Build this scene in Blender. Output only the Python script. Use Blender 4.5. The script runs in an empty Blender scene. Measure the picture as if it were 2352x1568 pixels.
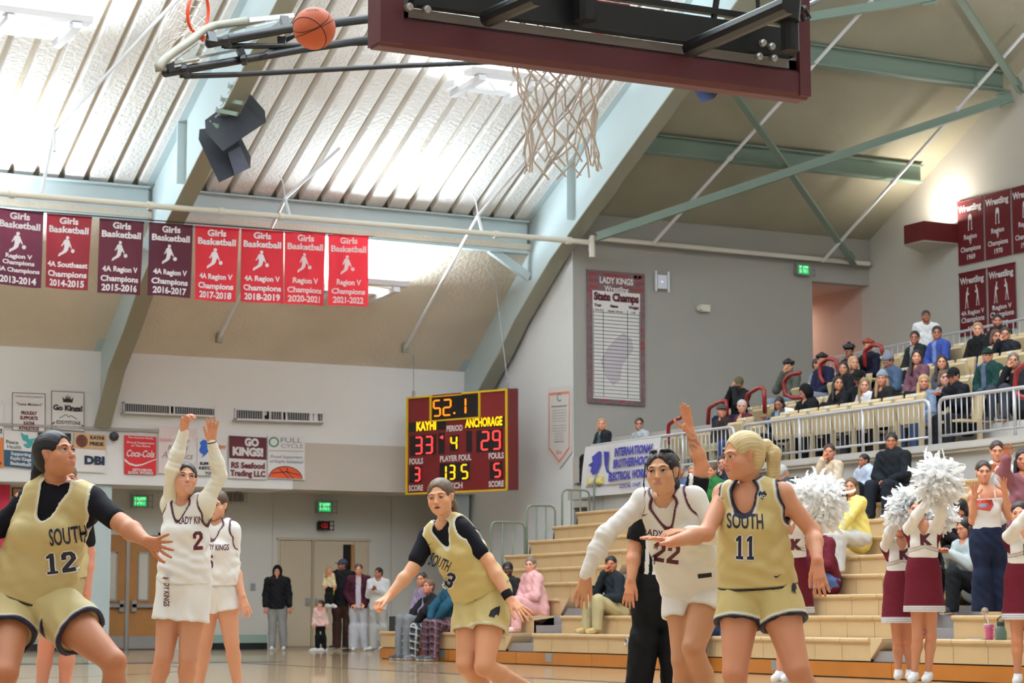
import bpy, bmesh, math, random
import numpy as np
from mathutils import Vector, Matrix
random.seed(7)
C = bpy.context.scene.collection
# ---------------------------------------------------------------- camera, world, light, exposure
FPX = 5150.0; CX = 1176.0; CY = 784.0; YAW = math.radians(27.5); PITCH = math.atan(631/5150); CAMH = 0.68
RV = Vector((math.cos(YAW), -math.sin(YAW), 0))
FV = Vector((math.sin(YAW)*math.cos(PITCH), math.cos(YAW)*math.cos(PITCH), math.sin(PITCH)))
UV = RV.cross(FV)
CAM = Vector((0, 0, CAMH))
cd = bpy.data.cameras.new('camera'); cam = bpy.data.objects.new('camera', cd); C.objects.link(cam)
cam.matrix_world = Matrix(((RV.x, UV.x, -FV.x, 0), (RV.y, UV.y, -FV.y, 0), (RV.z, UV.z, -FV.z, CAMH), (0, 0, 0, 1)))
cd.sensor_width = 36; cd.lens = 36*FPX/2352; cd.clip_end = 300
cd.dof.use_dof = True; cd.dof.focus_distance = 12.0; cd.dof.aperture_fstop = 9.0
bpy.context.scene.camera = cam
W = bpy.data.worlds.new('world'); bpy.context.scene.world = W; W.use_nodes = True
W.node_tree.nodes['Background'].inputs[0].default_value = (1, .96, .9, 1)
W.node_tree.nodes['Background'].inputs[1].default_value = 0.0
vs = bpy.context.scene.view_settings
vs.view_transform = 'Standard'; vs.look = 'None'; vs.gamma = 1.0; vs.use_curve_mapping = False
vs.exposure = 0.0
def area(name, loc, sx, sy, power, col=(1, .93, .84), down=True, rot=None):
    l = bpy.data.lights.new(name, 'AREA'); l.shape = 'RECTANGLE'; l.size = sx; l.size_y = sy; l.energy = power; l.color = col
    o = bpy.data.objects.new(name, l); C.objects.link(o); o.location = loc
    o.rotation_euler = rot if rot else ((0, 0, 0) if down else (math.pi, 0, 0))
    return o
GYM = 1.0
for gx in (-3, 5, 13, 21):
    for gy in (-4, 6, 16, 26):
        area('gym_lamp', (gx, gy, 12.6), 2.4, 1.2, {-3: 150, 5: 140, 13: 90, 21: 30}[gx]*GYM, (.80, .90, 1))  # unseen downward fill lights, added for general brightness
for gx in (1, 9.3, 17.3, 25):
    for gy in (4, 12, 20):
        area('gym_uplight', (gx, gy, 9.6), 2.0, 1.0, ({4: 350, 12: 750, 20: 2900}[gy]*(1.15 if gx < 15 else .55) if gx < 20 else 120)*GYM, (.74, .88, 1), down=False)
for gy in (22, 30): area('wall_uplight_far', (27.9, gy, 8.9), .6, .6, 35, (1, .94, .84), down=False)
# ---------------------------------------------------------------- pixel helpers (2352 x 1568 frame)
def ray(px, py):
    return FV + RV*((px-CX)/FPX) + UV*((CY-py)/FPX)
def at(px, py, D=None, X=None, Y=None, Z=None):
    d = ray(px, py)
    t = X/d.x if X is not None else Y/d.y if Y is not None else (Z-CAMH)/d.z if Z is not None else D
    return CAM + d*t
def onplane(px, py, p0, n):
    d = ray(px, py)
    return CAM + d*((Vector(p0)-CAM).dot(n)/d.dot(n))
# ---------------------------------------------------------------- materials
def lin(c):
    r = [(x/255/12.92 if x/255 <= .04045 else ((x/255+.055)/1.055)**2.4) for x in c[:3]]
    return (r[0], r[1], r[2], 1)
MATS = {}
def mat(name, c, rough=.6, metal=0, noise=0, nscale=8, bump=0, bscale=60, emit=0, alpha=1, coat=0, spec=.5):
    if name in MATS: return MATS[name]
    m = bpy.data.materials.new(name); m.use_nodes = True; nt = m.node_tree; b = nt.nodes['Principled BSDF']
    b.inputs['Base Color'].default_value = lin(c); b.inputs['Roughness'].default_value = rough; b.inputs['Metallic'].default_value = metal
    b.inputs['Specular IOR Level'].default_value = spec
    if coat: b.inputs['Coat Weight'].default_value = coat
    if emit:
        b.inputs['Emission Color'].default_value = lin(c); b.inputs['Emission Strength'].default_value = emit
    if alpha < 1: b.inputs['Alpha'].default_value = alpha
    if noise or bump:
        tc = nt.nodes.new('ShaderNodeTexCoord')
    if noise:
        n = nt.nodes.new('ShaderNodeTexNoise'); n.inputs['Scale'].default_value = nscale; n.inputs['Detail'].default_value = 4
        nt.links.new(tc.outputs['Object'], n.inputs['Vector'])
        r = nt.nodes.new('ShaderNodeMix'); r.data_type = 'RGBA'
        a = lin(c); r.inputs[6].default_value = (a[0]*(1-noise), a[1]*(1-noise), a[2]*(1-noise), 1)
        r.inputs[7].default_value = (min(1, a[0]*(1+noise)), min(1, a[1]*(1+noise)), min(1, a[2]*(1+noise)), 1)
        nt.links.new(n.outputs['Fac'], r.inputs[0]); nt.links.new(r.outputs[2], b.inputs['Base Color'])
    if bump:
        n2 = nt.nodes.new('ShaderNodeTexNoise'); n2.inputs['Scale'].default_value = bscale; n2.inputs['Detail'].default_value = 3
        nt.links.new(tc.outputs['Object'], n2.inputs['Vector'])
        bp = nt.nodes.new('ShaderNodeBump'); bp.inputs['Strength'].default_value = bump; bp.inputs['Distance'].default_value = .02
        nt.links.new(n2.outputs['Fac'], bp.inputs['Height']); nt.links.new(bp.outputs['Normal'], b.inputs['Normal'])
    MATS[name] = m
    return m
def vcmat(name, rough=.6, bump=0, bscale=60, spec=.5, sheen=0, sss=0):
    m = mat(name, (200, 200, 200), rough, bump=bump, bscale=bscale, spec=spec); nt = m.node_tree
    a = nt.nodes.new('ShaderNodeAttribute'); a.attribute_name = 'Col'
    b = nt.nodes['Principled BSDF']; nt.links.new(a.outputs['Color'], b.inputs['Base Color'])
    if sheen: b.inputs['Sheen Weight'].default_value = sheen
    if sss:
        b.inputs['Subsurface Weight'].default_value = sss; b.inputs['Subsurface Scale'].default_value = .02
    return m
# ---------------------------------------------------------------- mesh builder
class MB:
    def __init__(s): s.v = []; s.f = []
    def quad(s, a, b, c, d):
        n = len(s.v); s.v += [tuple(a), tuple(b), tuple(c), tuple(d)]; s.f.append((n, n+1, n+2, n+3)); return s
    def poly(s, pts, th):
        """flat polygon pts extruded by vector th"""
        n = len(s.v); k = len(pts); th = Vector(th)
        s.v += [tuple(Vector(p)) for p in pts] + [tuple(Vector(p)+th) for p in pts]
        s.f.append(tuple(range(n, n+k))); s.f.append(tuple(range(n+2*k-1, n+k-1, -1)))
        for i in range(k):
            j = (i+1) % k; s.f.append((n+j, n+i, n+k+i, n+k+j))
        return s
    def box(s, p, q):
        x0, y0, z0 = p; x1, y1, z1 = q
        return s.poly([(x0, y0, z0), (x1, y0, z0), (x1, y1, z0), (x0, y1, z0)], (0, 0, z1-z0))
    def bar(s, a, b, w, h, up=(0, 0, 1), ch=0):
        a = Vector(a); b = Vector(b); d = (b-a).normalized(); up = Vector(up)
        r = d.cross(up)
        if r.length < 1e-4: r = d.cross(Vector((1, 0, 0)))
        r.normalize(); u = r.cross(d).normalized()
        if ch: pr = [(-w/2+ch, -h/2), (w/2-ch, -h/2), (w/2, -h/2+ch), (w/2, h/2-ch), (w/2-ch, h/2), (-w/2+ch, h/2), (-w/2, h/2-ch), (-w/2, -h/2+ch)]
        else: pr = [(-w/2, -h/2), (w/2, -h/2), (w/2, h/2), (-w/2, h/2)]
        return s.poly([a+r*x+u*y for x, y in pr], b-a)
    def tube(s, pts, rad, n=8, closed=False, caps=True):
        pts = [Vector(p) for p in pts]; m = len(pts); base = len(s.v); ref = None
        rr = rad if isinstance(rad, (list, tuple)) else [rad]*m
        for i, p in enumerate(pts):
            if closed: d = pts[(i+1) % m]-pts[i-1]
            else: d = pts[min(i+1, m-1)]-pts[max(i-1, 0)]
            d.normalize()
            if ref is None:
                ref = d.cross(Vector((0, 0, 1)))
                if ref.length < .1: ref = d.cross(Vector((1, 0, 0)))
            ref = (ref-d*ref.dot(d)).normalized(); o = d.cross(ref)
            for k in range(n):
                t = 2*math.pi*k/n; s.v.append(tuple(p+ref*math.cos(t)*rr[i]+o*math.sin(t)*rr[i]))
        for i in range(m if closed else m-1):
            a = base+i*n; b = base+((i+1) % m)*n
            for k in range(n):
                l = (k+1) % n; s.f.append((a+k, a+l, b+l, b+k))
        if caps and not closed:
            s.f.append(tuple(base+k for k in range(n))[::-1]); s.f.append(tuple(base+(m-1)*n+k for k in range(n)))
        return s
    def lathe(s, prof, c=(0, 0, 0), n=24):
        base = len(s.v); c = Vector(c); m = len(prof)
        for r, z in prof:
            for k in range(n):
                t = 2*math.pi*k/n; s.v.append((c.x+r*math.cos(t), c.y+r*math.sin(t), c.z+z))
        for i in range(m-1):
            for k in range(n):
                l = (k+1) % n; s.f.append((base+i*n+k, base+i*n+l, base+(i+1)*n+l, base+(i+1)*n+k))
        return s
    def mesh(s, name, m, smooth=False):
        me = bpy.data.meshes.new(name); me.from_pydata(s.v, [], s.f); me.update()
        if m: me.materials.append(m)
        if smooth: me.polygons.foreach_set('use_smooth', [True]*len(me.polygons))
        return me
def link(name, me, parent=None, loc=None):
    o = bpy.data.objects.new(name, me); C.objects.link(o)
    if parent is not None: o.parent = parent
    if loc is not None: o.location = loc
    return o
def obj(name, mb, m, parent=None, smooth=False, label=None):
    """parts are written in world coordinates; a parented part is shifted into its parent's frame"""
    me = mb.mesh(name, m, smooth)
    o = link(name, me, parent)
    if parent is not None:
        off = root_loc(parent)
        if off.length > 0: me.transform(Matrix.Translation(-off))
    if label: o['label'] = label
    return o
def root_loc(p):
    v = Vector((0, 0, 0))
    while p is not None:
        v += p.location; p = p.parent
    return v
def tag(o, label, cat, group=None):
    o['label'] = label; o['category'] = cat
    if group: o['group'] = group
    return o
def thing(name, label, cat, loc, group=None):
    o = bpy.data.objects.new(name, None); C.objects.link(o); o.location = loc; o.empty_display_size = .1
    return tag(o, label, cat, group)
def struct(o): o['kind'] = 'structure'; return o
def stuff(o): o['kind'] = 'stuff'; return o
# ---------------------------------------------------------------- lettering
SEG = {}
def text_mesh(s, h, bold=0.0, sx=1.0, align='CENTER', cuts=0, spacing=1.0):
    """flat letters in the x,z plane, h = cap height, returned as (verts, faces)"""
    key = (s, round(h, 4), bold, sx, align, cuts, spacing)
    if key in SEG: return SEG[key]
    cu = bpy.data.curves.new('t', 'FONT'); cu.body = s; cu.size = h/.7; cu.align_x = align; cu.align_y = 'CENTER'; cu.offset = bold*h*.1
    cu.resolution_u = 3; cu.space_character = spacing; cu.dimensions = '2D'; cu.fill_mode = 'BOTH'; cu.space_line = 1.0
    o = bpy.data.objects.new('t', cu)
    me = bpy.data.meshes.new_from_object(o)
    if cuts:
        bm = bmesh.new(); bm.from_mesh(me)
        xs = [v.co.x for v in bm.verts]; ys = [v.co.y for v in bm.verts]
        for ax, lo, hi in ((0, min(xs), max(xs)), (1, min(ys), max(ys))):
            x = lo+cuts
            while x < hi:
                co = Vector((x, 0, 0)) if ax == 0 else Vector((0, x, 0)); no = Vector((1, 0, 0)) if ax == 0 else Vector((0, 1, 0))
                bmesh.ops.bisect_plane(bm, geom=bm.verts[:]+bm.edges[:]+bm.faces[:], plane_co=co, plane_no=no); x += cuts
        bm.to_mesh(me); bm.free()
    r = ([(v.co.x*sx, v.co.y) for v in me.vertices], [tuple(p.vertices) for p in me.polygons])
    bpy.data.objects.remove(o); bpy.data.curves.remove(cu); bpy.data.meshes.remove(me)
    SEG[key] = r
    return r
class Panel:
    """a flat quad in space with u,v in 0..1 (v up); decals are added a few mm in front"""
    def __init__(s, tl, tr, br, bl, front):
        s.tl, s.tr, s.br, s.bl = [Vector(p) for p in (tl, tr, br, bl)]; s.front = Vector(front).normalized()
        s.w = (s.tr-s.tl).length; s.h = (s.tl-s.bl).length; s.sag = None
    def p(s, u, v, off=0.0):
        a = s.tl.lerp(s.tr, u); b = s.bl.lerp(s.br, u); q = b.lerp(a, v)
        if s.sag: q = q+s.front*s.sag(u, v)
        return q+s.front*off
    def text(s, mb, t, u, v, h, bold=.3, sx=1.0, off=.004, align='CENTER', fit=None, spacing=1.0, cuts=0, slant=0):
        vs, fs = text_mesh(t, 1.0, bold, 1.0, align, cuts, spacing)
        if fit and vs:
            wd = max(x for x, y in vs)-min(x for x, y in vs); sx = fit*s.w/(h*s.h*wd)
        n = len(mb.v)
        for x, y in vs:
            mb.v.append(tuple(s.p(u+(x+y*slant)*h*s.h*sx/s.w, v+y*h, off)))
        mb.f += [tuple(n+i for i in f) for f in fs]
    def rect(s, mb, u0, v0, u1, v1, off=.003):
        mb.quad(s.p(u0, v0, off), s.p(u1, v0, off), s.p(u1, v1, off), s.p(u0, v1, off))
    def pg(s, mb, pts, off=.003):
        n = len(mb.v); mb.v += [tuple(s.p(u, v, off)) for u, v in pts]; mb.f.append(tuple(range(n, n+len(pts))))
    def ell(s, mb, u, v, ru, rv, off=.003, n=20, a0=0, a1=360, w=None):
        k = [(math.radians(a0+(a1-a0)*i/n)) for i in range(n+1)]
        if w is None: s.pg(mb, [(u+ru*math.cos(t), v+rv*math.sin(t)) for t in (k[:-1] if a1-a0 >= 360 else k)], off)
        else:
            for a, b in zip(k[:-1], k[1:]):
                s.pg(mb, [(u+ru*math.cos(a), v+rv*math.sin(a)), (u+ru*math.cos(b), v+rv*math.sin(b)), (u+ru*w*math.cos(b), v+rv*w*math.sin(b)), (u+ru*w*math.cos(a), v+rv*w*math.sin(a))], off)
def wall_panel(px, Y, off=.03):
    """px = (x0,yTop0,x1,yTop1,yBot1,yBot0) corners in the photograph on the plane Y"""
    x0, a0, x1, a1, b1, b0 = px
    return Panel(at(x0, a0, Y=Y-off), at(x1, a1, Y=Y-off), at(x1, b1, Y=Y-off), at(x0, b0, Y=Y-off), (0, -1, 0))
def board(name, label, cat, P, base, th=.02, group=None):
    t = thing(name, label, cat, P.p(.5, 0), group)
    mb = MB(); mb.poly([P.p(0, 0), P.p(1, 0), P.p(1, 1), P.p(0, 1)], -P.front*th)
    obj('sheet', mb, base, t)
    return t
# ================================================================ the hall
YB = 43.0; YL = 44.5; XS = 21.5; YG = 38.7; XR = 28.8; XL = -14.0; YF = -9.0
def zup(y): return 8.66+(40.05-y)*.49
def zlow(y): return 5.9+(43-y)*.723
def zrt(y): return 8.66+(38.75-y)*.52
M_white = mat('painted_wall_warm', (236, 234, 232), .8, noise=.03, nscale=.6, bump=.05, bscale=30)
M_greige = mat('painted_wall_greige', (166, 162, 155), .8, noise=.03, nscale=.5, bump=.05, bscale=30)
M_grey = mat('painted_block_grey', (204, 200, 192), .8, noise=.03, nscale=.5)
M_side = mat('painted_wall_side', (236, 238, 240), .8, noise=.03, nscale=.5)
M_band = mat('painted_band', (196, 184, 172), .8, noise=.03, nscale=.6)
M_pink = mat('corridor_wall_pinkish', (206, 180, 168), .8, noise=.02)
M_tan = mat('sprayed_insulation_tan', (220, 208, 190), .95, noise=.12, nscale=.9, bump=.7, bscale=14)
M_tan2 = mat('sprayed_insulation_ochre', (160, 154, 134), .95, noise=.14, nscale=.8, bump=.3, bscale=10)
M_strip = mat('textured_ceiling_strip', (232, 228, 224), .9, noise=.04, nscale=3, bump=1.0, bscale=16)
M_groove = mat('ceiling_groove', (196, 180, 154), .9)
M_teal = mat('pale_teal_paint', (190, 204, 206), .45, noise=.03, nscale=2)
M_teal2 = mat('flange_paint', (150, 148, 132), .5)  # teal steel browned by the floor's warm reflection, put into the colour
M_purlin = mat('purlin_paint', (124, 142, 128), .5)
M_cream = mat('cream_pipe', (226, 220, 206), .4)
M_wht = mat('white_enamel', (236, 236, 240), .45)
M_black = mat('black_paint', (24, 26, 28), .45)
M_dark = mat('dark_void', (20, 20, 20), .9)
# floor
fm = mat('maple_court_floor', (205, 160, 104), .16, coat=.35)
nt = fm.node_tree; b = nt.nodes['Principled BSDF']; tc = nt.nodes.new('ShaderNodeTexCoord')
br = nt.nodes.new('ShaderNodeTexBrick'); mp = nt.nodes.new('ShaderNodeMapping'); mp.inputs['Rotation'].default_value = (0, 0, math.radians(90))
nt.links.new(tc.outputs['Object'], mp.inputs[0]); nt.links.new(mp.outputs[0], br.inputs[0])
br.inputs['Scale'].default_value = 1; br.inputs['Brick Width'].default_value = 1.3; br.inputs['Row Height'].default_value = .06; br.inputs['Mortar Size'].default_value = .0015
br.inputs['Color1'].default_value = lin((190, 166, 132)); br.inputs['Color2'].default_value = lin((176, 148, 112)); br.inputs['Mortar'].default_value = lin((140, 100, 60))
nt.links.new(br.outputs['Color'], b.inputs['Base Color'])
nn = nt.nodes.new('ShaderNodeTexNoise'); nn.inputs['Scale'].default_value = 1.2; bp = nt.nodes.new('ShaderNodeBump'); bp.inputs['Strength'].default_value = .06; bp.inputs['Distance'].default_value = .05
nt.links.new(tc.outputs['Object'], nn.inputs[0]); nt.links.new(nn.outputs['Fac'], bp.inputs['Height']); nt.links.new(bp.outputs[0], b.inputs['Normal'])
o = struct(obj('floor', MB().box((XL, YF, -.2), (XR+2, YL+.3, 0)), fm))
BX, BY = 4.18, 7.3     # centre of the near backboard
mb = MB(); z = .003
Mnavy = mat('court_line_navy', (44, 52, 78), .2, coat=.3); Mmar = mat('court_paint_maroon', (110, 32, 40), .2, coat=.3); Mwh = mat('court_line_white', (225, 220, 210), .2, coat=.3)
y0 = BY-1.22; y1 = y0+25.6; xa = BX-7.62; xb = BX+7.62
def frect(m_, x0, y0_, x1, y1_): m_.quad((x0, y0_, z), (x1, y0_, z), (x1, y1_, z), (x0, y1_, z))
frect(mb, xa-.9, y1, xb+.9, y1+.9)
frect(mb, xa-.1, y0, xa, y1); frect(mb, xb, y0, xb+.1, y1)
o = obj('court_line', mb, Mnavy); struct(o); o['label'] = 'navy painted boundary of the basketball court'
mb = MB()
for yy in (y0+5.8, y1-5.85, (y0+y1)/2): frect(mb, BX-1.83 if yy != (y0+y1)/2 else xa, yy, BX+1.83 if yy != (y0+y1)/2 else xb, yy+.05)
for q in (BX-1.88, BX+1.83): frect(mb, q, y0, q+.05, y0+5.8); frect(mb, q, y1-5.8, q+.05, y1)
for cy_, s_ in ((y0+1.6, 1), (y1-1.6, -1)):
    for i in range(40):
        a = math.pi*i/40; c_ = math.pi*(i+1)/40
        mb.quad((BX+6.02*math.cos(a), cy_+s_*6.02*math.sin(a), z), (BX+6.07*math.cos(a), cy_+s_*6.07*math.sin(a), z), (BX+6.07*math.cos(c_), cy_+s_*6.07*math.sin(c_), z), (BX+6.02*math.cos(c_), cy_+s_*6.02*math.sin(c_), z))
o = obj('court_marking', mb, Mmar); struct(o); o['label'] = 'maroon lane and arc lines painted on the court'
# walls
mb = MB(); mb.box((XL, YB, 3.27), (17.3, YL+.3, 6.0)); mb.box((17.3, YB, 4.24), (XS, YL+.3, 6.0))
wb = struct(obj('wall_back', mb, M_white))
mb = MB(); mb.box((17.3, YB-.01, 3.27), (XS, YL+.25, 4.24)); obj('painted_band', mb, M_band, wb)
mb = MB(); mb.box((XL, YB-.06, 4.33), (14.4, YB, 4.39)); obj('ledge', mb, M_greige, wb)
mb = MB(); mb.box((XL, YL, 0), (XS+.2, YL+.3, 3.27))
wl = struct(obj('wall_lower', mb, M_grey)); wl['label'] = 'recessed lower back wall under the overhang'
mb = MB()
for x in (15.6, 17.45, 20.2): mb.box((x, YL-.012, .26), (x+.02, YL, 3.27))
obj('wall_joint', mb, M_band, wl)
o = struct(obj('baseboard_back', MB().box((XL, YL-.05, .13), (13.6, YL, .3)).box((15.6, YL-.05, .13), (17.35, YL, .3)).box((19.95, YL-.05, .13), (XS, YL, .3)), mat('baseboard_teal', (150, 172, 158), .5)))
for a_, b_ in ((XL, 13.6), (15.6, 17.35), (19.95, XS)): obj('kick_strip', MB().box((a_, YL-.06, 0), (b_, YL, .13)), M_black, o)
o = struct(obj('wall_side', MB().box((XS, YG+.004, 0), (XS+.25, YL+.3, 9.3)), M_side)); o['label'] = 'short pale side wall between the scoreboard corner and the stands'
o = struct(obj('wall_stands', MB().box((XS+.02, YG+.001, 0), (27.3, YG+.3, 9.4)).box((27.3, YG+.001, 7.72), (XR, YG+.3, 9.4)), M_greige)); o['label'] = 'greige wall behind the far end of the stands'
mb = MB(); mb.box((XS, YG-.14, 8.14), (XR, YG, 8.22)); mb.box((XS, YG-.05, 8.22), (XR, YG, 8.7)); o = struct(obj('trim_1', mb, M_greige)); o['label'] = 'greige fascia beam along the top of the wall behind the stands'
o = struct(obj('wall_right', MB().box((XR, YF, 0), (XR+.25, YG+.3, 14.8)), M_grey))
o = struct(obj('wall_corridor', MB().box((XR, YG+.3, 0), (XR+.25, YG+6, 7.8)).box((27.05, YG+.3, 2), (27.3, YG+6, 7.8)).box((27.3, YG+6, 2), (XR, YG+6.2, 7.8)).box((27.3, YG+.3, 7.72), (XR, YG+6, 7.9)), M_pink))
o['label'] = 'pinkish corridor opening off the top of the stands'
area('corridor_downlight', (28.2, YG+3, 7.6), .25, .25, 40, (1, .82, .68))
o = struct(obj('corridor_floor', MB().box((27.3, YG, 3.9), (XR, YG+6, 4.0)), M_greige))
o = struct(obj('wall_left', MB().box((XL-.25, YF, 0), (XL, YL, 14.8)), M_grey))
o = struct(obj('wall_front', MB().box((XL, YF-.25, 0), (XR, YF, 14.8)), M_grey))
# ceiling: ribbed deck in bays, smooth soffits
cl = struct(obj('ceiling', MB().poly([(XL, 28, zup(28)+.13), (21.4, 28, zup(28)+.13), (21.4, 40.3, zup(40.3)+.13), (XL, 40.3, zup(40.3)+.13)], (0, 0, .1)), M_groove))
obj('flat_deck', MB().box((XL, YF, zup(28)+.13), (XR, 28, zup(28)+.3)), M_strip, cl)
pitch = .472
def strip_mesh():
    w = pitch-.11; pr = [(-w/2-.015, .13), (-w/2, .015), (-w/2+.02, 0), (w/2-.02, 0), (w/2, .015), (w/2+.015, .13)]
    mb = MB(); n = 16; L0, L1 = 28.0, 39.95
    for i in range(n+1):
        y = L0+(L1-L0)*i/n
        for x, dz in pr: mb.v.append((x, y, zup(y)+dz))
    k = len(pr)
    for i in range(n):
        for j in range(k-1): mb.f.append((i*k+j, i*k+j+1, (i+1)*k+j+1, (i+1)*k+j))
    mb.f.append(tuple(n*k+j for j in range(k))); mb.f.append(tuple(range(k))[::-1])
    return mb.mesh('ceiling_panel', M_strip)
sm = strip_mesh()
def bay(xa, xb, off=0):
    x = xa+off-pitch/2
    while x < xb+.2:
        if x > xa-.1: link('ceiling_panel', sm, cl, (x, 0, 0))
        x += pitch
bay(5.2, 13.0, .08); bay(13.38, 21.1, .34); bay(-3.0, 4.9)
mb = MB(); mb.poly([(XL, 39.95, zlow(39.95)), (XS+.1, 39.95, zlow(39.95)), (XS+.1, YB+.05, zlow(YB+.05)), (XL, YB+.05, zlow(YB+.05))], (0, 0, .12))
obj('sloped_soffit', mb, M_tan, cl)
mb = MB(); mb.poly([(21.3, 28, zrt(28)), (XR+.1, 28, zrt(28)), (XR+.1, YG+.1, zrt(YG+.1)), (21.3, YG+.1, zrt(YG+.1))], (0, 0, .12))
obj('smooth_soffit', mb, M_tan2, cl)
# rafters: web, flanges, knee stiffeners
def rafter(X, label):
    t = thing('roof_rafter', label, 'rafter', (X, YB, 4.3), 'tapering teal steel roof frames')
    top = [(28, zup(28)-.02), (40.05, zup(40.05)-.02), (40.2, 8.05), (43.0, zlow(43.0)), (YB, 4.4)]
    bot = [(YB-.12, 4.4), (42.0, 5.45), (41.1, 6.1), (40.4, 6.7), (38.85, 7.76), (37.6, 8.42), (33.5, 10.56), (28, 13.45)]
    top[3] = (YB-.02, 5.9); top[4] = (YB-.02, 4.4)
    obj('web', MB().poly([(X-.02, y, z_) for y, z_ in top+bot], (.04, 0, 0)), M_teal, t)
    mb = MB()
    for (a, b_) in zip(bot[:-1], bot[1:]):
        mb.poly([(X-.17, a[0], a[1]), (X+.17, a[0], a[1]), (X+.17, b_[0], b_[1]), (X-.17, b_[0], b_[1])], (0, 0, -.03))
    obj('bottom_flange', mb, M_teal2, t)
    mb = MB()
    for (a, b_) in zip(top[:-2], top[1:-1]):
        mb.poly([(X-.17, a[0], a[1]), (X+.17, a[0], a[1]), (X+.17, b_[0], b_[1]), (X-.17, b_[0], b_[1])], (0, 0, .02))
    obj('top_flange', mb, M_teal, t)
    for s_ in (-1, 1):
        obj('stiffener', MB().box((X+s_*.02, 38.15, zup(38.15)-1.15), (X+s_*.17, 38.19, zup(38.15)-.03)), M_teal, t)
    for s_ in (-1, 1):   # knee braces down from the purlin
        obj('knee_brace', MB().bar((X+s_*.95, 40.05, 8.1), (X+s_*.05, 40.0, 7.55), .14, .16), M_teal, t)
    return t
rafter(13.2, 'teal steel roof rafter at left behind the championship banners')
rafter(21.25, 'teal steel roof rafter right of the banners, above the scoreboard')
rafter(5.15, 'teal steel roof rafter beyond the left edge of the view')
# purlins at the knee (I beam along X)
def ibeam(name, label, cat, a, b_, h_, w_, m_, group=None, mw=None):
    a = Vector(a); b_ = Vector(b_); t = thing(name, label, cat, a, group); up = Vector((0, 0, 1))
    obj('web', MB().bar(a, b_, .03, h_), mw or m_, t)
    obj('flange', MB().bar(a+up*(h_/2), b_+up*(h_/2), w_, .03), m_, t)
    obj('flange', MB().bar(a-up*(h_/2), b_-up*(h_/2), w_, .03), m_, t)
    return t
for xa_, xb_, nm in ((5.2, 13.1, 'left of the first rafter'), (13.3, 21.15, 'between two rafters')):
    ibeam('roof_purlin', 'pale teal purlin at the ribbed ceiling, '+nm, 'beam', (xa_, 39.98, 8.35), (xb_, 39.98, 8.35), .64, .26, M_teal)
# purlins and braces under the right hand roof
def roofpt(px, py, dz=.3): return onplane(px, py, (25, 38.75, 8.66-dz), (0, .52, 1))
for (a, b_, nm, h_) in (((1490, 322), (2140, 412), 'lower green purlin under the tan roof at right', .34), ((1700, 100), (2330, 196), 'middle green purlin under the tan roof at right', .36)):
    A = roofpt(*a, .2); B = roofpt(*b_, .2)
    ym = (A.y+B.y)/2; A.x = 21.3; B.x = XR-.4; A.y = B.y = ym; A.z = B.z = zrt(ym)-.2
    ibeam('roof_purlin', nm, 'beam', A, B, h_, .26, M_purlin)
for (a, b_, nm, w_) in (((1365, 545), (2326, 222), 'green diagonal brace rising to the right under the tan roof', .16), ((1690, 212), (1962, 602), 'green diagonal brace dropping to the fascia', .13),
                        ((1850, 40), (2150, -10), 'green brace at the top beside the backboard', .16), ((2205, -10), (2345, 205), 'green brace in the top right corner', .14)):
    A = roofpt(*a, .5); B = roofpt(*b_, .5)
    if b_[0] == 1962: B = at(*b_, Y=YG-.25)
    if a[0] == 1365: A = at(1372, 542, X=21.5)
    B.x = min(B.x, XR-.1)
    t = thing('roof_brace', nm, 'brace', A)
    obj('web', MB().bar(A, B, .03, w_), M_purlin, t); obj('flange', MB().bar(A-Vector((0, 0, w_/2)), B-Vector((0, 0, w_/2)), w_, .025), M_purlin, t)
    obj('gusset', MB().bar(B-(B-A).normalized()*.3, B, .04, w_*1.8), M_purlin, t)
# the long cream pipe on the knee line, with V hangers and branch pipes
t = thing('sprinkler_main', 'cream sprinkler main running across below the ribbed ceiling', 'pipe', at(1350, 553, Y=38.1))
A = at(-30, 441, Y=38.1); B = at(1352, 556, Y=38.1)
obj('pipe', MB().tube([A, B], .055, 12), M_cream, t)
for px in (20, 310, 465, 600, 1115, 1300):
    f_ = (px+30)/1382; c_ = A.lerp(B, f_); obj('coupling', MB().tube([c_-Vector((.05, 0, 0)), c_+Vector((.05, 0, 0))], .075, 12), M_cream, t)
obj('elbow', MB().tube([B, B+Vector((.05, -.05, .12)), B+Vector((.05, -.05, -.3))], .06, 10), M_cream, t)
for (a, b_, c_, nm) in (((405, 0), (125, 300), (95, 445), 'left'), ((780, 340), (655, 455), (505, 775), 'middle'), ((1300, 260), (1098, 495), (932, 798), 'right')):
    t = thing('sprinkler_branch', 'thin white sprinkler branch pipe and hanger, '+{'left': 'above the first banner', 'middle': 'above the red banners', 'right': 'left of the scoreboard rafter'}[nm], 'pipe', at(*b_, Y=38.3))
    P1 = onplane(*a, (0, 40.05, zup(40.05)-.25), (0, .49, 1)) if nm != 'middle' else at(*a, Y=38.0); P2 = at(*b_, Y=38.3)
    zc = lambda q: onplane(*q, (0, 43, 5.9-.12), (0, .723, 1))
    P3 = zc(c_) if nm != 'left' else at(*c_, Y=38.1)
    obj('pipe', MB().tube([P1, P2, P3], .032, 8), M_wht, t)
    obj('hanger', MB().tube([P2, at(b_[0]+(12 if nm != 'left' else 0), b_[1]+48, Y=38.1)], .03, 8), M_wht, t)
    obj('hook', MB().tube([P2, P2+Vector((-.05, 0, .3)), P2+Vector((-.12, 0, .42))], .012, 6), M_wht, t)
    if nm != 'left': obj('bracket', MB().box(P3-Vector((.06, .02, .1)), P3+Vector((.06, .1, .1))), M_teal2, t)
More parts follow.
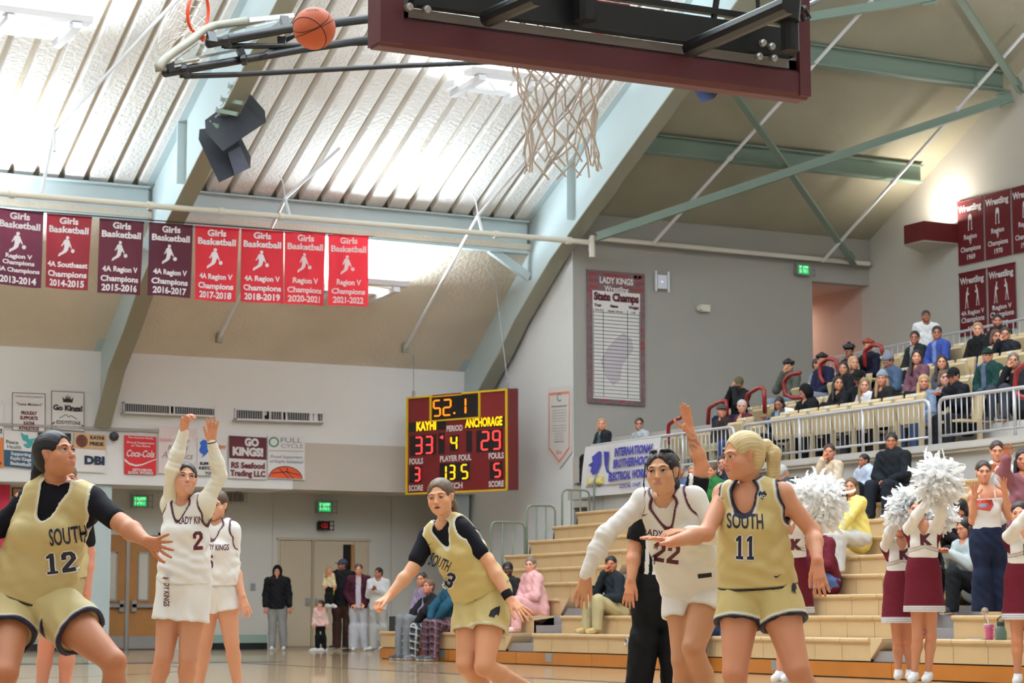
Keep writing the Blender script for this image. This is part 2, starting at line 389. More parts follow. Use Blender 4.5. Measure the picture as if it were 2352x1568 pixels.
for (a, b_, nm) in (((2003, 0), (1503, 556), 'thin pale pipe dropping from the top to the fascia at right'), ((2352, 78), (1890, 600), 'thin pale pipe crossing the braces near the right wall')):
    t = thing('sprinkler_branch', nm, 'pipe', at(*b_, Y=YG-.3)); A = roofpt(*a, .35); B = at(*b_, Y=YG-.3)
    obj('pipe', MB().tube([A, B], .035, 8), M_wht, t)
    for k in (.3, .62): obj('coupling', MB().tube([A.lerp(B, k), A.lerp(B, k+.012)], .05, 8), M_wht, t)
t = thing('sprinkler_branch', 'cream pipe along the fascia above the stands', 'pipe', at(1360, 552, Y=YG-.2))
obj('pipe', MB().tube([at(1352, 545, Y=YG-.2), at(1996, 606, Y=YG-.2)], .05, 8), M_cream, t)
obj('nozzle', MB().tube([at(1356, 545, Y=YG-.2), at(1356, 578, Y=YG-.2)], .045, 8), M_wht, t)
# pilasters under the rafters
for X, nm in ((13.3, 'teal pilaster below the left rafter, beside the double doors'), (21.2, 'teal pilaster in the corner behind the scoreboard')):
    obj_ = obj('pilaster', MB().box((X-.2, YB+.1, 0), (X+.2, YB+.5, 3.27)), M_teal); tag(obj_, nm, 'column')
# ---------------------------------------------------------------- suspended uplights
M_tube = mat('lamp_tube_glow', (255, 250, 240), .5, emit=6)
def luminaire(px, py, gap, wd, label, power, D=None, lower=False):
    for D in np.arange(30, 46, .1):
        P = at(px, py, D=D)
        if P.z > (zlow(P.y) if lower else zup(P.y))-gap: break
    t = thing('ceiling_luminaire', label, 'light', P, 'white suspended uplights')
    hw = wd/2; x, y, z_ = P
    obj('housing', MB().poly([(x-hw, y-.34, z_), (x-hw, y-.3, z_-.1), (x-hw, y+.0, z_-.1), (x-hw, y+.04, z_)], (wd, 0, 0)), M_wht, t)
    obj('housing', MB().poly([(x-hw*.94, y+.5, z_-.05), (x-hw*.94, y+.54, z_-.17), (x-hw*.94, y+.84, z_-.17), (x-hw*.94, y+.88, z_-.05)], (wd*.94, 0, 0)), M_wht, t)
    for s_ in (-.72, .66):
        obj('cross_arm', MB().bar((x+s_*hw, y-.3, z_-.17), (x+s_*hw, y+.9, z_-.24), .14, .1), M_wht, t)
    obj('cable', MB().tube([(x-.3*hw, y+.1, z_-.12), (x, y+.3, z_-.22), (x+.5*hw, y+.45, z_-.14)], .012, 6), M_wht, t)
    obj('lamp', MB().box((x-hw*.9, y-.28, z_+.0), (x+hw*.9, y, z_+.04)), M_tube, t)
    for s_ in (-.8, .8): obj('suspension', MB().tube([(x+s_*hw, y+.2, z_), (x+s_*hw, y+.2, (zlow if lower else zup)(y+.2))], .01, 5), M_wht, t)
    area('uplight', (x, y+.2, z_+.1), wd*.9, .8, power, (.78, .91, 1), down=False)
    return P
L1_ = luminaire(95, 35, .75, 1.55, 'white suspended luminaire at the top left corner', 380)
L2_ = luminaire(1155, 172, .75, 1.55, 'white suspended luminaire seen through the net below the backboard', 380)
L3_ = luminaire(845, 645, .7, 1.5, 'white luminaire under the sloped soffit behind the last red banners', 700, lower=True)
L4_ = luminaire(-60, 540, .7, 1.5, 'white luminaire outside the left edge under the soffit', 700, lower=True)
print('lamps', L1_, L2_, L3_, L4_)
# ================================================================ banners, signs, posters
def cloth(name, c, tl=.35, rough=.7):
    if name in MATS: return MATS[name]
    m = bpy.data.materials.new(name); m.use_nodes = True; nt = m.node_tree; b = nt.nodes['Principled BSDF']; out = nt.nodes['Material Output']
    b.inputs['Base Color'].default_value = lin(c); b.inputs['Roughness'].default_value = rough
    t = nt.nodes.new('ShaderNodeBsdfTranslucent'); t.inputs[0].default_value = lin(c); mx = nt.nodes.new('ShaderNodeMixShader'); mx.inputs[0].default_value = tl
    nt.links.new(b.outputs[0], mx.inputs[1]); nt.links.new(t.outputs[0], mx.inputs[2]); nt.links.new(mx.outputs[0], out.inputs[0]); MATS[name] = m
    return m
M_letter = mat('banner_letter_white', (232, 226, 228), .7)
M_letp = mat('banner_letter_pinkish', (235, 205, 205), .7)
def cloth_sheet(P, m_, t, nu=12, nv=16, name='cloth', hem=True):
    mb = MB()
    for j in range(nv+1):
        for i in range(nu+1): mb.v.append(tuple(P.p(i/nu, j/nv)))
    for j in range(nv):
        for i in range(nu):
            a = j*(nu+1)+i; mb.f.append((a, a+1, a+nu+2, a+nu+1))
    o = obj(name, mb, m_, t, True)
    if hem:
        mb = MB(); mb.tube([P.p(0, 1, .0), P.p(1, 1, .0)], .02, 6); obj('hem_rod', mb, m_, t)
def player_icon(P, mb, cx, cy, s, asp):
    """dribbling figure, s = height in v"""
    def q(pts): P.pg(mb, [(cx+x*s*asp, cy+y*s) for x, y in pts], .006)
    P.ell(mb, cx+.06*s*asp, cy+.42*s, .085*s*asp, .085*s, .006, 12)
    q([(-.02, .38), (.13, .4), (.12, .5), (0, .5)])                                # hair
    q([(-.1, .3), (.0, .35), (.16, .3), (.2, .05), (.12, -.08), (-.08, -.08)])      # torso
    q([(-.08, -.05), (.13, -.05), (.1, -.2), (-.02, -.32), (-.2, -.38), (-.22, -.3), (-.12, -.2)])
    q([(-.18, -.3), (-.24, -.46), (-.36, -.5), (-.34, -.4), (-.28, -.32)])
    q([(-.03, -.3), (-.18, -.42), (-.24, -.36), (-.1, -.22)])
    q([(-.1, .3), (-.16, .16), (-.24, .02), (-.2, .0), (-.1, .12), (-.04, .22)])
    q([(.14, .3), (.2, .18), (.26, .04), (.3, -.06), (.26, -.1), (.2, .02), (.12, .14)])
    P.ell(mb, cx+.36*s*asp, cy-.2*s, .1*s*asp, .1*s, .006, 14)
def girls(i, px, col, lines, year, letm=None):
    Yb = 38.15; pts = [at(x, y, Y=Yb) for x, y in px]
    P = Panel(*pts, (0, -1, 0)); ph = i*1.7
    P.sag = lambda u, v: .03*math.sin(u*7+ph+v*2)*(1.1-v)+.015*math.sin(u*13+ph)
    t = thing('championship_banner', 'girls basketball banner reading %s, %s' % (year, lab[i]), 'banner', P.p(.5, 1), 'girls basketball banners below the pipe')
    cloth_sheet(P, cloth('banner_cloth_%d' % (col[0]*1000+col[1]), col), t)
    mb = MB()
    P.text(mb, 'Girls', .5, .925, .085, .5, fit=.42, off=.008); P.text(mb, 'Basketball', .5, .805, .085, .5, fit=.88, off=.008)
    player_icon(P, mb, .45, .58, .28, 1.15*P.h/P.w*.86)
    for txt, v, h_, f_ in lines: P.text(mb, txt, .5, v, h_, .5, fit=f_, off=.008)
    P.text(mb, year, .5, .075, .085, .5, fit=.8, off=.008)
    obj('lettering', mb, letm or M_letter, t, label='white lettering and dribbling player figure')
R5 = [('4A Region V', .33, .07, .8), ('Champions', .2, .075, .86)]
R7 = [('Region V', .33, .075, .64), ('Champions', .2, .075, .86)]
red = (214, 48, 62)
lab = ['dark maroon, leftmost and cut by the frame', 'brick maroon, 4A Southeast', 'dark maroon, third from left', 'dark maroon, last of the dark ones', 'bright red, first of the red ones', 'bright red, second red one', 'bright red, next to last', 'bright red, last at right']
girls(0, ((-8, 478), (100, 491), (93, 662), (-14, 652)), (88, 36, 54), [('Region V', .395, .055, .58), ('Champions', .31, .055, .7), ('4A Champions', .21, .055, .92)], '2013-2014')
girls(1, ((107, 492), (211, 500), (200, 668), (103, 660)), (128, 36, 46), [('4A Southeast', .33, .07, .92), ('Champions', .2, .075, .9)], '2014-2015')
girls(2, ((229, 503), (331, 511), (323, 678), (224, 671)), (88, 34, 48), R5, '2015-2016')
girls(3, ((343, 512), (443, 519), (438, 684), (340, 677)), (84, 34, 50), R5, '2016-2017')
girls(4, ((448, 520), (549, 527), (539, 694), (446, 688)), red, R5, '2017-2018')
girls(5, ((554, 527), (651, 533), (651, 698), (551, 692)), red, R5, '2018-2019')
girls(6, ((655, 533), (748, 538), (745, 702), (655, 697)), red, R7, '2020-2021', M_letp)
girls(7, ((754, 540), (847, 543), (845, 703), (754, 701)), red, R7, '2021-2022', M_letp)
o = tag(obj('banner_wire', MB().tube([at(-20, 478, Y=38.17), at(860, 544, Y=38.17)], .012, 6), M_black), 'thin wire carrying the row of girls banners', 'wire')
# wrestling banners on the right wall
def wrestler(P, mb, cx, cy, s, asp, flip=1, up=False):
    def q(pts): P.pg(mb, [(cx+flip*x*s*asp, cy+y*s) for x, y in pts], .006)
    if up:
        P.ell(mb, cx+flip*.12*s*asp, cy+.42*s, .08*s*asp, .08*s, .006, 10)
        q([(.16, .36), (.0, .36), (-.12, .22), (-.16, .02), (.02, .0), (.1, .16)]); q([(-.16, .04), (.02, .02), (-.04, -.14), (-.14, -.3), (-.2, -.5), (-.3, -.5), (-.22, -.26)])
        q([(-.06, .06), (.04, .0), (.12, -.2), (.14, -.44), (.22, -.48), (.04, -.48), (.04, -.22)]); q([(.08, .3), (.24, .2), (.3, .22), (.28, .14), (.1, .12)])
    else:
        q([(-.12, .38), (.1, .4), (.24, .28), (.26, .08), (.14, .0), (.08, .18), (-.08, .18), (-.14, .0), (-.26, .06), (-.24, .26)]); P.ell(mb, cx, cy+.14*s, .1*s*asp, .08*s, .007, 10)
        q([(-.26, .08), (-.14, .02), (-.16, -.2), (-.2, -.42), (-.1, -.5), (-.3, -.5), (-.28, -.2)]); q([(.26, .08), (.14, .02), (.16, -.2), (.2, -.42), (.32, -.5), (.12, -.5), (.26, -.2)])
def wrest(px0, px1, zt, zb, label, lines, up=False):
    X = XR-.04; y0 = at(px0, 500, X=X).y; y1 = at(px1, 500, X=X).y
    P = Panel((X, y0, zt), (X, y1, zt), (X, y1, zb), (X, y0, zb), (-1, 0, 0))
    t = thing('championship_banner', label, 'banner', P.p(.5, 0), 'wrestling banners on the right wall')
    cloth_sheet(P, cloth('banner_cloth_wrestling', (112, 26, 34), .1), t, 4, 4)
    mb = MB(); P.text(mb, 'Wrestling', .5, .87, .1, .5, fit=.9, off=.008)
    if up: wrestler(P, mb, .3, .6, .34, .8, 1, True); wrestler(P, mb, .68, .62, .34, .8, -1, True)
    else: wrestler(P, mb, .5, .66, .28, 1.0)
    for txt, v, h_, f_ in lines: P.text(mb, txt, .5, v, h_, .4, fit=f_, off=.008)
    obj('lettering', mb, M_letter, t, label='white lettering and wrestler figure')
def wl_(yr): return [('Region', .42, .075, .5), ('V', .33, .07, .1), ('Champions', .23, .075, .78), (yr, .1, .075, .32)]
wrest(2199, 2258, 9.02, 7.72, 'maroon wrestling banner 1969, beside the wall shelf', wl_('1969')); wrest(2262, 2321, 9.02, 7.72, 'maroon wrestling banner 1970, in the upper row', wl_('1970'))
wrest(2325, 2384, 9.02, 7.72, 'maroon wrestling banner cut by the right edge of the frame', wl_('1971'))
wl2 = [('4A Region V', .36, .07, .86), ('Champions', .25, .08, .86), ('1996', .1, .075, .4)]
zt2 = at(2199, 631, X=XR-.04).z; wrest(2199, 2260, zt2, zt2-1.28, 'maroon wrestling banner with two standing wrestlers, lower row left', wl2, True)
wl3 = [('Region V', .36, .07, .7), ('Champions', .25, .08, .86), ('1997', .1, .075, .4)]
wrest(2265, 2328, zt2, zt2-1.28, 'maroon wrestling banner with two standing wrestlers, lower row right', wl3, True)
# triangular uplight shelf on the right wall
A = at(2108, 533, X=XR-.1); t = thing('wall_uplight', 'maroon wedge shaped uplight box on the right wall', 'light', A)
y0 = A.y; y1 = at(2196, 500, X=XR).y-.1; ym = y0+(y1-y0)*.55; zt = A.z+.02
obj('shelf_body', MB().poly([(XR, y0, zt-.42), (XR-.9, ym+.1, zt-.42), (XR-.9, y1, zt-.42), (XR, y1, zt-.42)], (0, 0, .38)), mat('maroon_laminate', (104, 30, 30), .5), t)
obj('shelf_base', MB().poly([(XR, y0+.02, zt-.45), (XR-.88, ym+.12, zt-.45), (XR-.88, y1+.03, zt-.45), (XR, y1+.03, zt-.45)], (0, 0, .03)), mat('shelf_underside', (190, 180, 165), .6), t)
area('wall_uplight_lamp', (XR-.45, (y1+ym)/2, zt+.0), .5, .5, 60, (1, .93, .8), down=False)
# ---------------------------------------------------------------- posters on the back wall
M_pw = mat('poster_white', (232, 228, 226), .5); M_pk = mat('poster_black', (34, 30, 32), .5); M_pr = mat('poster_red', (206, 36, 42), .5); M_pm = mat('poster_maroon', (92, 22, 34), .5)
M_pn = mat('poster_navy', (34, 74, 100), .5); M_pt = mat('poster_teal', (60, 160, 160), .5); M_po = mat('poster_orange', (214, 116, 44), .5); M_pg = mat('poster_green', (52, 104, 62), .5); M_pgy = mat('poster_grey', (150, 150, 152), .5)
M_pb = mat('poster_blue', (40, 96, 190), .5); M_ptan = mat('poster_tan', (206, 164, 120), .5); M_pbr = mat('poster_brown', (110, 56, 34), .5); M_ppink = mat('poster_pale_pink', (232, 214, 212), .5); M_brown_l = mat('poster_letter_brown', (106, 34, 40), .5)
def poster(px, label, base, items, frame=None):
    P = wall_panel(px, YB, .05)
    t = board('poster', label, 'poster', P, base)
    if frame:
        mb = MB()
        for (a, b_, c_, d) in ((0, 0, 1, .012), (0, .988, 1, 1), (0, 0, .016, 1), (.984, 0, 1, 1)): P.rect(mb, a, b_, c_, d, .01)
        obj('frame', mb, frame, t)
    groups = {}
    for m_, fn in items: groups.setdefault(m_.name, (m_, []))[1].append(fn)
    for k, (m_, fns) in groups.items():
        mb = MB()
        for fn in fns: fn(P, mb)
        obj('print', mb, m_, t)
    return t
def T(s, u, v, h, fit=None, bold=.4, **k): return lambda P, mb: P.text(mb, s, u, v, h, bold, fit=fit, off=.012, **k)
def RC(a, b_, c_, d, off=.006): return lambda P, mb: P.rect(mb, a, b_, c_, d, off)
def EL(u, v, ru, rv, off=.008, **k): return lambda P, mb: P.ell(mb, u, v, ru, rv, off, **k)
def PG(pts, off=.009): return lambda P, mb: P.pg(mb, pts, off)
def LN(a, b_, w, off=.01):
    def f(P, mb):
        du, dv = (b_[0]-a[0])*P.w, (b_[1]-a[1])*P.h; L = math.hypot(du, dv); nu, nv = -dv/L*w/2*P.h/P.w, du/L*w/2
        P.pg(mb, [(a[0]+nu, a[1]+nv), (b_[0]+nu, b_[1]+nv), (b_[0]-nu, b_[1]-nv), (a[0]-nu, a[1]-nv)], off)
    return f
poster((28, 901, 104, 904, 992, 22+966), 'white poster reading Taste Matters, proudly supports Kayhi athletics', M_pw, [(M_pgy, T('ALASKAN & PROUD MARKETS', .5, .9, .045, .86, .1)), (M_pk, T('"Taste Matters"', .5, .7, .07, .8, .05)),
    (M_brown_l, T('PROUDLY', .5, .47, .085, .48, .7)), (M_brown_l, T('SUPPORTS', .5, .34, .085, .54, .7)), (M_brown_l, T('KAYHI', .5, .205, .085, .32, .7)), (M_brown_l, T('ATHLETICS!', .5, .07, .085, .62, .7))], M_pk)
crown = [(.36, .72), (.33, .86), (.41, .79), (.44, .9), (.47, .8), (.5, .94), (.53, .8), (.56, .9), (.59, .79), (.67, .86), (.64, .72)]
poster((118, 897, 193, 901, 991, 114+875-3), 'white poster with a crown reading Go Kings over green hills', M_pw, [(M_pk, PG(crown)), (M_pk, T('Go Kings!', .5, .57, .13, .9, .8)), (M_pk, T('EDDYSTONE', .52, .2, .09, .74, .2)), (M_pg, RC(.16, .05, .86, .11)), (M_pw, T('ROCK & RECREATION LLC', .51, .08, .03, .64, .2)),
    (M_pg, LN((.24, .3), (.44, .41), .018)), (M_pg, LN((.44, .41), (.52, .35), .018)), (M_pg, LN((.52, .35), (.6, .39), .018)), (M_pg, LN((.6, .39), (.78, .3), .018)), (M_pk, LN((.02, .14), (.1, .2), .03)), (M_pk, LN((.92, .17), (.99, .12), .03))], M_pk)
dove = [(.5, .97), (.62, .9), (.7, .92), (.74, .8), (.84, .82), (.96, .84), (.86, .74), (.86, .66), (.78, .57), (.66, .56), (.58, .62), (.6, .66), (.7, .67), (.66, .74), (.56, .76), (.52, .86)]
poster((9, 988, 86, 992, 1078, 1070), 'Peace Health poster with a teal dove over a navy lower half', M_pw, [(M_pn, RC(0, 0, 1, .46)), (M_pt, PG(dove)), (M_pk, T('Peace', .24, .68, .1, .36, .05)), (M_pk, T('Health', .3, .55, .1, .42, .05)), (M_pw, T('Supporting', .5, .37, .09, .6, .4)), (M_pw, T('Kayhi Kings', .5, .24, .09, .62, .4)), (M_pw, T('Basketball!', .5, .1, .09, .62, .4))])
poster((-60, 984, 7, 988, 1073, 1066), 'orange poster cut by the left edge of the frame', M_po, [(M_pbr, T('ngs', .8, .12, .1, .3)), (M_pw, RC(0, .8, 1, 1))])
poster((-60, 925, 8, 920, 1000, 998), 'white poster with a black word cut by the left edge of the frame', M_pw, [(M_pk, T('Go Kayhi!', .45, .12, .13, 1.0, .7))])
poster((88, 994, 163, 995, 1082, 1078), 'black topped poster half hidden behind the player in gold', M_pw, [(M_pk, RC(0, .8, 1, 1))])
ballp = [(M_pbr, EL(.24, .8, .19, .17)), (M_pk, LN((.08, .82), (.4, .86), .012)), (M_pk, LN((.24, .64), (.26, .96), .012)), (M_pk, LN((.12, .7), (.2, .92), .012))]
poster((170, 994, 243, 998, 1086, 1082), 'tan and white poster with a basketball reading Kayhi Pride, DBI', M_pw, [(M_ptan, RC(0, .6, 1, 1)), (M_pk, T('KAYHI', .72, .9, .09, .44, .7)), (M_pk, T('PRIDE', .7, .74, .09, .44, .7)), (mat('poster_ink_navy', (24, 34, 60), .5), T('DBI', .64, .3, .2, .64, .9))]+ballp)
poster((286, 999, 359, 1003, 1090, 281+807), 'red Coca Cola sponsor poster with white script', M_pr, [(M_pw, T('The Harmon Family', .5, .95, .045, .8, .2)), (M_pw, T('Proud Supporters', .5, .82, .05, .86, .3)), (M_pw, T('of The Kings', .5, .74, .05, .6, .3)), (M_pw, T('Coca-Cola', .5, .53, .17, .88, .3, slant=.35)),
    (M_pw, PG([(0, .4), (.15, .29), (.35, .245), (.55, .27), (.8, .36), (1, .42), (1, .4), (.8, .33), (.55, .235), (.35, .2), (.15, .24), (0, .33)])), (M_pw, T('KETCHIKAN', .55, .11, .06, .6, .6)), (M_pw, T('SODA WORKS', .5, .035, .06, .78, .6))])
poster((364, 980, 452, 985, 1092, 1086), 'pale pink faded poster reading Proudly Support, Kayhi Athletics', M_ppink, [(mat('poster_faded_red', (214, 150, 150), .5), T('PROUDLY SUPPORT', .42, .72, .06, .8, .5)), (mat('poster_faded_brown', (170, 140, 136), .5), T('Kayhi', .5, .56, .13, .5, .2, slant=.3)), (mat('poster_faded_brown', (170, 140, 136), .5), T('Athletics', .5, .4, .14, .8, .2, slant=.3)), (M_pw, EL(.6, .5, .4, .4, .004))])
alaska = [(.06, .66), (.12, .78), (.08, .86), (.2, .95), (.4, .9), (.42, .64), (.5, .54), (.46, .52), (.36, .62), (.28, .55), (.2, .5), (.14, .46), (.2, .56), (.12, .58)]
poster((453, 1004, 521, 1007, 1094, 1091), 'white poster with a blue map of the state supporting Ketchikan youth', M_pw, [(M_pb, PG(alaska)), (M_po, T('NEW', .76, .76, .09, .4, .7)), (M_pk, T('SUPPORTING', .5, .31, .07, .84, .8)), (M_pk, T('KETCHIKAN', .5, .19, .07, .9, .8)), (M_pk, T('YOUTH', .5, .06, .07, .5, .8))])
poster((526, 1000, 612, 1005, 1101, 523+575), 'poster reading Go Kings over RS Seafood Trading LLC', M_pw, [(M_pm, RC(0, .47, 1, 1)), (M_pw, T('GO', .6, .86, .17, .38, .9)), (M_pw, T('KINGS!', .5, .63, .18, .82, .9)), (M_brown_l, T('RS Seafood', .5, .31, .13, .9, .7)), (M_brown_l, T('Trading LLC', .5, .12, .13, .94, .7))])
poster((615, 1000, 700, 1001, 1102, 1098), 'white Full Cycle poster with half a basketball at the bottom', M_pw, [(M_pgy, T('FULL', .62, .89, .11, .58, .15)), (M_pgy, T('CYCLE', .65, .76, .09, .6, .1)), (mat('ring_green', (70, 130, 96), .5), EL(.16, .85, .14, .12, w=.72)), (M_pgy, RC(.02, .64, .96, .655)), (M_pgy, T('Proud Supporters', .5, .51, .065, .86, .3, slant=.2)), (M_pgy, T('of Kayhi Athletics!', .5, .4, .065, .9, .3, slant=.2)),
    (M_pk, EL(.48, .02, .46, .28, .006, a0=0, a1=180)), (mat('poster_ball_orange', (220, 84, 40), .5), EL(.48, .02, .44, .26, .009, a0=0, a1=180)), (M_pk, LN((.3, .24), (.56, .02), .016, .014)), (M_pk, LN((.1, .12), (.5, .17), .016, .014)), (M_pk, LN((.5, .17), (.86, .1), .016, .014)), (M_pk, LN((.52, .26), (.5, .17), .016, .014)), (M_pk, LN((.5, .17), (.7, .02), .016, .014))])
# wall vents with fins, partly blanked
def vent(px, label, n, blanks):
    P = wall_panel(px, YB, .1); t = thing('wall_vent', label, 'vent', P.p(.5, 0), 'long wall vents above the posters')
    mb = MB()
    for a in ((0, 0, 1, .14), (0, .86, 1, 1), (0, 0, .012, 1), (.988, 0, 1, 1)): mb.poly([P.p(a[0], a[1]), P.p(a[2], a[1]), P.p(a[2], a[3]), P.p(a[0], a[3])], (0, .1, 0))
    obj('frame', mb, M_white, t); mb = MB(); P.rect(mb, 0, 0, 1, 1, -.09); obj('cavity', mb, M_dark, t)
    fin = None
    for i in range(n):
        u = .02+.96*(i+.5)/n; w = .026 if i in blanks else .5/n*.5
        mb = MB(); mb.poly([P.p(u-w, .14, -.01), P.p(u+w, .14, -.01), P.p(u+w, .86, -.01), P.p(u-w, .86, -.01)], (0, .03, 0)); obj('fin', mb, M_pgy if i not in blanks else M_pw, t)
    mb = MB(); mb.poly([P.p(-.02, -.12), P.p(1, -.12), P.p(1, .0), P.p(-.02, .0)], (0, .1, 0)); obj('sill', mb, M_greige, t)
vent((284, 922, 495, 936, 957, 948), 'cream wall vent with dark slots right of the first rafter', 40, (20, 21))
vent((541, 937, 743, 947, 970, 964), 'cream wall vent with several blanked slots left of the scoreboard', 36, (11, 12, 13, 19, 20, 31, 33))
tag(obj('wall_sensor', MB().lathe([(.0, -.1), (.07, -.07), (.1, 0), (.07, .07), (0, .1)], at(262, 1002, Y=YB-.12), 16), mat('sensor_dark', (60, 60, 64), .4), None, True), 'small dark round fixture on the ledge left of the red poster', 'sensor')
o = obj('wall_patch', MB().lathe([(.0, -.0), (.09, 0), (.09, .01)], (0, 0, 0), 20), M_side); o.rotation_euler = (math.pi/2, 0, 0); o.location = at(323, 993, Y=YB-.01); tag(o, 'faint round cover on the wall above the red poster', 'cover')
# exit signs in wire cages
def exit_sign(c, label, Y, s=1.0, lit=True, red=False):
    P0 = at(*c, Y=Y-.12); w, h_ = .36*s, .24*s
    P = Panel(P0+Vector((-w/2, 0, h_/2)), P0+Vector((w/2, 0, h_/2)), P0+Vector((w/2, 0, -h_/2)), P0+Vector((-w/2, 0, -h_/2)), (0, -1, 0))
    t = thing('exit_sign' if not red else 'wall_clock', label, 'sign', P.p(.5, 0))
    obj('housing', MB().poly([P.p(0, 0), P.p(1, 0), P.p(1, 1), P.p(0, 1)], (0, .1, 0)), mat('sign_housing_%d' % red, (150, 146, 138) if not red else (20, 18, 20), .4), t)
    mb = MB(); P.rect(mb, .12, .1, .88, .9, .004); obj('face', mb, mat('exit_green_glow', (30, 200, 110), .4, emit=.75) if not red else mat('clock_face_dark', (30, 10, 12), .4), t)
    mb = MB(); P.text(mb, 'EXIT' if not red else '4:26', .5, .5, .55, .5, fit=.62, off=.008); obj('lettering', mb, mat('exit_letter_glow', (150, 240, 180), .4, emit=.9) if not red else mat('clock_digit_glow', (190, 20, 24), .4, emit=.6), t)
    for k in range(-1, 2): mb = MB().tube([P.p(-.2, .5+k*.5, .1), P.p(1.2, .5+k*.5, .1), P.p(1.2, .5+k*.5, -.02)], .008, 5); obj('guard_wire', mb, M_pgy if lit else M_black, t)
    for u in (-.15, .2, .8, 1.15): obj('guard_wire', MB().tube([P.p(u, -.15, .1), P.p(u, 1.15, .1)], .008, 5), M_pgy if lit else M_black, t)
exit_sign((322, 1151), 'caged green exit sign above the wooden double doors', YL)
exit_sign((746, 1164), 'caged green exit sign above the beige double doors', YL)
exit_sign((745, 1207), 'small caged clock with dim red digits under the exit sign', YL, .72, False, True)
exit_sign((1846, 619), 'caged green exit sign on the wall above the corridor', YG, .95)
def cage_box(c, label, Y, m_, w=.3, h_=.2, cat='sensor'):
    P0 = at(*c, Y=Y-.1); t = thing('caged_fixture', label, cat, P0)
    obj('housing', MB().box(P0-Vector((w/2, 0, h_/2)), P0+Vector((w/2, .1, h_/2))), m_, t)
    for k in range(5):
        x = P0.x-w*.6+k*w*.3; obj('guard_wire', MB().tube([(x, P0.y, P0.z+h_*.7), (x, P0.y-.06, P0.z+h_*.6), (x, P0.y-.06, P0.z-h_*.6), (x, P0.y, P0.z-h_*.7)], .008, 5), M_pgy, t)
cage_box((543, 1142), 'dark caged box on the lower wall between the exit signs', YL, mat('cage_dark', (110, 100, 90), .5), .34, .16)
cage_box((1262, 1134), 'caged white light on the side wall left of the railings', 41.5, M_wht, .26, .16, 'light')
for c, nm in (((582, 1347), 'grey wall switch plate left of the beige doors'), ((547, 1247), 'dark thermostat on the lower wall behind the second white player')):
    P0 = at(*c, Y=YL-.03); tag(obj('switch_plate', MB().box(P0-Vector((.05, 0, .07)), P0+Vector((.05, .03, .07))).box(P0-Vector((.015, .015, .03)), P0+Vector((.015, 0, .03))), M_pgy), nm, 'switch')
P0 = at(1620, 707, Y=YG-.1); t = thing('wall_box', 'small cream electrical box on the greige wall right of the poster', 'box', P0)
obj('housing', MB().box(P0-Vector((.1, 0, .07)), P0+Vector((.12, .1, .07))), M_cream, t); obj('sensor_head', MB().tube([P0-Vector((.1, 0, .02)), P0-Vector((.18, .02, .02))], .05, 10), M_cream, t)
P0 = at(1521, 647, Y=YG-.12); t = thing('wall_speaker', 'white wall device with a tiny blue light beside the tall poster', 'device', P0)
obj('housing', MB().box(P0-Vector((.1, 0, .14)), P0+Vector((.12, .1, .14))), M_wht, t)
for x in (-.14, .16): obj('antenna', MB().box(P0+Vector((x-.02, 0, -.2)), P0+Vector((x+.02, .03, .22))), M_wht, t)
o = obj('indicator', MB().lathe([(0, -.015), (.015, 0), (0, .015)], P0+Vector((0, -.01, 0)), 8), mat('blue_led', (120, 120, 255), .4, emit=6), t)
# doors
M_wood = mat('door_oak_veneer', (168, 116, 62), .4, noise=.15, nscale=5); M_alu = mat('brushed_aluminium', (176, 176, 176), .35, metal=.7); M_beige = mat('door_beige_paint', (190, 174, 150), .5)
def wpt(px, py, Y): return at(px, py, Y=Y)
Yd = YL-.03
dz0 = 0.0; dzt = at(290, 1228, Y=Yd).z
x0, xm, x1 = at(220, 1400, Y=Yd).x, at(290, 1400, Y=Yd).x, at(360, 1400, Y=Yd).x
d = struct(obj('door_1', MB().box((x0-.06, Yd, 0), (x0, Yd+.06, dzt+.06)).box((x1, Yd, 0), (x1+.06, Yd+.06, dzt+.06)).box((x0-.06, Yd, dzt), (x1+.06, Yd+.06, dzt+.06)), M_teal)); d['label'] = 'double wooden doors with narrow windows and push bars'
for a, b_, s_ in ((x0, xm-.03, 1), (xm+.03, x1, -1)):
    leaf = obj('door_leaf', MB().box((a, Yd-.02, .02), (b_, Yd+.03, dzt)), M_wood, d)
    cx = (a+b_)/2
    obj('window_frame', MB().box((cx-.12, Yd-.04, 1.02), (cx-.09, Yd-.02, 1.98)).box((cx+.09, Yd-.04, 1.02), (cx+.12, Yd-.02, 1.98)).box((cx-.12, Yd-.04, .99), (cx+.12, Yd-.02, 1.03)).box((cx-.12, Yd-.04, 1.95), (cx+.12, Yd-.02, 1.99)), M_alu, leaf)
    obj('pane', MB().box((cx-.09, Yd-.03, 1.03), (cx+.09, Yd-.021, 1.95)), mat('door_glass_pale', (206, 200, 188), .2), leaf)
    obj('kick_plate', MB().box((a+.02, Yd-.03, .03), (b_-.02, Yd-.02, .28)), M_alu, leaf)
    ex = b_-.1 if s_ > 0 else a+.1
    obj('push_bar', MB().box((a+.06, Yd-.12, .86), (b_-.06, Yd-.06, .93)), M_alu, leaf); obj('latch_case', MB().box((ex-.05, Yd-.12, .78), (ex+.05, Yd-.02, 1.0)), M_alu, leaf)
obj('mullion', MB().box((xm-.035, Yd-.05, 0), (xm+.035, Yd+.03, dzt)), M_alu, d)
Yd = YL-.02; x0, xm, xo, x1 = [at(p_, 1350, Y=Yd).x for p_ in (640, 716, 792, 845)]; zt = at(700, 1240, Y=Yd).z
d = struct(obj('door_2', MB().box((x0-.02, Yd, 0), (x1+.02, Yd+.01, zt)).box((x0-.05, Yd-.03, zt), (x1+.05, Yd+.02, zt+.05)), M_beige)); d['label'] = 'beige double doors with the right leaf standing open'
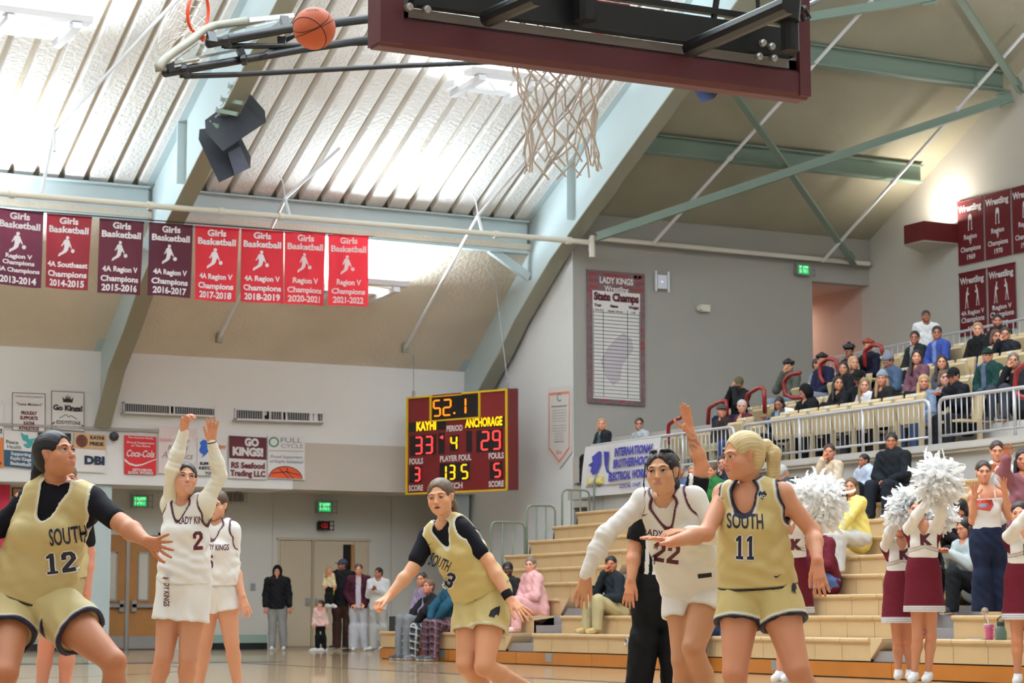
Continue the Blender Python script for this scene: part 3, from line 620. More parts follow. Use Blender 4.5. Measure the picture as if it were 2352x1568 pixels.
obj('door_leaf', MB().box((x0+.02, Yd-.03, .05), (xm-.03, Yd, zt-.03)), M_beige, d); obj('door_leaf', MB().box((xm+.03, Yd-.03, .05), (xo-.06, Yd, zt-.03)), M_beige, d)
obj('mullion', MB().box((xm-.03, Yd-.06, 0), (xm+.03, Yd, zt)), mat('mullion_tan', (160, 146, 120), .5), d)
obj('opening', MB().box((xo-.05, Yd-.012, 0), (xo+.12, Yd-.005, zt-.08)), M_dark, d); obj('door_edge', MB().box((xo+.12, Yd-.06, 0), (xo+.18, Yd, zt-.08)), M_wood, d); obj('door_leaf', MB().box((xo+.22, Yd-.03, 0), (x1-.02, Yd, zt-.03)), M_beige, d)
obj('door_handle', MB().box((xm-.16, Yd-.09, .92), (xm-.08, Yd-.03, 1.06)), M_alu, d); obj('door_handle', MB().box((xm+.07, Yd-.09, .92), (xm+.15, Yd-.03, 1.06)), M_alu, d)
P0 = at(10, 1110, Y=42.9); tag(obj('wall_hanging', MB().box((at(-20, 1112, Y=43.6).x, 43.6, 1.9), (at(24, 1112, Y=43.6).x, 43.64, at(20, 1113, Y=43.6).z)), mat('pink_red_cloth', (200, 44, 74), .7)), 'pinkish red hanging under the overhang at the far left', 'banner')
Pq = wall_panel((27, 1119, 88, 1121, 1148, 1140), 44.0, .1); tt = board('notice_board', 'small pale sign in a dark frame under the overhang at left', 'sign', Pq, M_ptan)
mb = MB(); [Pq.rect(mb, *r_, .01) for r_ in ((0, 0, 1, .1), (0, .9, 1, 1), (0, 0, .05, 1), (.95, 0, 1, 1))]; obj('frame', mb, M_pk, tt)
# tall wrestling poster, greige wall
P = Panel(*[at(x, y, Y=YG-.05) for x, y in ((1348, 618), (1481, 629), (1482, 933), (1350, 924))], (0, -1, 0))
t = board('poster', 'tall framed Lady Kings wrestling poster listing state champs', 'poster', P, mat('poster_scale_pattern', (122, 96, 98), .5, noise=.5, nscale=9))
mb = MB(); random.seed(3)
for i in range(46):
    u, v = random.random(), random.random(); 
    if (.12 < u < .88 and .04 < v < .86): continue
    P.ell(mb, min(.93, max(.07, u)), min(.97, max(.03, v)), .06, .014, .006, 10)
for i in range(12): P.ell(mb, .1+.8*(i % 4)/3, .87+.1*(i//4)/2, .09, .014, .006, 12)
obj('print', mb, mat('poster_scale_red', (150, 62, 64), .5), t)
mb = MB(); P.rect(mb, .09, .035, .91, .845, .008); obj('print', mb, M_pw, t)
mb = MB(); P.text(mb, 'LADY KINGS', .5, .925, .045, .6, fit=.58, off=.012); P.text(mb, 'Wrestling', .5, .865, .04, .4, fit=.42, off=.012); obj('lettering', mb, M_letter, t)
mb = MB(); P.text(mb, 'State Champs', .5, .8, .055, 1.0, fit=.78, off=.012)
for s_, u in (('Year', .18), ('Name', .46), ('Weight', .8)): P.text(mb, s_, u, .735, .02, 1., off=.012, fit=.05+.022*len(s_))
obj('lettering', mb, M_pm, t)
mb = MB()
for k in range(24): P.rect(mb, .1, .05+.66*k/24-.0018, .9, .05+.66*k/24+.0018, .012)
for u in (.1, .27, .69, .9): P.rect(mb, u-.004, .05, u+.004, .71, .012)
for s_, u, f_ in (('1974-75', .185, .12), ('Hayley Gibson', .48, .26), ('120', .79, .07)): P.text(mb, s_, u, .697, .014, .3, fit=f_, off=.014)
obj('lettering', mb, M_pk, t)
mb = MB(); P.pg(mb, [(.3, .2), (.22, .32), (.34, .42), (.5, .5), (.62, .54), (.76, .5), (.8, .42), (.7, .36), (.6, .3), (.56, .18), (.44, .14)], .0095); obj('print', mb, mat('poster_watermark', (206, 198, 204), .5), t)
# pentagon banner on the side wall edge
P = Panel(at(1257, 890, X=XS-.03), at(1313, 884, X=XS-.03), at(1313, 1076, X=XS-.03), at(1257, 1076, X=XS-.03), (-1, 0, 0))
t = thing('pennant', 'white pointed banner with an orange border on the side wall', 'banner', P.p(.5, .0))
def pent(k, off): return [P.p(.5+(u-.5)*k, .5+(v-.5)*k+(.0), off) for u, v in ((0, .2), (.5, 0), (1, .2), (1, 1), (0, 1))]
obj('sheet', MB().poly(pent(1, 0), (.01, 0, 0)), M_pw, t)
mb = MB(); a, b_ = pent(.86, .006), pent(.8, .006)
for i in range(5): j = (i+1) % 5; mb.quad(a[i], a[j], b_[j], b_[i])
obj('print', mb, mat('poster_border_orange', (232, 140, 120), .5), t)
mb = MB(); P.text(mb, 'C', .5, .86, .1, .5, fit=.18, off=.008); P.text(mb, 'ASAA Sportsmanship Award', .5, .76, .022, .8, fit=.64, off=.008)
for k in range(11): P.text(mb, 'the player coach and fans will', .5, .71-.033*k-(.02 if k > 4 else 0), .013, .3, fit=.58 if k < 8 else .36, off=.008)
P.text(mb, 'asaa.org', .5, .33, .02, .8, fit=.4, off=.008); obj('lettering', mb, M_pgy, t)
mb = MB(); P.text(mb, 'tbo', .5, .2, .05, .2, fit=.24, off=.008); obj('lettering', mb, mat('poster_border_orange', 0), t)
# ---------------------------------------------------------------- scoreboard
P = Panel(at(935, 912, D=46.4), at(1166, 892, D=44.6), at(1167, 1126, D=44.6), at(933, 1136, D=46.4), (0, 0, 0))
P.front = -((P.tr-P.tl).cross(P.tl-P.bl)).normalized()
if P.front.y > 0: P.front = -P.front
t = thing('scoreboard', 'maroon electronic scoreboard with a yellow frame reading 33 to 29', 'scoreboard', P.p(.5, 0))
M_sb = mat('scoreboard_maroon', (112, 22, 26), .4); M_ye = mat('scoreboard_yellow', (226, 186, 30), .4); M_bk = mat('scoreboard_window', (18, 12, 14), .3)
obj('cabinet', MB().poly([P.p(0, 0), P.p(1, 0), P.p(1, 1), P.p(0, 1)], -P.front*.32), M_sb, t)
mb = MB()
def fr(a, b_, c_, d, th=.03):
    mb.poly([P.p(a, b_, .0), P.p(c_, b_, .0), P.p(c_, d, .0), P.p(a, d, .0)], P.front*th)
fr(0, 0, 1, .018); fr(0, 0, .015, 1); fr(.985, 0, 1, 1); fr(0, .982, .26, 1); fr(.56, .982, 1, 1); fr(.24, .73, .255, 1); fr(.725, .73, .74, 1); fr(.24, .73, .74, .745); fr(.26, .975, .56, .985)
obj('frame', mb, M_ye, t)
mb = MB()
for r_ in ((.26, .748, .722, .972), (.02, .64, .4, .735), (.59, .63, .97, .73), (.035, .395, .3, .6), (.325, .4, .385, .61), (.44, .42, .53, .58), (.6, .4, .655, .61), (.7, .39, .95, .61), (.035, .12, .155, .29), (.34, .12, .635, .3), (.83, .12, .95, .29)): P.rect(mb, *r_, .006)
obj('window', mb, M_bk, t)
SG = {'0': 'abcdef', '1': 'bc', '2': 'abged', '3': 'abgcd', '4': 'fgbc', '5': 'afgcd', '9': 'abfgcd'}
def seg7(mb, ch, u0, u1, v0, v1, off=.02):
    w = (u1-u0); h_ = (v1-v0); tk = .013
    L = {'a': ((0, 1), (1, 1)), 'b': ((1, 1), (1, .5)), 'c': ((1, .5), (1, 0)), 'd': ((0, 0), (1, 0)), 'e': ((0, 0), (0, .5)), 'f': ((0, .5), (0, 1)), 'g': ((0, .5), (1, .5))}
    for c in SG[ch]:
        (a, b_), (c_, d) = L[c]; A = Vector((u0+a*w, v0+b_*h_)); B = Vector((u0+c_*w, v0+d*h_)); dd = (B-A).normalized(); A += dd*.008; B -= dd*.008; n_ = Vector((-dd.y, dd.x))*tk*.62
        P.pg(mb, [tuple(A-dd*.006), tuple(A+n_), tuple(B+n_), tuple(B+dd*.006), tuple(B-n_), tuple(A-n_)], off)
M_am = mat('led_amber', (255, 140, 16), .4, emit=1.0); M_rd = mat('led_red', (255, 60, 60), .4, emit=1.5); M_yl = mat('led_yellow', (255, 200, 16), .4, emit=1.0)
mb = MB(); seg7(mb, '5', .28, .345, .785, .94); seg7(mb, '2', .378, .45, .785, .94); P.ell(mb, .487, .8, .01, .01, .02); seg7(mb, '1', .53, .597, .785, .94); o = obj('digits', mb, M_am, t, label='amber game clock digits')
mb = MB(); seg7(mb, '3', .095, .16, .415, .58); seg7(mb, '3', .2, .265, .415, .58); seg7(mb, '2', .755, .82, .415, .59); seg7(mb, '9', .865, .93, .415, .59); seg7(mb, '3', .09, .14, .14, .27); seg7(mb, '5', .875, .93, .14, .27); P.pg(mb, [(.34, .565), (.375, .585), (.375, .545)], .02); obj('digits', mb, M_rd, t, label='red score and foul digits')
mb = MB(); seg7(mb, '4', .455, .51, .435, .565); seg7(mb, '1', .36, .405, .14, .275); seg7(mb, '3', .44, .49, .14, .275); seg7(mb, '5', .56, .615, .14, .275)
P.text(mb, 'KAYHI', .205, .687, .085, .7, fit=.2, off=.02); P.text(mb, 'ANCHORAGE', .775, .683, .085, .5, fit=.36, off=.02); obj('digits', mb, M_yl, t, label='yellow dot matrix names and small digits')
mb = MB()
for s_, u, v, f_ in (('PERIOD', .485, .645, .16), ('FOULS', .1, .335, .14), ('PLAYER FOUL', .495, .345, .31), ('FOULS', .89, .345, .145), ('SCORE', .1, .062, .145), ('MATCH', .46, .068, .21), ('SCORE', .89, .067, .145)): P.text(mb, s_, u, v, .055, .5, fit=f_, off=.008)
obj('lettering', mb, M_letter, t)
for u, pt in ((.05, (950, 815)), (.98, (1135, 628))):
    Q = onplane(*pt, (0, 43, 5.85), (0, .723, 1)); obj('hanging_wire', MB().tube([P.p(u, 1.0, -.05), P.p(u, 1.1, -.05), Q], .01, 5), M_pgy, t); obj('bracket', MB().tube([P.p(u, 1.0, -.05), P.p(u, 1.06, -.05)], .03, 6), M_pgy, t)
# ---------------------------------------------------------------- speakers under the rafter
M_spk = mat('speaker_black', (48, 50, 58), .5)
def solid(name, label, cat, quad, depth_vec, m_):
    t = thing(name, label, cat, quad[3]); return t, quad
t = thing('loudspeaker', 'upper dark loudspeaker cabinet hung under the left rafter', 'speaker', at(540, 300, D=38.4), 'dark speakers hung under the rafter')
q = [at(472, 303, D=38.2), at(512, 347, D=37.6), at(611, 281, D=38.6), at(568, 231, D=39.2)]
obj('cabinet', MB().poly(q, (.1, .32, .28)), M_spk, t)
t2 = thing('loudspeaker', 'lower dark loudspeaker cabinet tilted below the other one', 'speaker', at(520, 360, D=38.4), 'dark speakers hung under the rafter')
q = [at(456, 320, D=38.6), at(503, 419, D=37.6), at(575, 385, D=38.2), at(538, 310, D=39)]
obj('cabinet', MB().poly(q, (.12, .3, .25)), M_spk, t2)
obj('grille', MB().poly([at(524, 350, D=38.05), at(540, 401, D=37.7), at(573, 384, D=38.1), at(552, 335, D=38.6)], (-.01, -.02, -.02)), mat('speaker_grille', (66, 70, 84), .5), t2)  # lit area of the cabinet, painted as a lighter plate
mb = MB()
for a, b_ in (((525, 198), (572, 208)), ((508, 228), (556, 236)), ((497, 253), (545, 262)), ((482, 285), (500, 290))): 
    obj('clamp', MB().bar(at(*a, D=38.6), at(*b_, D=38.3), .04, .07), M_purlin, t); obj('eye_bolt', MB().tube([at(a[0], a[1]-9, D=38.5), at(a[0]+5, a[1]+10, D=38.5), at(a[0]-3, a[1]+16, D=38.5)], .012, 5), M_alu, t)
t3 = thing('loudspeaker', 'pale blue speaker corner just showing under the backboard edge', 'speaker', at(1620, 220, D=41), 'dark speakers hung under the rafter')
obj('cabinet', MB().poly([at(1585, 190, D=41), at(1610, 236, D=40.6), at(1640, 226, D=40.8), at(1660, 200, D=41.3)], (.1, .3, .3)), mat('speaker_bluegrey', (84, 92, 130), .5), t3)
obj('cabinet', MB().poly([at(1630, 190, D=40.6), at(1640, 222, D=40.4), at(1658, 208, D=40.8), at(1650, 190, D=41)], (.1, .3, .3)), M_spk, t3)
# ================================================================ lower bleachers
M_pan = mat('bleacher_panel_tan', (198, 168, 126), .45, noise=.07, nscale=4); M_lip = mat('bleacher_lip_tan', (206, 178, 138), .4, noise=.04, nscale=3)
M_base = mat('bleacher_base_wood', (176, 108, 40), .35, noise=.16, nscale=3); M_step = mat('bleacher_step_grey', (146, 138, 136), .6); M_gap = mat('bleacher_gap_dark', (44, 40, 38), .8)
NR = 9; RUN = .455; Y0B = 15.5; Y1B = 33.45
def rx(k): return 15+RUN*(k-1)          # front of row k (1..9)
def rz(k): return .19+.25*k
bl = thing('bleachers', 'tan moulded bleachers with orange wooden base along the sideline', 'bleachers', (15, 25, 0))
A1 = (19.42, 20.3); A2 = (28.2, 29.05)   # the two aisles
def pan_mesh(w):
    mb = MB(); y = w-.008
    pr = [(0.02, 0), (0.02, .185), (.0, .2), (-.012, .215), (-.012, .238), (.0, .25), (RUN-.001, .25), (RUN-.001, .235), (.03, .18), (.03, 0)]
    mb.poly([(a, 0.004, b_) for a, b_ in pr], (0, y, 0)); return mb.mesh('seat_panel', M_pan)
sec = [(Y0B, A1[0]), (A1[1], A2[0]), (A2[1], Y1B)]
cache = {}
for k in range(1, NR+1):
    for (a, b_) in sec:
        pass
    for (a, b_) in sec:
        if k >= 8: 
            if a != Y0B: continue
            b_ = Y1B
        if k in (3, 5, 7) and b_ in (A1[0], A2[0]): pass
        n = max(1, round((b_-a)/.54)); w = (b_-a)/n; key = round(w, 3)
        if key not in cache: cache[key] = pan_mesh(w)
        for i in range(n):
            o = link('seat_panel', cache[key], bl, (rx(k)-15, a+w*i-25, rz(k-1)))
    # angled caps at the aisle
    if k < 8:
        for ya, s_ in ((A1[1], -1), (A2[1], -1)):
            mb = MB(); x = rx(k); z0_ = rz(k-1)
            if k % 2 == 1:
                mb.poly([(x+.02, ya, z0_+.02), (x+.02, ya, z0_+.25), (x+.02, ya+s_*.22, z0_+.25), (x+.02, ya+s_*.2, z0_+.21)], (RUN, 0, 0)); obj('end_cap', mb, M_lip, bl)
        for (a, b_) in ((A1[0], A1[1]), (A2[0], A2[1])):
            obj('aisle_step', MB().box((rx(k)+.06, a, rz(k-1)-.02), (rx(k)+.4, b_, rz(k-1)+.11)), M_step, bl)
            obj('aisle_back', MB().box((rx(k)+.36, a, rz(k-1)), (rx(k)+.44, b_, rz(k)-.005)), M_step, bl)
bw = 2.2; n = int((Y1B-Y0B)/bw)+1
for i in range(n):
    a = Y0B+i*bw; b_ = min(a+bw-.01, Y1B)
    obj('base_board', MB().box((15.0, a, .012), (15.05, b_, .175)), M_base, bl)
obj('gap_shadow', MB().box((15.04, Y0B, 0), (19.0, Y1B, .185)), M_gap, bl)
for yy in (27.6, 31.0, 22.0): obj('wheel_plate', MB().box((14.992, yy, .05), (15.0, yy+.2, .17)), M_alu, bl)
mb = MB()
pr = [(15.06, .2)]
for k in range(1, NR+1): pr += [(rx(k)+.03, rz(k)-.02), (rx(k+1)+.0, rz(k)-.02)]
pr[-1] = (19.19, rz(NR)-.02); pr += [(19.19, .2)]
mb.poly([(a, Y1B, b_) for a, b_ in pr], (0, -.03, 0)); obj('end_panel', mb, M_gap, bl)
# far end guard rails: stepped loops with bars
M_rail = mat('guard_rail_green_grey', (112, 122, 108), .4); M_galv = mat('rail_silver_paint', (188, 188, 192), .35, metal=.3)
def loop_rail(P0, P1, zt, zb, nb, m_, t, r=.018):
    P0 = Vector(P0); P1 = Vector(P1); d = (P1-P0).normalized(); c = .09
    def w(p, z_): return Vector((p.x, p.y, z_))
    obj('frame', MB().tube([w(P0, zb), w(P0, zt-c), w(P0+d*c*.3, zt-c*.3), w(P0+d*c, zt), w(P1-d*c, zt), w(P1-d*c*.3, zt-c*.3), w(P1, zt-c), w(P1, zb)], r, 8), m_, t, True)
    for i in range(1, nb+1):
        q = P0.lerp(P1, i/(nb+1)); obj('baluster', MB().tube([w(q, zb), w(q, zt)], r*.8, 6), m_, t, True)
YE = Y1B+.05
gl = [(1128, 1205, 1198, 1340), (1210, 1275, 1160, 1320), (1291, 1354, 1124, 1290), (1364, 1428, 1093, 1262), (1435, 1500, 1062, 1235)]
for i, (a, b_, ty, by) in enumerate(gl):
    p0 = at(a, ty, Y=YE); p1 = at(b_, ty, Y=YE); k = i+4; zt = p0.z; zb = at(a, by+20, Y=YE).z
    t = thing('guard_rail', 'green grey loop guard rail at the bleacher end, '+['lowest and furthest left', 'second from left', 'third from left', 'fourth from left, before the white banner', 'highest, partly behind the player in white'][i], 'railing', (p0.x, YE, zb), 'stepped guard rails at the bleacher end')
    loop_rail((p0.x, YE, 0), (p1.x, YE, 0), zt, zb-.25, 2, M_rail, t)
# ================================================================ parapet, slab, upper deck
M_par = mat('parapet_paint', (176, 174, 172), .7, noise=.03); M_slab = mat('slab_edge', (184, 178, 172), .7, noise=.05)
o = struct(obj('wall_parapet', MB().box((19.2, 12, 0), (19.45, 34.05, 2.86)).box((19.45, 33.9, 0), (21.5, 34.05, 2.86)), M_par)); o['label'] = 'pale parapet wall between the bleachers and the upper deck'
o = struct(obj('floor_deck', MB().box((19.12, 12, 2.86), (20.7, 34.1, 3.0)), M_slab)); o['label'] = 'concrete edge of the upper deck'
obj('drip_edge', MB().box((19.09, 12, 2.9), (19.12, 34.1, 2.92)), M_greige, o)
o = struct(obj('floor_risers', MB().box((20.7, 12, 2.8), (21.5, 36.2, 3.4)).box((20.0, 34.1, 2.8), (20.7, 36.2, 3.0)).box((21.5, 12, 2.8), (22.3, YG-.002, 3.8)).box((22.3, 12, 2.8), (23.1, YG-.002, 4.2)).box((23.1, 12, 2.8), (XR, YG-.002, 4.25)), M_slab)); o['label'] = 'stepped concrete risers of the upper deck'
# silver railing along the deck edge
XRL = 19.2
segs = [(33.95, 29.38, 'left railing section carrying the white banner'), (29.12, 24.5, 'middle railing section behind the blond player'), (24.28, 19.6, 'right railing section above the cheerleaders'), (19.4, 15, 'railing section beyond the right edge')]
for ya, yb, nm in segs:
    t = thing('deck_railing', 'silver '+nm, 'railing', (XRL, ya, 3.0), 'silver railings of the upper deck'); c = .09; zt = 3.62
    obj('top_rail', MB().tube([(XRL, ya, 3.0), (XRL, ya, zt-c), (XRL, ya-c*.3, zt-c*.3), (XRL, ya-c, zt), (XRL, yb+c, zt), (XRL, yb+c*.3, zt-c*.3), (XRL, yb, zt-c), (XRL, yb, 3.0)], .026, 8), M_galv, t, True)
    obj('bottom_rail', MB().tube([(XRL, ya, 3.11), (XRL, yb, 3.11)], .018, 8), M_galv, t, True)
    n = int((ya-yb)/.115); ym = (ya+yb)/2
    bm_ = MB().tube([(0, 0, 3.11), (0, 0, zt)], .009, 6).mesh('baluster', M_galv, True)
    for i in range(1, n):
        link('baluster', bm_, t, (0, (yb-ya)*i/n, -3.0))
    for q in (.33, .67): obj('post', MB().tube([(XRL, ya+(yb-ya)*q, 3.0), (XRL, ya+(yb-ya)*q, zt)], .024, 8), M_galv, t, True)
# union banner tied to the railing
P = Panel(at(1345, 1026, X=19.1), at(1517, 1003, X=19.1), at(1500, 1127, X=19.1), at(1334, 1142, X=19.1), (-1, 0, 0))
P.sag = lambda u, v: .02*math.sin(u*9+v*3)
t = thing('railing_banner', 'white electrical workers union banner tied to the deck railing', 'banner', P.p(.5, 0)); cloth_sheet(P, cloth('banner_cloth_white', (232, 232, 236), .15), t, 14, 10, hem=False)
mb = MB()
for s_, v, f_ in (('INTERNATIONAL', .8, .5), ('BROTHERHOOD', .58, .52), ('ELECTRICAL WORKERS', .34, .62)): P.text(mb, s_, .685, v, .15, .8, fit=f_, off=.03)
P.text(mb, 'LOCAL 1547', .7, .14, .07, .5, fit=.3, off=.03)
P.pg(mb, [(.17, .42), (.13, .5), (.14, .57), (.09, .62), (.14, .68), (.12, .78), (.2, .88), (.24, .86), (.25, .6), (.22, .45)], .03); P.pg(mb, [(.27, .86), (.35, .84), (.35, .52), (.4, .42), (.44, .38), (.42, .36), (.34, .45), (.3, .6)], .03)
obj('lettering', mb, mat('banner_ink_blue', (62, 62, 160), .5), t)
mb = MB(); P.rect(mb, .1, .24, .31, .38, .028); obj('print', mb, mat('banner_ink_yellow', (240, 205, 30), .5), t)
mb = MB(); P.text(mb, 'IBEW', .205, .31, .1, .6, fit=.17, off=.032); obj('lettering', mb, M_pw, t); mb = MB(); P.text(mb, 'LOCAL 1547', .2, .19, .05, .5, fit=.2, off=.032); obj('lettering', mb, M_pk, t)
# folding seats of the upper deck
M_seat = mat('deck_seat_tan', (190, 168, 130), .42, noise=.04, nscale=5); M_sfr = mat('seat_bracket', (170, 150, 118), .5); M_tagp = mat('seat_number_tag', (240, 236, 228), .4)
def seat_meshes():
    mb = MB(); mb.poly([(.0, -.22, .42), (.06, -.22, .8), (.09, -.2, .84), (.12, -.2, .84), (.1, -.22, .78), (.04, -.22, .42)], (0, .44, 0)); a = mb.mesh('backrest', M_seat)
    mb = MB(); mb.poly([(-.04, -.21, .4), (-.12, -.2, .72), (-.09, -.2, .76), (-.05, -.2, .74), (.0, -.21, .4)], (0, .42, 0)); b_ = mb.mesh('seat', M_seat)
    mb = MB(); mb.box((-.04, -.24, 0), (.03, -.2, .44)).box((-.1, -.24, 0), (.1, -.2, .04)); c = mb.mesh('bracket', M_sfr)
    mb = MB(); mb.box((.035, -.05, .79), (.055, .05, .83)); d = mb.mesh('number_tag', M_tagp)
    return [('backrest', a), ('seat', b_), ('bracket', c), ('number_tag', d)]
sms = seat_meshes()
rownm = ['front row', 'second row', 'third row', 'back row']
proto = None
for r in range(4):
    x = 20.42+.8*r; z_ = 3.0+.4*r; y = 17.2
    while y < 33.3-(.6*r):
        if abs(y-24.4) > .4 and abs(y-29.3) > (.4 if r else 0.2):
            if proto is None:
                proto = thing('folding_seat', 'tan folding stadium seat in the '+rownm[r]+' of the upper deck', 'seat', (x, y, z_), 'tan folding seats, '+rownm[r])
                for nm, me in sms: link(nm, me, proto)
            else:
                c_ = proto.copy(); C.objects.link(c_); c_.location = (x, y, z_); c_['label'] = 'tan folding stadium seat in the '+rownm[r]+' of the upper deck'; c_['group'] = 'tan folding seats, '+rownm[r]
                for ch in proto.children:
                    if ch.name.startswith('number') or True:
                        d_ = ch.copy(); C.objects.link(d_); d_.parent = c_
        y += .53
for y in (25.6, 26.13, 26.66, 27.19, 27.72, 28.25, 28.78, 30.0):
    c_ = proto.copy(); C.objects.link(c_); c_.location = (19.74, y, 3.0); c_['label'] = 'empty tan folding seat right behind the deck railing'; c_['group'] = 'empty seats against the railing'
    for ch in proto.children: d_ = ch.copy(); C.objects.link(d_); d_.parent = c_
# maroon aisle handrails
M_hr = mat('handrail_maroon', (140, 30, 32), .35)
for pts, X, nm in (([(1535, 1020), (1535, 976), (1548, 965), (1574, 955), (1574, 1000)], 20.3, 'lowest, left of the raised hand'), ([(1626, 975), (1628, 937), (1646, 926), (1668, 918), (1670, 960)], 20.8, 'behind the man in the brown jacket'),
                   ([(1713, 935), (1716, 906), (1744, 889), (1755, 894), (1757, 949)], 21.0, 'right of the grey haired woman'), ([(1855, 912), (1820, 914), (1802, 903), (1801, 875), (1815, 860), (1838, 856)], 21.6, 'in front of the boy in olive'),
                   ([(1893, 880), (1884, 866), (1883, 836), (1902, 823), (1921, 827), (1925, 855)], 21.9, 'in front of the curly haired man in navy'), ([(1987, 843), (1986, 806), (2005, 791), (2024, 794), (2028, 815)], 22.6, 'in front of the red haired man'),
                   ([(2365, 830), (2335, 850), (2331, 895), (2338, 908), (2360, 915)], 20.3, 'at the right edge above the deck railing')):
    pp = [at(*q, X=X) for q in pts]
    t = thing('aisle_handrail', 'maroon tube handrail, '+nm, 'railing', pp[0], 'maroon aisle handrails of the upper deck')
    sm_ = [pp[0]]
    for i in range(1, len(pp)-1):
        sm_ += [pp[i].lerp(pp[i-1], .3), pp[i].lerp(pp[i-1], .12).lerp(pp[i+1], .06), pp[i].lerp(pp[i+1], .3)] if False else [pp[i].lerp(pp[i-1], .28), (pp[i]*2+pp[i-1]*.1+pp[i+1]*.1)/2.2, pp[i].lerp(pp[i+1], .28)]
    sm_.append(pp[-1]); obj('tube', MB().tube(sm_, .036, 8), M_hr, t, True)
# rail in front of the top walkway
X = 24.6; t = thing('walkway_rail', 'thin grey handrail along the top walkway by the right wall', 'railing', at(2120, 790, X=X))
A = at(1885, 828, X=X); B = at(2400, 722, X=X); obj('top_rail', MB().tube([A, B], .025, 6), M_galv, t)
nb = 40
bm_ = MB().tube([(0, 0, -.9), (0, 0, 0)], .009, 5).mesh('baluster', M_galv)
for i in range(nb+1):
    q = A.lerp(B, i/nb); link('baluster', bm_, t, q-t.location)
# items on the bleachers
def seat_pt(px, k, d=.2): 
    X = rx(k)+d; p_ = at(px, 1300, X=X); return Vector((X, p_.y, rz(k)))
# near right: at row 1 top
p_ = seat_pt(2268, 1); t = thing('drink_cup', 'pink tumbler with a straw on the lowest bleacher at right', 'cup', p_)
M_pinkc = mat('cup_pink', (226, 110, 170), .3); obj('cup', MB().lathe([(.0, 0), (.038, 0), (.045, .12), (.052, .125), (.05, .15), (0, .15)], p_, 20), M_pinkc, t, True)
obj('lid', MB().lathe([(0, .15), (.054, .15), (.054, .165), (0, .165)], p_, 20), M_pw, t); obj('straw', MB().tube([p_+Vector((0, 0, .15)), p_+Vector((-.01, .03, .27))], .005, 6), M_pw, t); obj('handle', MB().tube([p_+Vector((0, -.05, .12)), p_+Vector((0, -.1, .11)), p_+Vector((0, -.1, .05)), p_+Vector((0, -.05, .03))], .008, 6), M_pinkc, t)
p_ = seat_pt(2295, 1); t = thing('water_bottle', 'grey green squat bottle with a loop handle beside the pink tumbler', 'bottle', p_); M_gb = mat('bottle_grey_green', (110, 136, 126), .35)
obj('bottle', MB().lathe([(.0, 0), (.055, 0), (.06, .02), (.06, .08), (.045, .12), (.04, .14), (0, .15)], p_, 20), M_gb, t, True); obj('cap', MB().lathe([(0, .14), (.042, .14), (.04, .18), (0, .19)], p_, 16), mat('cap_dark_green', (70, 92, 86), .4), t)
obj('handle', MB().tube([p_+Vector((0, .04, .16)), p_+Vector((0, .05, .21)), p_+Vector((0, 0, .24)), p_+Vector((0, -.045, .2)), p_+Vector((0, -.045, .15))], .008, 6), mat('cap_dark_green', 0), t)
p_ = seat_pt(2248, 1, .1); tag(obj('paper_napkin', MB().box(p_, p_+Vector((.1, .22, .008))), M_pw), 'white paper napkin under the pink tumbler', 'paper')
p_ = seat_pt(2036, 4, .1); t = thing('water_bottle', 'tall pale yellow bottle standing beside the girl in yellow', 'bottle', Vector((p_.x, p_.y, rz(5))))
p_ = t.location.copy(); obj('bottle', MB().lathe([(.0, 0), (.04, 0), (.042, .02), (.042, .2), (.036, .22), (0, .22)], p_, 20), mat('bottle_yellow', (238, 226, 140), .35), t, True); obj('cap', MB().lathe([(0, .22), (.036, .22), (.036, .27), (.03, .28), (0, .28)], p_, 16), mat('cap_silver', (170, 172, 176), .3), t)
# backpack behind player 11
p_ = seat_pt(1765, 1, .12); t = thing('backpack', 'black backpack lying on the lowest bleacher behind the blond player', 'bag', p_)
mb = MB(); mb.poly([(0, -.2, 0), (0, -.17, .2), (0, -.08, .29), (0, .08, .28), (0, .17, .18), (0, .2, 0)], (.22, 0, 0)); M_bag = mat('bag_black', (22, 22, 26), .6); obj('body', mb, M_bag, t)
mb = MB(); mb.poly([(0, -.13, .02), (0, -.12, .12), (0, .1, .13), (0, .13, .02)], (-.06, 0, 0)); obj('pocket', mb, M_bag, t); obj('patch', MB().box(p_+Vector((-.012, -.03, .14)), p_+Vector((-.002, .05, .22))), mat('patch_pale', (200, 190, 150), .6), t)
obj('strap', MB().tube([p_+Vector((.0, -.1, .26)), p_+Vector((-.06, -.08, .32)), p_+Vector((-.05, .06, .31)), p_+Vector((0, .08, .27))], .014, 6), M_bag, t)
tag(obj('folded_cloth', MB().poly([at(1632, 1455, X=15.1), at(1648, 1418, X=15.1), at(1665, 1440, X=15.1), at(1660, 1470, X=15.1)], (.2, .1, 0)), mat('cloth_teal', (30, 110, 130), .8)), 'teal cloth bundle beside the black bag behind the white player', 'cloth')
p_ = at(1440, 1474, X=14.99); t = thing('tie_down_ring', 'small metal latch ring on the lowest bleacher front', 'latch', p_)
obj('ring', MB().tube([p_+Vector((-.01, .045*math.cos(a*.5236), .045*math.sin(a*.5236))) for a in range(12)], .008, 6, closed=True), M_alu, t); obj('plate', MB().box(p_-Vector((.004, .05, .0)), p_+Vector((.0, .05, .02))), M_alu, t)
tag(obj('equipment_case', MB().box((at(905, 1440, Y=34.6).x, 34.4, 0), (at(975, 1440, Y=34.6).x, 34.8, at(935, 1415, Y=34.4).z)), M_black), 'black case standing behind the seated couple in plaid', 'case')
tag(obj('lap_screen', MB().poly([at(1828, 1095, X=18.2), at(1835, 1135, X=18.2), at(1795, 1142, X=18.2), at(1800, 1098, X=18.2)], (.05, 0, 0)), M_bk), 'black screen beside the grey clad back below the railing', 'screen')
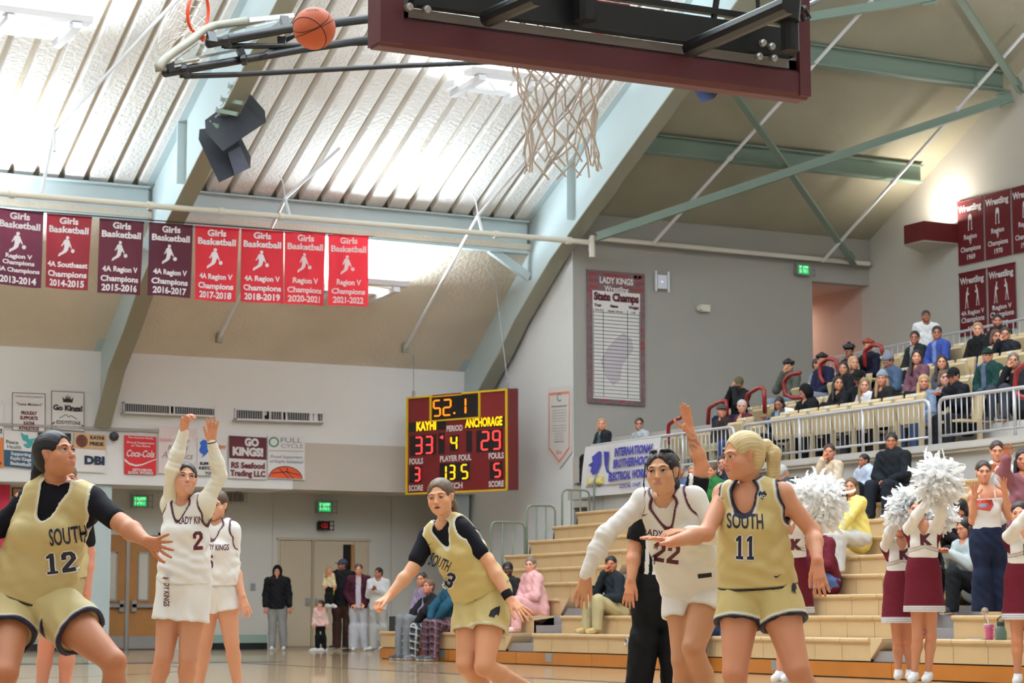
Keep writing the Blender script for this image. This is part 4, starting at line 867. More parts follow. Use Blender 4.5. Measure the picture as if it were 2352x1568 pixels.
# ================================================================ near backboard seen from behind
YBD = 7.3
def bp_(px, py, dy=0): return at(px, py, Y=YBD+dy)
bl_ = bp_(862, 104); br_ = bp_(1843, 222); x0 = bl_.x; x1 = br_.x; z0 = 2.735; z1 = z0+1.16
t = thing('backboard', 'glass backboard with maroon edge padding seen from behind at the top', 'backboard', ((x0+x1)/2, YBD, z0))
M_padm = mat('pad_maroon', (96, 44, 52), .5, bump=.15, bscale=8); M_bst = mat('board_frame_grey', (150, 146, 148), .4); M_blk = mat('steel_black', (22, 24, 28), .38)
gm = bpy.data.materials.new('board_glass'); gm.use_nodes = True; b = gm.node_tree.nodes['Principled BSDF']; b.inputs['Transmission Weight'].default_value = 1; b.inputs['Roughness'].default_value = .0; b.inputs['IOR'].default_value = 1.1; b.inputs['Base Color'].default_value = (.93, .97, .97, 1); MATS['board_glass'] = gm
pw = .088
def padbar(a, b_, w, d): 
    return MB().bar(a, b_, w, d, up=(0, 1, 0), ch=.018)
obj('bottom_padding', padbar((x0, YBD, z0+.05), (x1, YBD, z0+.05), .11, .11) if False else MB().poly([(x0, YBD-.05, z0+.02), (x0, YBD-.05, z0+.1), (x0, YBD-.03, z0+.115), (x0, YBD+.05, z0+.115), (x0, YBD+.06, z0+.09), (x0, YBD+.06, z0+.02), (x0, YBD+.04, z0), (x0, YBD-.03, z0)], (x1-x0, 0, 0)), M_padm, t)
for xa, xb in ((x0-.004, x0+pw), (x1-pw*.55, x1+.004)):
    obj('side_padding', MB().poly([(xa, YBD-.055, z0+.01), (xb, YBD-.055, z0+.01), (xb, YBD-.055, z0+.42), (xa, YBD-.055, z0+.42)], (0, .115, 0)), M_padm, t)
obj('glass', MB().box((x0+.05, YBD-.006, z0+.13), (x1-.05, YBD+.006, z1-.03)), gm, t)
for a, b_ in (((x0+pw, YBD-.03, z0+.12), (x1-pw*.55, YBD+.03, z0+.155)), ((x0+pw, YBD-.03, z0+.12), (x0+pw+.03, YBD+.03, z1)), ((x1-pw*.55-.035, YBD-.03, z0+.12), (x1-pw*.55, YBD+.03, z1)), ((x0+.04, YBD-.03, z1-.05), (x1-.04, YBD+.03, z1))):
    obj('frame', MB().box(a, b_), M_bst, t)
obj('mount_rail', MB().box((x0+.115, YBD-.085, z0+.155), (x1-.09, YBD-.035, z0+.265)), M_blk, t)
obj('mount_rail', MB().box((x0+.115, YBD-.075, z0+.285), (x1-.09, YBD-.045, z0+.31)), M_blk, t)
for px, py in ((942, 15), (983, 21), (1746, 129), (1780, 133), (1755, 98), (1775, 106)):
    q = bp_(px, py, -.1); obj('bolt', MB().tube([q+Vector((0, .02, 0)), q, q-Vector((0, .008, 0))], [.017, .015, .009], 8), M_alu, t)
for px, py in ((1352, 108), (1414, 118)):
    q = bp_(px, py, -.04); obj('bolt', MB().tube([q+Vector((0, .03, 0)), q-Vector((0, .005, 0))], .011, 8), mat('bolt_maroon', (80, 30, 36), .5), t)
obj('upright', MB().bar(bp_(1345, 48, -.15), bp_(1345, 48, -.15)+Vector((0, 0, .95)), .075, .075, up=(0, 1, 0), ch=.015), M_blk, t)
obj('strut', MB().tube([bp_(1120, 42, -.12), bp_(1235, -8, -.5)], .034, 10), M_blk, t); obj('strut', MB().tube([bp_(1585, 112, -.1), bp_(1815, 10, -.8)], .036, 10), M_blk, t)
obj('strut', MB().tube([bp_(1815, 118, -.25), bp_(1812, -20, -.25)], .036, 12), M_blk, t); obj('strut', MB().tube([bp_(1806, 48, -.26), bp_(1812, -20, -.26)], .052, 12), M_blk, t)
obj('strut', MB().tube([bp_(1636, 65, -.06), bp_(1648, -15, -.06)], .013, 8), M_blk, t); obj('strut', MB().tube([bp_(1742, 70, -.06), bp_(1740, -10, -.06)], .009, 8), M_blk, t)
obj('strut', MB().tube([bp_(1840, 20, -.1), at(1905, -12, D=9.6)], .012, 8), M_blk, t); q = bp_(1850, 22, -.1); obj('hook', MB().tube([q, q+Vector((.02, 0, -.03)), q+Vector((-.01, 0, -.045)), q+Vector((-.02, 0, -.02))], .009, 6), M_blk, t)
# rim and net on the court side
xc = (x0+x1)/2; RC_ = Vector((xc+.06, YBD+.2+.235, 3.05)); M_rim = mat('rim_orange', (230, 70, 34), .4)
obj('rim', MB().tube([RC_+Vector((.232*math.cos(a*math.pi/18), .232*math.sin(a*math.pi/18), 0)) for a in range(36)], .009, 8, closed=True), M_rim, t, True)
obj('rim_bracket', MB().box((RC_.x-.09, YBD+.02, 3.0), (RC_.x+.09, YBD+.22, 3.04)), M_rim, t)
def net_mesh(c, rows, N=12, wr=.0042, lean=(0, 0)):
    mb = MB()
    for s_ in (1, -1):
        for i in range(N):
            pts = []
            for j, (r, z_) in enumerate(rows):
                a = 2*math.pi*(i+s_*j*.5)/N+.15*math.sin(j*2.1+i); w_ = .012*math.sin(i*3.7+j*1.9)
                pts.append(Vector(c)+Vector(((r+w_)*math.cos(a)+lean[0]*z_, (r+w_)*math.sin(a)+lean[1]*z_, -z_+.012*math.sin(i*2.3+j))))
            mb.tube(pts, wr, 5)
    return mb
obj('net', net_mesh(RC_, [(.232, 0), (.215, .06), (.195, .13), (.175, .21), (.158, .29), (.145, .37), (.138, .45), (.142, .53), (.15, .6)], lean=(.02, 0)), mat('net_cord', (214, 204, 196), .8), t)
# ================================================================ basketball in flight
bc = at(722, 65, D=12.5); R_ = 49/5150*12.5
t = thing('basketball', 'orange basketball in the air below the folded basket', 'ball', bc)
M_ball = mat('ball_leather_orange', (206, 96, 52), .5, bump=.4, bscale=420)
mb = MB(); n = 40
for i in range(n//2+1):
    ph = math.pi*i/(n//2)
    for j in range(n): th = 2*math.pi*j/n; mb.v.append((bc.x+R_*math.sin(ph)*math.cos(th), bc.y+R_*math.sin(ph)*math.sin(th), bc.z+R_*math.cos(ph)))
for i in range(n//2):
    for j in range(n): mb.f.append((i*n+j, i*n+(j+1) % n, (i+1)*n+(j+1) % n, (i+1)*n+j))
obj('cover', mb, M_ball, t, True)
M_seam = mat('ball_seam', (52, 26, 24), .6)
fv = (CAM-bc).normalized(); rv = fv.cross(Vector((0, 0, 1))).normalized()*-1; uv_ = rv.cross(fv)*-1
uv_ = uv_ if uv_.z > 0 else -uv_; rv = rv if rv.dot(RV) > 0 else -rv
def ring(nrm, off):
    nrm = nrm.normalized(); a = nrm.orthogonal().normalized(); b_ = nrm.cross(a); r = math.sqrt(max(0, R_*R_-off*off))
    return [bc+nrm*off+a*r*math.cos(k*math.pi/30)+b_*r*math.sin(k*math.pi/30) for k in range(60)]
nA = (uv_*.86-rv*.42+fv*.06); nB = (rv*.5+uv_*.55+fv*-.72)
for nr, of in ((nA, 0), (nA+fv*.35, .045), (nB, -.055)): obj('seam', MB().tube(ring(nr, of), .0022, 6, closed=True), M_seam, t)
mb = MB(); vs_, fs_ = text_mesh('THE ROCK', 1, .5, cuts=.3)
for x, y in vs_:
    a = (uv_*.85+fv*.5).normalized(); d_ = (a*R_+rv*(-x*.011)-(uv_*.5-fv*.85).normalized()*(y*.016)+rv*-.012).normalized(); mb.v.append(tuple(bc+d_*(R_+.0008)))
mb.f = fs_; obj('lettering', mb, M_seam, t)
# ================================================================ folded side basket
t = thing('side_basket', 'folded up side basket with glass board hanging from black tubes', 'basket', at(520, 110, D=24))
def sb(px, py, D): return at(px, py, D=D)
for pts, r in (([(478, 100, 23.6), (660, 66, 24.4), (875, 40, 25.6)], .052), ([(516, 106, 23.8), (655, 105, 24.4), (880, 97, 25.6)], .032), ([(378, 168, 23.2), (540, 140, 23.9), (700, 112, 24.6), (880, 86, 25.6)], .046), ([(425, 175, 23.4), (550, 171, 24), (700, 163, 24.8), (900, 152, 25.6), (1160, 142, 27)], .03), ([(597, 132, 24.1), (640, 106, 24.4)], .03), ([(648, 97, 24.5), (700, 66, 24.8)], .03)):
    obj('tube', MB().tube([sb(*q) for q in pts], r, 10), M_blk, t, True)
for a, b_ in (((484, 78, 23.7), (489, 100, 23.6)), ((550, 113, 23.9), (560, 137, 23.9)), ((388, 148, 23.2), (395, 166, 23.2)), ((652, 42, 24.6), (660, 70, 24.4)), ((520, 98, 23.8), (521, 110, 23.8)), ((423, 160, 23.4), (425, 178, 23.4)), ((647, 84, 24.4), (647, 106, 24.4))):
    obj('clamp', MB().bar(sb(*a), sb(*b_), .09, .07), M_blk, t)
for q in ((560, 137, 23.9), (520, 93, 23.7), (425, 160, 23.3)): obj('collar', MB().tube([sb(q[0]-6, q[1]+1, q[2]), sb(q[0]+6, q[1]-1, q[2])], .062, 10), M_blk, t)
obj('padding', MB().tube([sb(367, 163, 23.0), sb(364, 152, 23.0), sb(378, 136, 23.1), sb(405, 116, 23.3), sb(440, 92, 23.5), sb(466, 70, 23.8), sb(492, 59, 24.0), sb(565, 48, 24.6)], .046, 10), mat('pad_grey', (140, 136, 122), .5), t, True)
obj('glass', MB().poly([sb(400, 142, 23.2), sb(455, 100, 23.7), sb(480, 72, 24.0), sb(565, 52, 24.6), sb(665, 36, 25.3), sb(556, 112, 24.3), sb(470, 128, 23.7)], (0, 0, .012)), gm, t)
obj('frame', MB().bar(sb(565, 47, 24.6), sb(668, 36, 25.3), .1, .05), M_wht, t); obj('frame', MB().bar(sb(668, 36, 25.3), sb(556, 112, 24.3), .03, .03), M_alu, t); obj('frame', MB().bar(sb(398, 144, 23.2), sb(556, 112, 24.3), .04, .03), M_alu, t)
obj('glass_band', MB().bar(sb(575, 62, 24.6), sb(625, 50, 25), .12, .01), M_wht, t); obj('tube', MB().tube([sb(392, 148, 23.2), sb(456, 136, 23.5)], .02, 6), mat('pad_grey', 0), t)
rc = sb(455, 28, 23.9); ex = (RV*.35+FV*.93).normalized(); rp = [rc+ex*.225*math.cos(k*math.pi/14)+Vector((0, 0, 1))*.225*math.sin(k*math.pi/14)+RV*.02*math.sin(k*math.pi/14) for k in range(28)]
obj('rim', MB().tube(rp, .018, 8, closed=True), M_rim, t, True); obj('rim_bracket', MB().bar(sb(455, 82, 23.8), sb(470, 90, 23.8), .1, .05), M_rim, t)
mb = MB(); random.seed(5)
for s_ in (1, -1):
    for i in range(12):
        pts = []
        for j in range(8):
            a = 2*math.pi*(i+s_*j*.5)/12; k = j/7; r = .225*(1-.45*k)
            pts.append(rc+ex*r*math.cos(a)+Vector((0, 0, 1))*(r*math.sin(a)-.32*k*k)-RV*(.36*k)+Vector((0, 0, random.uniform(-.012, .012))))
        mb.tube(pts, .006, 4)
obj('net', mb, mat('net_white', (232, 228, 224), .8), t)
# ================================================================ figures: implicit surfaces meshed by surface nets
f32 = np.float32
def nv(v): return np.array(v, f32)
class Grid:
    def __init__(s, lo, hi, h):
        s.h = h; s.lo = np.array(lo, f32)-2*h; n = np.ceil((np.array(hi)-s.lo)/h).astype(int)+3
        s.n = n; s.ax = [(s.lo[i]+h*np.arange(n[i])).astype(f32) for i in range(3)]; s.d = np.full(tuple(n), .2, f32)
    def blk(s, lo, hi, pad):
        sl = []
        for i in range(3):
            a = int(max(0, math.floor((lo[i]-pad-s.lo[i])/s.h))); b = int(min(s.n[i], math.ceil((hi[i]+pad-s.lo[i])/s.h)+1))
            if b <= a: return None
            sl.append(slice(a, b))
        return tuple(sl), (s.ax[0][sl[0]][:, None, None], s.ax[1][sl[1]][None, :, None], s.ax[2][sl[2]][None, None, :])
    def add(s, pr, k=.02, infl=0.0):
        lo, hi, f = pr; r = s.blk(lo, hi, k+infl+2*s.h+.01)
        if r is None: return
        sl, P = r; a = s.d[sl]; b = f(*P)-infl
        if k > 0:
            h_ = np.clip(.5+.5*(a-b)/k, 0, 1); s.d[sl] = a+(b-a)*h_-k*h_*(1-h_)
        else: s.d[sl] = np.minimum(a, b)
    def sub(s, pr, k=.005):
        lo, hi, f = pr; r = s.blk(lo, hi, k+2*s.h+.01)
        if r is None: return
        sl, P = r; a = s.d[sl]; b = -f(*P)
        h_ = np.clip(.5-.5*(a-b)/k, 0, 1); s.d[sl] = a+(b-a)*h_+k*h_*(1-h_)
    def plane(s, p, n):
        """keep the side against n"""
        n = nv(n); n = n/np.linalg.norm(n); p = nv(p); X, Y, Z = s.ax[0][:, None, None], s.ax[1][None, :, None], s.ax[2][None, None, :]
        s.d = np.maximum(s.d, (X-p[0])*n[0]+(Y-p[1])*n[1]+(Z-p[2])*n[2])
    def mesh(s):
        return nets(s.d, s.lo, s.h)
def nets(d, lo, h):
    ins = d < 0; nx, ny, nz = d.shape
    c = np.zeros((nx-1, ny-1, nz-1), np.int8)
    for dx in (0, 1):
        for dy in (0, 1):
            for dz in (0, 1): c += ins[dx:nx-1+dx, dy:ny-1+dy, dz:nz-1+dz]
    act = (c > 0) & (c < 8); ii, jj, kk = np.nonzero(act); N = len(ii)
    if N == 0: return np.zeros((0, 3), f32), np.zeros((0, 4), int)
    idx = np.full(act.shape, -1, np.int32); idx[ii, jj, kk] = np.arange(N)
    cv = {}
    for dx in (0, 1):
        for dy in (0, 1):
            for dz in (0, 1): cv[dx, dy, dz] = d[ii+dx, jj+dy, kk+dz]
    acc = np.zeros((N, 3), f32); cnt = np.zeros(N, f32)
    for a in cv:
        for ax in range(3):
            if a[ax] == 0:
                b = list(a); b[ax] = 1; b = tuple(b); va, vb = cv[a], cv[b]; m = (va < 0) != (vb < 0)
                t = np.where(m, va/np.where(m, va-vb, 1), 0); p = np.zeros((N, 3), f32); p += np.array(a, f32); p[:, ax] = t
                acc[m] += p[m]; cnt[m] += 1
    V = (acc/cnt[:, None]+np.stack([ii, jj, kk], 1))*h+lo
    Q = []
    for ax in range(3):
        sl0 = [slice(1, -1)]*3; sl0[ax] = slice(0, -1); A = ins[tuple(sl0)]; sl1 = list(sl0); sl1[ax] = slice(1, None); B = ins[tuple(sl1)]
        m = A != B; i, j, k = np.nonzero(m); base = [i+1, j+1, k+1]; base[ax] = base[ax]-1; u, v = [(1, 2), (2, 0), (0, 1)][ax]
        def g(du, dv):
            q = list(base); q[u] = q[u]-du; q[v] = q[v]-dv; return idx[q[0], q[1], q[2]]
        q = np.stack([g(0, 0), g(1, 0), g(1, 1), g(0, 1)], 1); fl = ~A[i, j, k]; q[fl] = q[fl][:, ::-1]; Q.append(q)
    Q = np.concatenate(Q); Q = Q[(Q >= 0).all(1)]
    return V.astype(f32), Q
def lap(V, Q, it=2, lam=.5):
    a = np.concatenate([Q[:, 0], Q[:, 1], Q[:, 2], Q[:, 3], Q[:, 1], Q[:, 2], Q[:, 3], Q[:, 0]]); b = np.concatenate([Q[:, 1], Q[:, 2], Q[:, 3], Q[:, 0], Q[:, 0], Q[:, 1], Q[:, 2], Q[:, 3]])
    n = np.maximum(np.bincount(a, minlength=len(V)), 1)
    for _ in range(it):
        M_ = np.stack([np.bincount(a, V[b, i], minlength=len(V))/n for i in range(3)], 1); V = (V*(1-lam)+M_*lam).astype(f32)
    return V
def cap(a, b, ra, rb, n=None, fl=1.0):
    a = nv(a); b = nv(b); ab = b-a; L2 = float(ab@ab)+1e-9; r = max(ra, rb)
    def f(X, Y, Z):
        x, y, z = X-a[0], Y-a[1], Z-a[2]
        t = np.clip((x*ab[0]+y*ab[1]+z*ab[2])/L2, 0, 1); x = x-t*ab[0]; y = y-t*ab[1]; z = z-t*ab[2]; q = x*x+y*y+z*z
        if n is not None:
            s = x*n[0]+y*n[1]+z*n[2]; q = np.maximum(q-s*s, 0)+s*s/(fl*fl)
            return (np.sqrt(q)-(ra+(rb-ra)*t))*(fl if fl < 1 else 1)
        return np.sqrt(q)-(ra+(rb-ra)*t)
    if n is not None: n = nv(n)
    r = r*max(1, fl)
    return np.minimum(a, b)-r, np.maximum(a, b)+r, f
def ell(c, r, M=None):
    c = nv(c); r = nv(r); rm = float(max(r))
    def f(X, Y, Z):
        x, y, z = X-c[0], Y-c[1], Z-c[2]
        if M is not None: x, y, z = [x*M[i][0]+y*M[i][1]+z*M[i][2] for i in range(3)]
        q = np.sqrt((x/r[0])**2+(y/r[1])**2+(z/r[2])**2); g = np.sqrt((x/r[0]**2)**2+(y/r[1]**2)**2+(z/r[2]**2)**2)+1e-6
        return q*(q-1)/g
    return c-rm, c+rm, f
def sd_cap(V, a, b):
    a = nv(a); b = nv(b); ab = b-a; t = np.clip(((V-a)@ab)/(float(ab@ab)+1e-9), 0, 1); return np.linalg.norm(V-a-t[:, None]*ab, axis=1), t
def np_noise(V, s, seed=0):
    v = V*s; r = seed*1.7
    return (np.sin(v[:, 0]*1.3+v[:, 1]*.9+r)*np.sin(v[:, 1]*1.7-v[:, 2]*1.1+r*2)+np.sin(v[:, 2]*1.5+v[:, 0]*.7+r*3)*.7+np.sin(v[:, 0]*3.1+v[:, 2]*2.3+r)*.35)/2
def make(name, parent, V, Q, col, mat_, origin, smooth=True, label=None):
    """V is local to the figure base already"""
    me = bpy.data.meshes.new(name)
    me.vertices.add(len(V)); me.vertices.foreach_set('co', np.ascontiguousarray(V, f32).ravel())
    if isinstance(Q, list): loops = np.concatenate(Q); sizes = np.array([len(q) for q in Q])
    else: loops = Q.ravel(); sizes = np.full(len(Q), Q.shape[1])
    me.loops.add(len(loops)); me.loops.foreach_set('vertex_index', loops.astype(np.int32)); me.polygons.add(len(sizes))
    st = np.concatenate([[0], np.cumsum(sizes)[:-1]]); me.polygons.foreach_set('loop_start', st.astype(np.int32)); me.polygons.foreach_set('loop_total', sizes.astype(np.int32))
    me.update(calc_edges=True); me.validate()
    if smooth: me.polygons.foreach_set('use_smooth', [True]*len(me.polygons))
    if col is not None:
        at_ = me.color_attributes.new('Col', 'FLOAT_COLOR', 'POINT'); c = np.ones((len(V), 4), f32); c[:, :3] = col; at_.data.foreach_set('color', c.ravel())
    me.materials.append(mat_); o = bpy.data.objects.new(name, me); C.objects.link(o)
    if parent is not None: o.parent = parent
    if label: o['label'] = label
    return o
def L3(c): return np.array(lin(c)[:3], f32)
M_skin = vcmat('skin', .46, spec=.4); M_hair = vcmat('hair', .45, spec=.4); M_fab = vcmat('fabric', .8, spec=.2); M_jer = vcmat('jersey_fabric', .55, spec=.35)
M_shoe = vcmat('shoe_material', .5); M_eye = vcmat('eye_surface', .12, spec=.6)
def rot_axis(v, ax, ang):
    return np.array((Matrix.Rotation(ang, 3, Vector(ax)) @ Vector(v)), f32)
def unit(v): v = np.array(v, float); return v/(np.linalg.norm(v)+1e-9)
VR, VU, VF = nv(RV), nv(UV), nv(FV)
def vv(r, u, f): return VR*r+VU*u+VF*f
# ---- hand
def hand_prims(wr, kn, nrm, curl=20, spread=6, side=1, sc=1.0, thumb=45, fcurl=None):
    """wr wrist, kn knuckle centre, nrm palm normal; side=+1: the thumb lies to +lat"""
    d = unit(kn-wr); nrm = unit(nrm-d*float(np.dot(nrm, d))); lat = np.cross(d, nrm)*side; P = []
    L = .088*sc; kc = wr+d*L
    for t in (-1.2, -.4, .4, 1.2): P.append(cap(wr+d*.012+lat*t*.010*sc, kc+lat*t*.0155*sc, .0145*sc, .0115*sc))
    P.append(cap(wr+d*.015+lat*.014*sc, wr+d*.055+lat*.026*sc+nrm*.006, .014*sc, .013*sc))
    lens = {1.5: (.041, .024, .02), .5: (.046, .028, .021), -.5: (.043, .026, .02), -1.5: (.033, .02, .018)}
    for i, (t, ls) in enumerate(lens.items()):
        p = kc+lat*t*.0155*sc; a = math.radians(spread*t); dd = d*math.cos(a)+lat*math.sin(a); c = (fcurl[i] if fcurl else curl); ang = math.radians(c*.55)
        for j, l in enumerate(ls):
            ang_ = ang if j == 0 else ang+math.radians(c)*j*(1.0 if j == 1 else .85)
            q = p+(dd*math.cos(ang_)+nrm*math.sin(ang_))*l*sc; r = (.0086-.0007*j)*sc; P.append(cap(p, q, r, r-.0008*sc)); p = q
    p = wr+d*.025*sc+lat*.022*sc; ta = math.radians(thumb)
    for j, l in enumerate((.04, .032, .026)):
        a_ = ta*(1-.28*j); q = p+(d*math.cos(a_)+lat*math.sin(a_)+nrm*.25)*l*sc; P.append(cap(p, q, (.0125-.0015*j)*sc, (.0112-.0015*j)*sc)); p = q
    return P, kc
# ---- head
def head_frame(yaw, pitch, roll=0, world=False):
    """yaw 0 = face towards the camera, + turns to image right; pitch + looks up"""
    base_f = -VF if not world else nv((0, -1, 0)); base_f = base_f*nv((1, 1, 0)); base_f = unit(base_f)
    f = rot_axis(base_f, (0, 0, 1), math.radians(yaw)); left = np.cross(nv((0, 0, 1)), f); left = unit(left)
    f2 = rot_axis(f, left, -math.radians(pitch)); up = np.cross(f2, left); left2 = rot_axis(left, f2, math.radians(roll)); up = rot_axis(up, f2, math.radians(roll))
    return nv(left2), nv(f2), nv(up)
def build_head(c, fr, h, skin, sc=1.0, male=False, lips=(196, 104, 100), jaw=.95, hair_c=(40, 30, 26), beard=None, flush=.35, neck_to=None, nr=.05, brow_c=None, mouth=0):
    l, f, u = fr; M = np.stack([l, f, u])
    def w(x, y, z): return c+(l*x+f*y+u*z)*sc
    G = Grid(c-.15*sc-.0, c+.15*sc, h) if neck_to is None else Grid(np.minimum(c-.15*sc, neck_to-.07), np.maximum(c+.15*sc, neck_to+.07), h)
    E = lambda p, r: ell(w(*p), np.array(r)*sc, M); K = lambda p, q, ra, rb: cap(w(*p), w(*q), ra*sc, rb*sc); j = jaw
    G.add(E((0, -.018, .032), (.075, .094, .084)), 0); G.add(E((0, .018, -.022), (.0625, .072, .088)), .02); G.add(E((0, .032, -.066), (.044*j, .05, .036)), .022); G.add(E((0, .062, -.094), (.022*j, .02, .017)), .022)
    for s in (-1, 1):
        G.add(E((s*.037, .05, -.03), (.026, .028, .026)), .022); G.add(E((s*.044*j, .0, -.056), (.012, .03, .026)), .03)
        G.add(K((s*.016, .083, .018), (s*.045, .068, .018), .010, .009), .014)
        G.sub(E((s*.031, .0975, -.001), (.018, .02, .0105)), .012)
        G.add(K((s*.0735, -.004, .012), (s*.071, .0, -.02), .0125, .008), .006)
        G.add(E((s*.0098, .0945, -.0385), (.0062, .0085, .0055)), .006)
    G.add(K((0, .081, .006), (0, .099, -.03), .0062, .0078), .011); G.add(E((0, .1025, -.035), (.0078, .0085, .007)), .007)
    G.add(E((0, .076, -.064), (.027, .0145, .018)), .015)
    G.add(K((-.017, .0845, -.0605), (.017, .0845, -.0605), .0042, .0042), .006); G.add(E((0, .087, -.0595), (.011, .0055, .0045)), .006); G.add(E((0, .0862, -.0695), (.0165, .0068, .0055)), .006)
    G.sub(K((-.022, .0905, -.0648), (.022, .0905, -.0648), .0016+mouth, .0016+mouth), .003)
    if neck_to is not None: G.add(cap(w(0, -.03, -.05), neck_to, nr*sc*.95, nr*1.1), .014)
    V, Q = G.mesh(); loc = ((V-c)@M.T)/sc
    x, y, z = loc[:, 0], loc[:, 1], loc[:, 2]; S = L3(skin); col = np.tile(S, (len(V), 1))
    def mixc(m, cc): m = np.clip(m, 0, 1)[:, None]; return col*(1-m)+np.array(cc, f32)*m
    fl = np.exp(-(((np.abs(x)-.038)/.02)**2+((z+.03)/.022)**2))*(y > .02); col = mixc(fl*flush, S*np.array((1.04, .74, .7)))
    fl = np.exp(-((x/.012)**2+((z+.036)/.012)**2))*(y > .08); col = mixc(fl*flush*.7, S*np.array((1.03, .78, .74)))
    lq = (np.abs(x)/.0235)**2+((z+.0645)/.0095)**2; lp = (lq < 1) & (y > .072); col = mixc(np.clip((1.15-lq)*2.5, 0, 1)*(y > .072)*.75, L3(lips))
    if mouth: col = mixc((((np.abs(x)/.016)**2+((z+.0645)/(.002+mouth))**2 < 1) & (y > .07))*.9, L3((60, 24, 24)))
    if beard is not None:
        b = ((z < -.035-.25*np.clip(.08-y, 0, .1)*0) & (y > -.02) & (z > -.125)) & ~lp & ~((np.abs(x) < .02) & (z > -.05) & (z < -.045)); b = b & ~((z > -.045) & (np.abs(x) < .045) & (y > .03)); col = mixc(b*.75, L3(beard))
    return V, Q, col, w, M
def eye_parts(t, org, w, fr, sc, iris=(70, 48, 34), lid=(60, 40, 34), brow=(60, 44, 34), gaze=(0, 0), closed=.28, fine=True, skin=(220, 170, 150)):
    l, f, u = fr; g = unit(f+l*gaze[0]+u*gaze[1])
    n = 16 if fine else 8; EV, EF, EC = [], [], []
    for s in (-1, 1):
        c = w(s*.031, .0742, -.002)-org; b0 = len(EV); R = .0128*sc
        a1 = np.cross(g, u); a1 = unit(a1); a2 = np.cross(a1, g)
        for i in range(n+1):
            ph = math.pi*.62*i/n
            for j in range(n*2):
                th = 2*math.pi*j/(n*2); EV.append(c+R*(g*math.cos(ph)+(a1*math.cos(th)+a2*math.sin(th))*math.sin(ph)))
                EC.append(L3((12, 10, 10)) if ph < .2 else L3(iris) if ph < .5 else L3((226, 220, 216)))
        m = n*2
        for i in range(n):
            for j in range(m): EF.append(np.array((b0+i*m+j, b0+(i+1)*m+j, b0+(i+1)*m+(j+1) % m, b0+i*m+(j+1) % m)))
    make('eye', t, np.array(EV, f32), EF, np.array(EC, f32), M_eye, org)
    mb = MB(); mb2 = MB(); mb3 = MB(); dr = .006*closed
    for s in (-1, 1):
        P = [w(s*(.031+.0165*math.cos(a)), .0895-.008*abs(math.cos(a))-(.006 if s*math.cos(a)*s < 0 else .003)*0, -.002+.0062*math.sin(a)-dr)-org for a in np.linspace(.15, math.pi-.15, 7)]
        mb.tube([Vector(p.tolist()) for p in P], [.0006*sc, .0011*sc, .0014*sc, .0014*sc, .0014*sc, .0011*sc, .0006*sc], 5)
        P = [w(s*(.031+.0175*math.cos(a)), .0885-.008*abs(math.cos(a)), .0+.0082*math.sin(a)-dr*.6)-org for a in np.linspace(.1, math.pi-.1, 7)]
        mb3.tube([Vector(p.tolist()) for p in P], [.0008*sc, .0018*sc, .0024*sc, .0026*sc, .0024*sc, .0018*sc, .0008*sc], 6)
        P = [w(s*(.031+.0165*math.cos(a)), .0885-.008*abs(math.cos(a)), -.003-.0058*math.sin(a))-org for a in np.linspace(.1, math.pi-.1, 7)]
        mb3.tube([Vector(p.tolist()) for p in P], [.0006*sc, .001*sc, .0014*sc, .0015*sc, .0014*sc, .001*sc, .0006*sc], 6)
        P = [w(s*x, y, z)-org for x, y, z in ((.014, .0925, .0165), (.024, .0915, .0205), (.036, .0855, .0225), (.049, .0735, .0165))]
        mb2.tube([Vector(p.tolist()) for p in P], [.0018*sc, .0026*sc, .0022*sc, .0008*sc], 5)
    def fin(name, m_, mt): o = link(name, m_.mesh(name, mt, True), t)
    fin('eyelid', mb3, mat('eyelid_%d_%d_%d' % tuple(skin), (int(skin[0]*.97), int(skin[1]*.88), int(skin[2]*.85)), .5)); fin('eyelashes', mb, mat('lash_dark', (34, 24, 22), .6)); fin('eyebrows', mb2, mat('brow_%d_%d_%d' % tuple(brow), brow, .7))
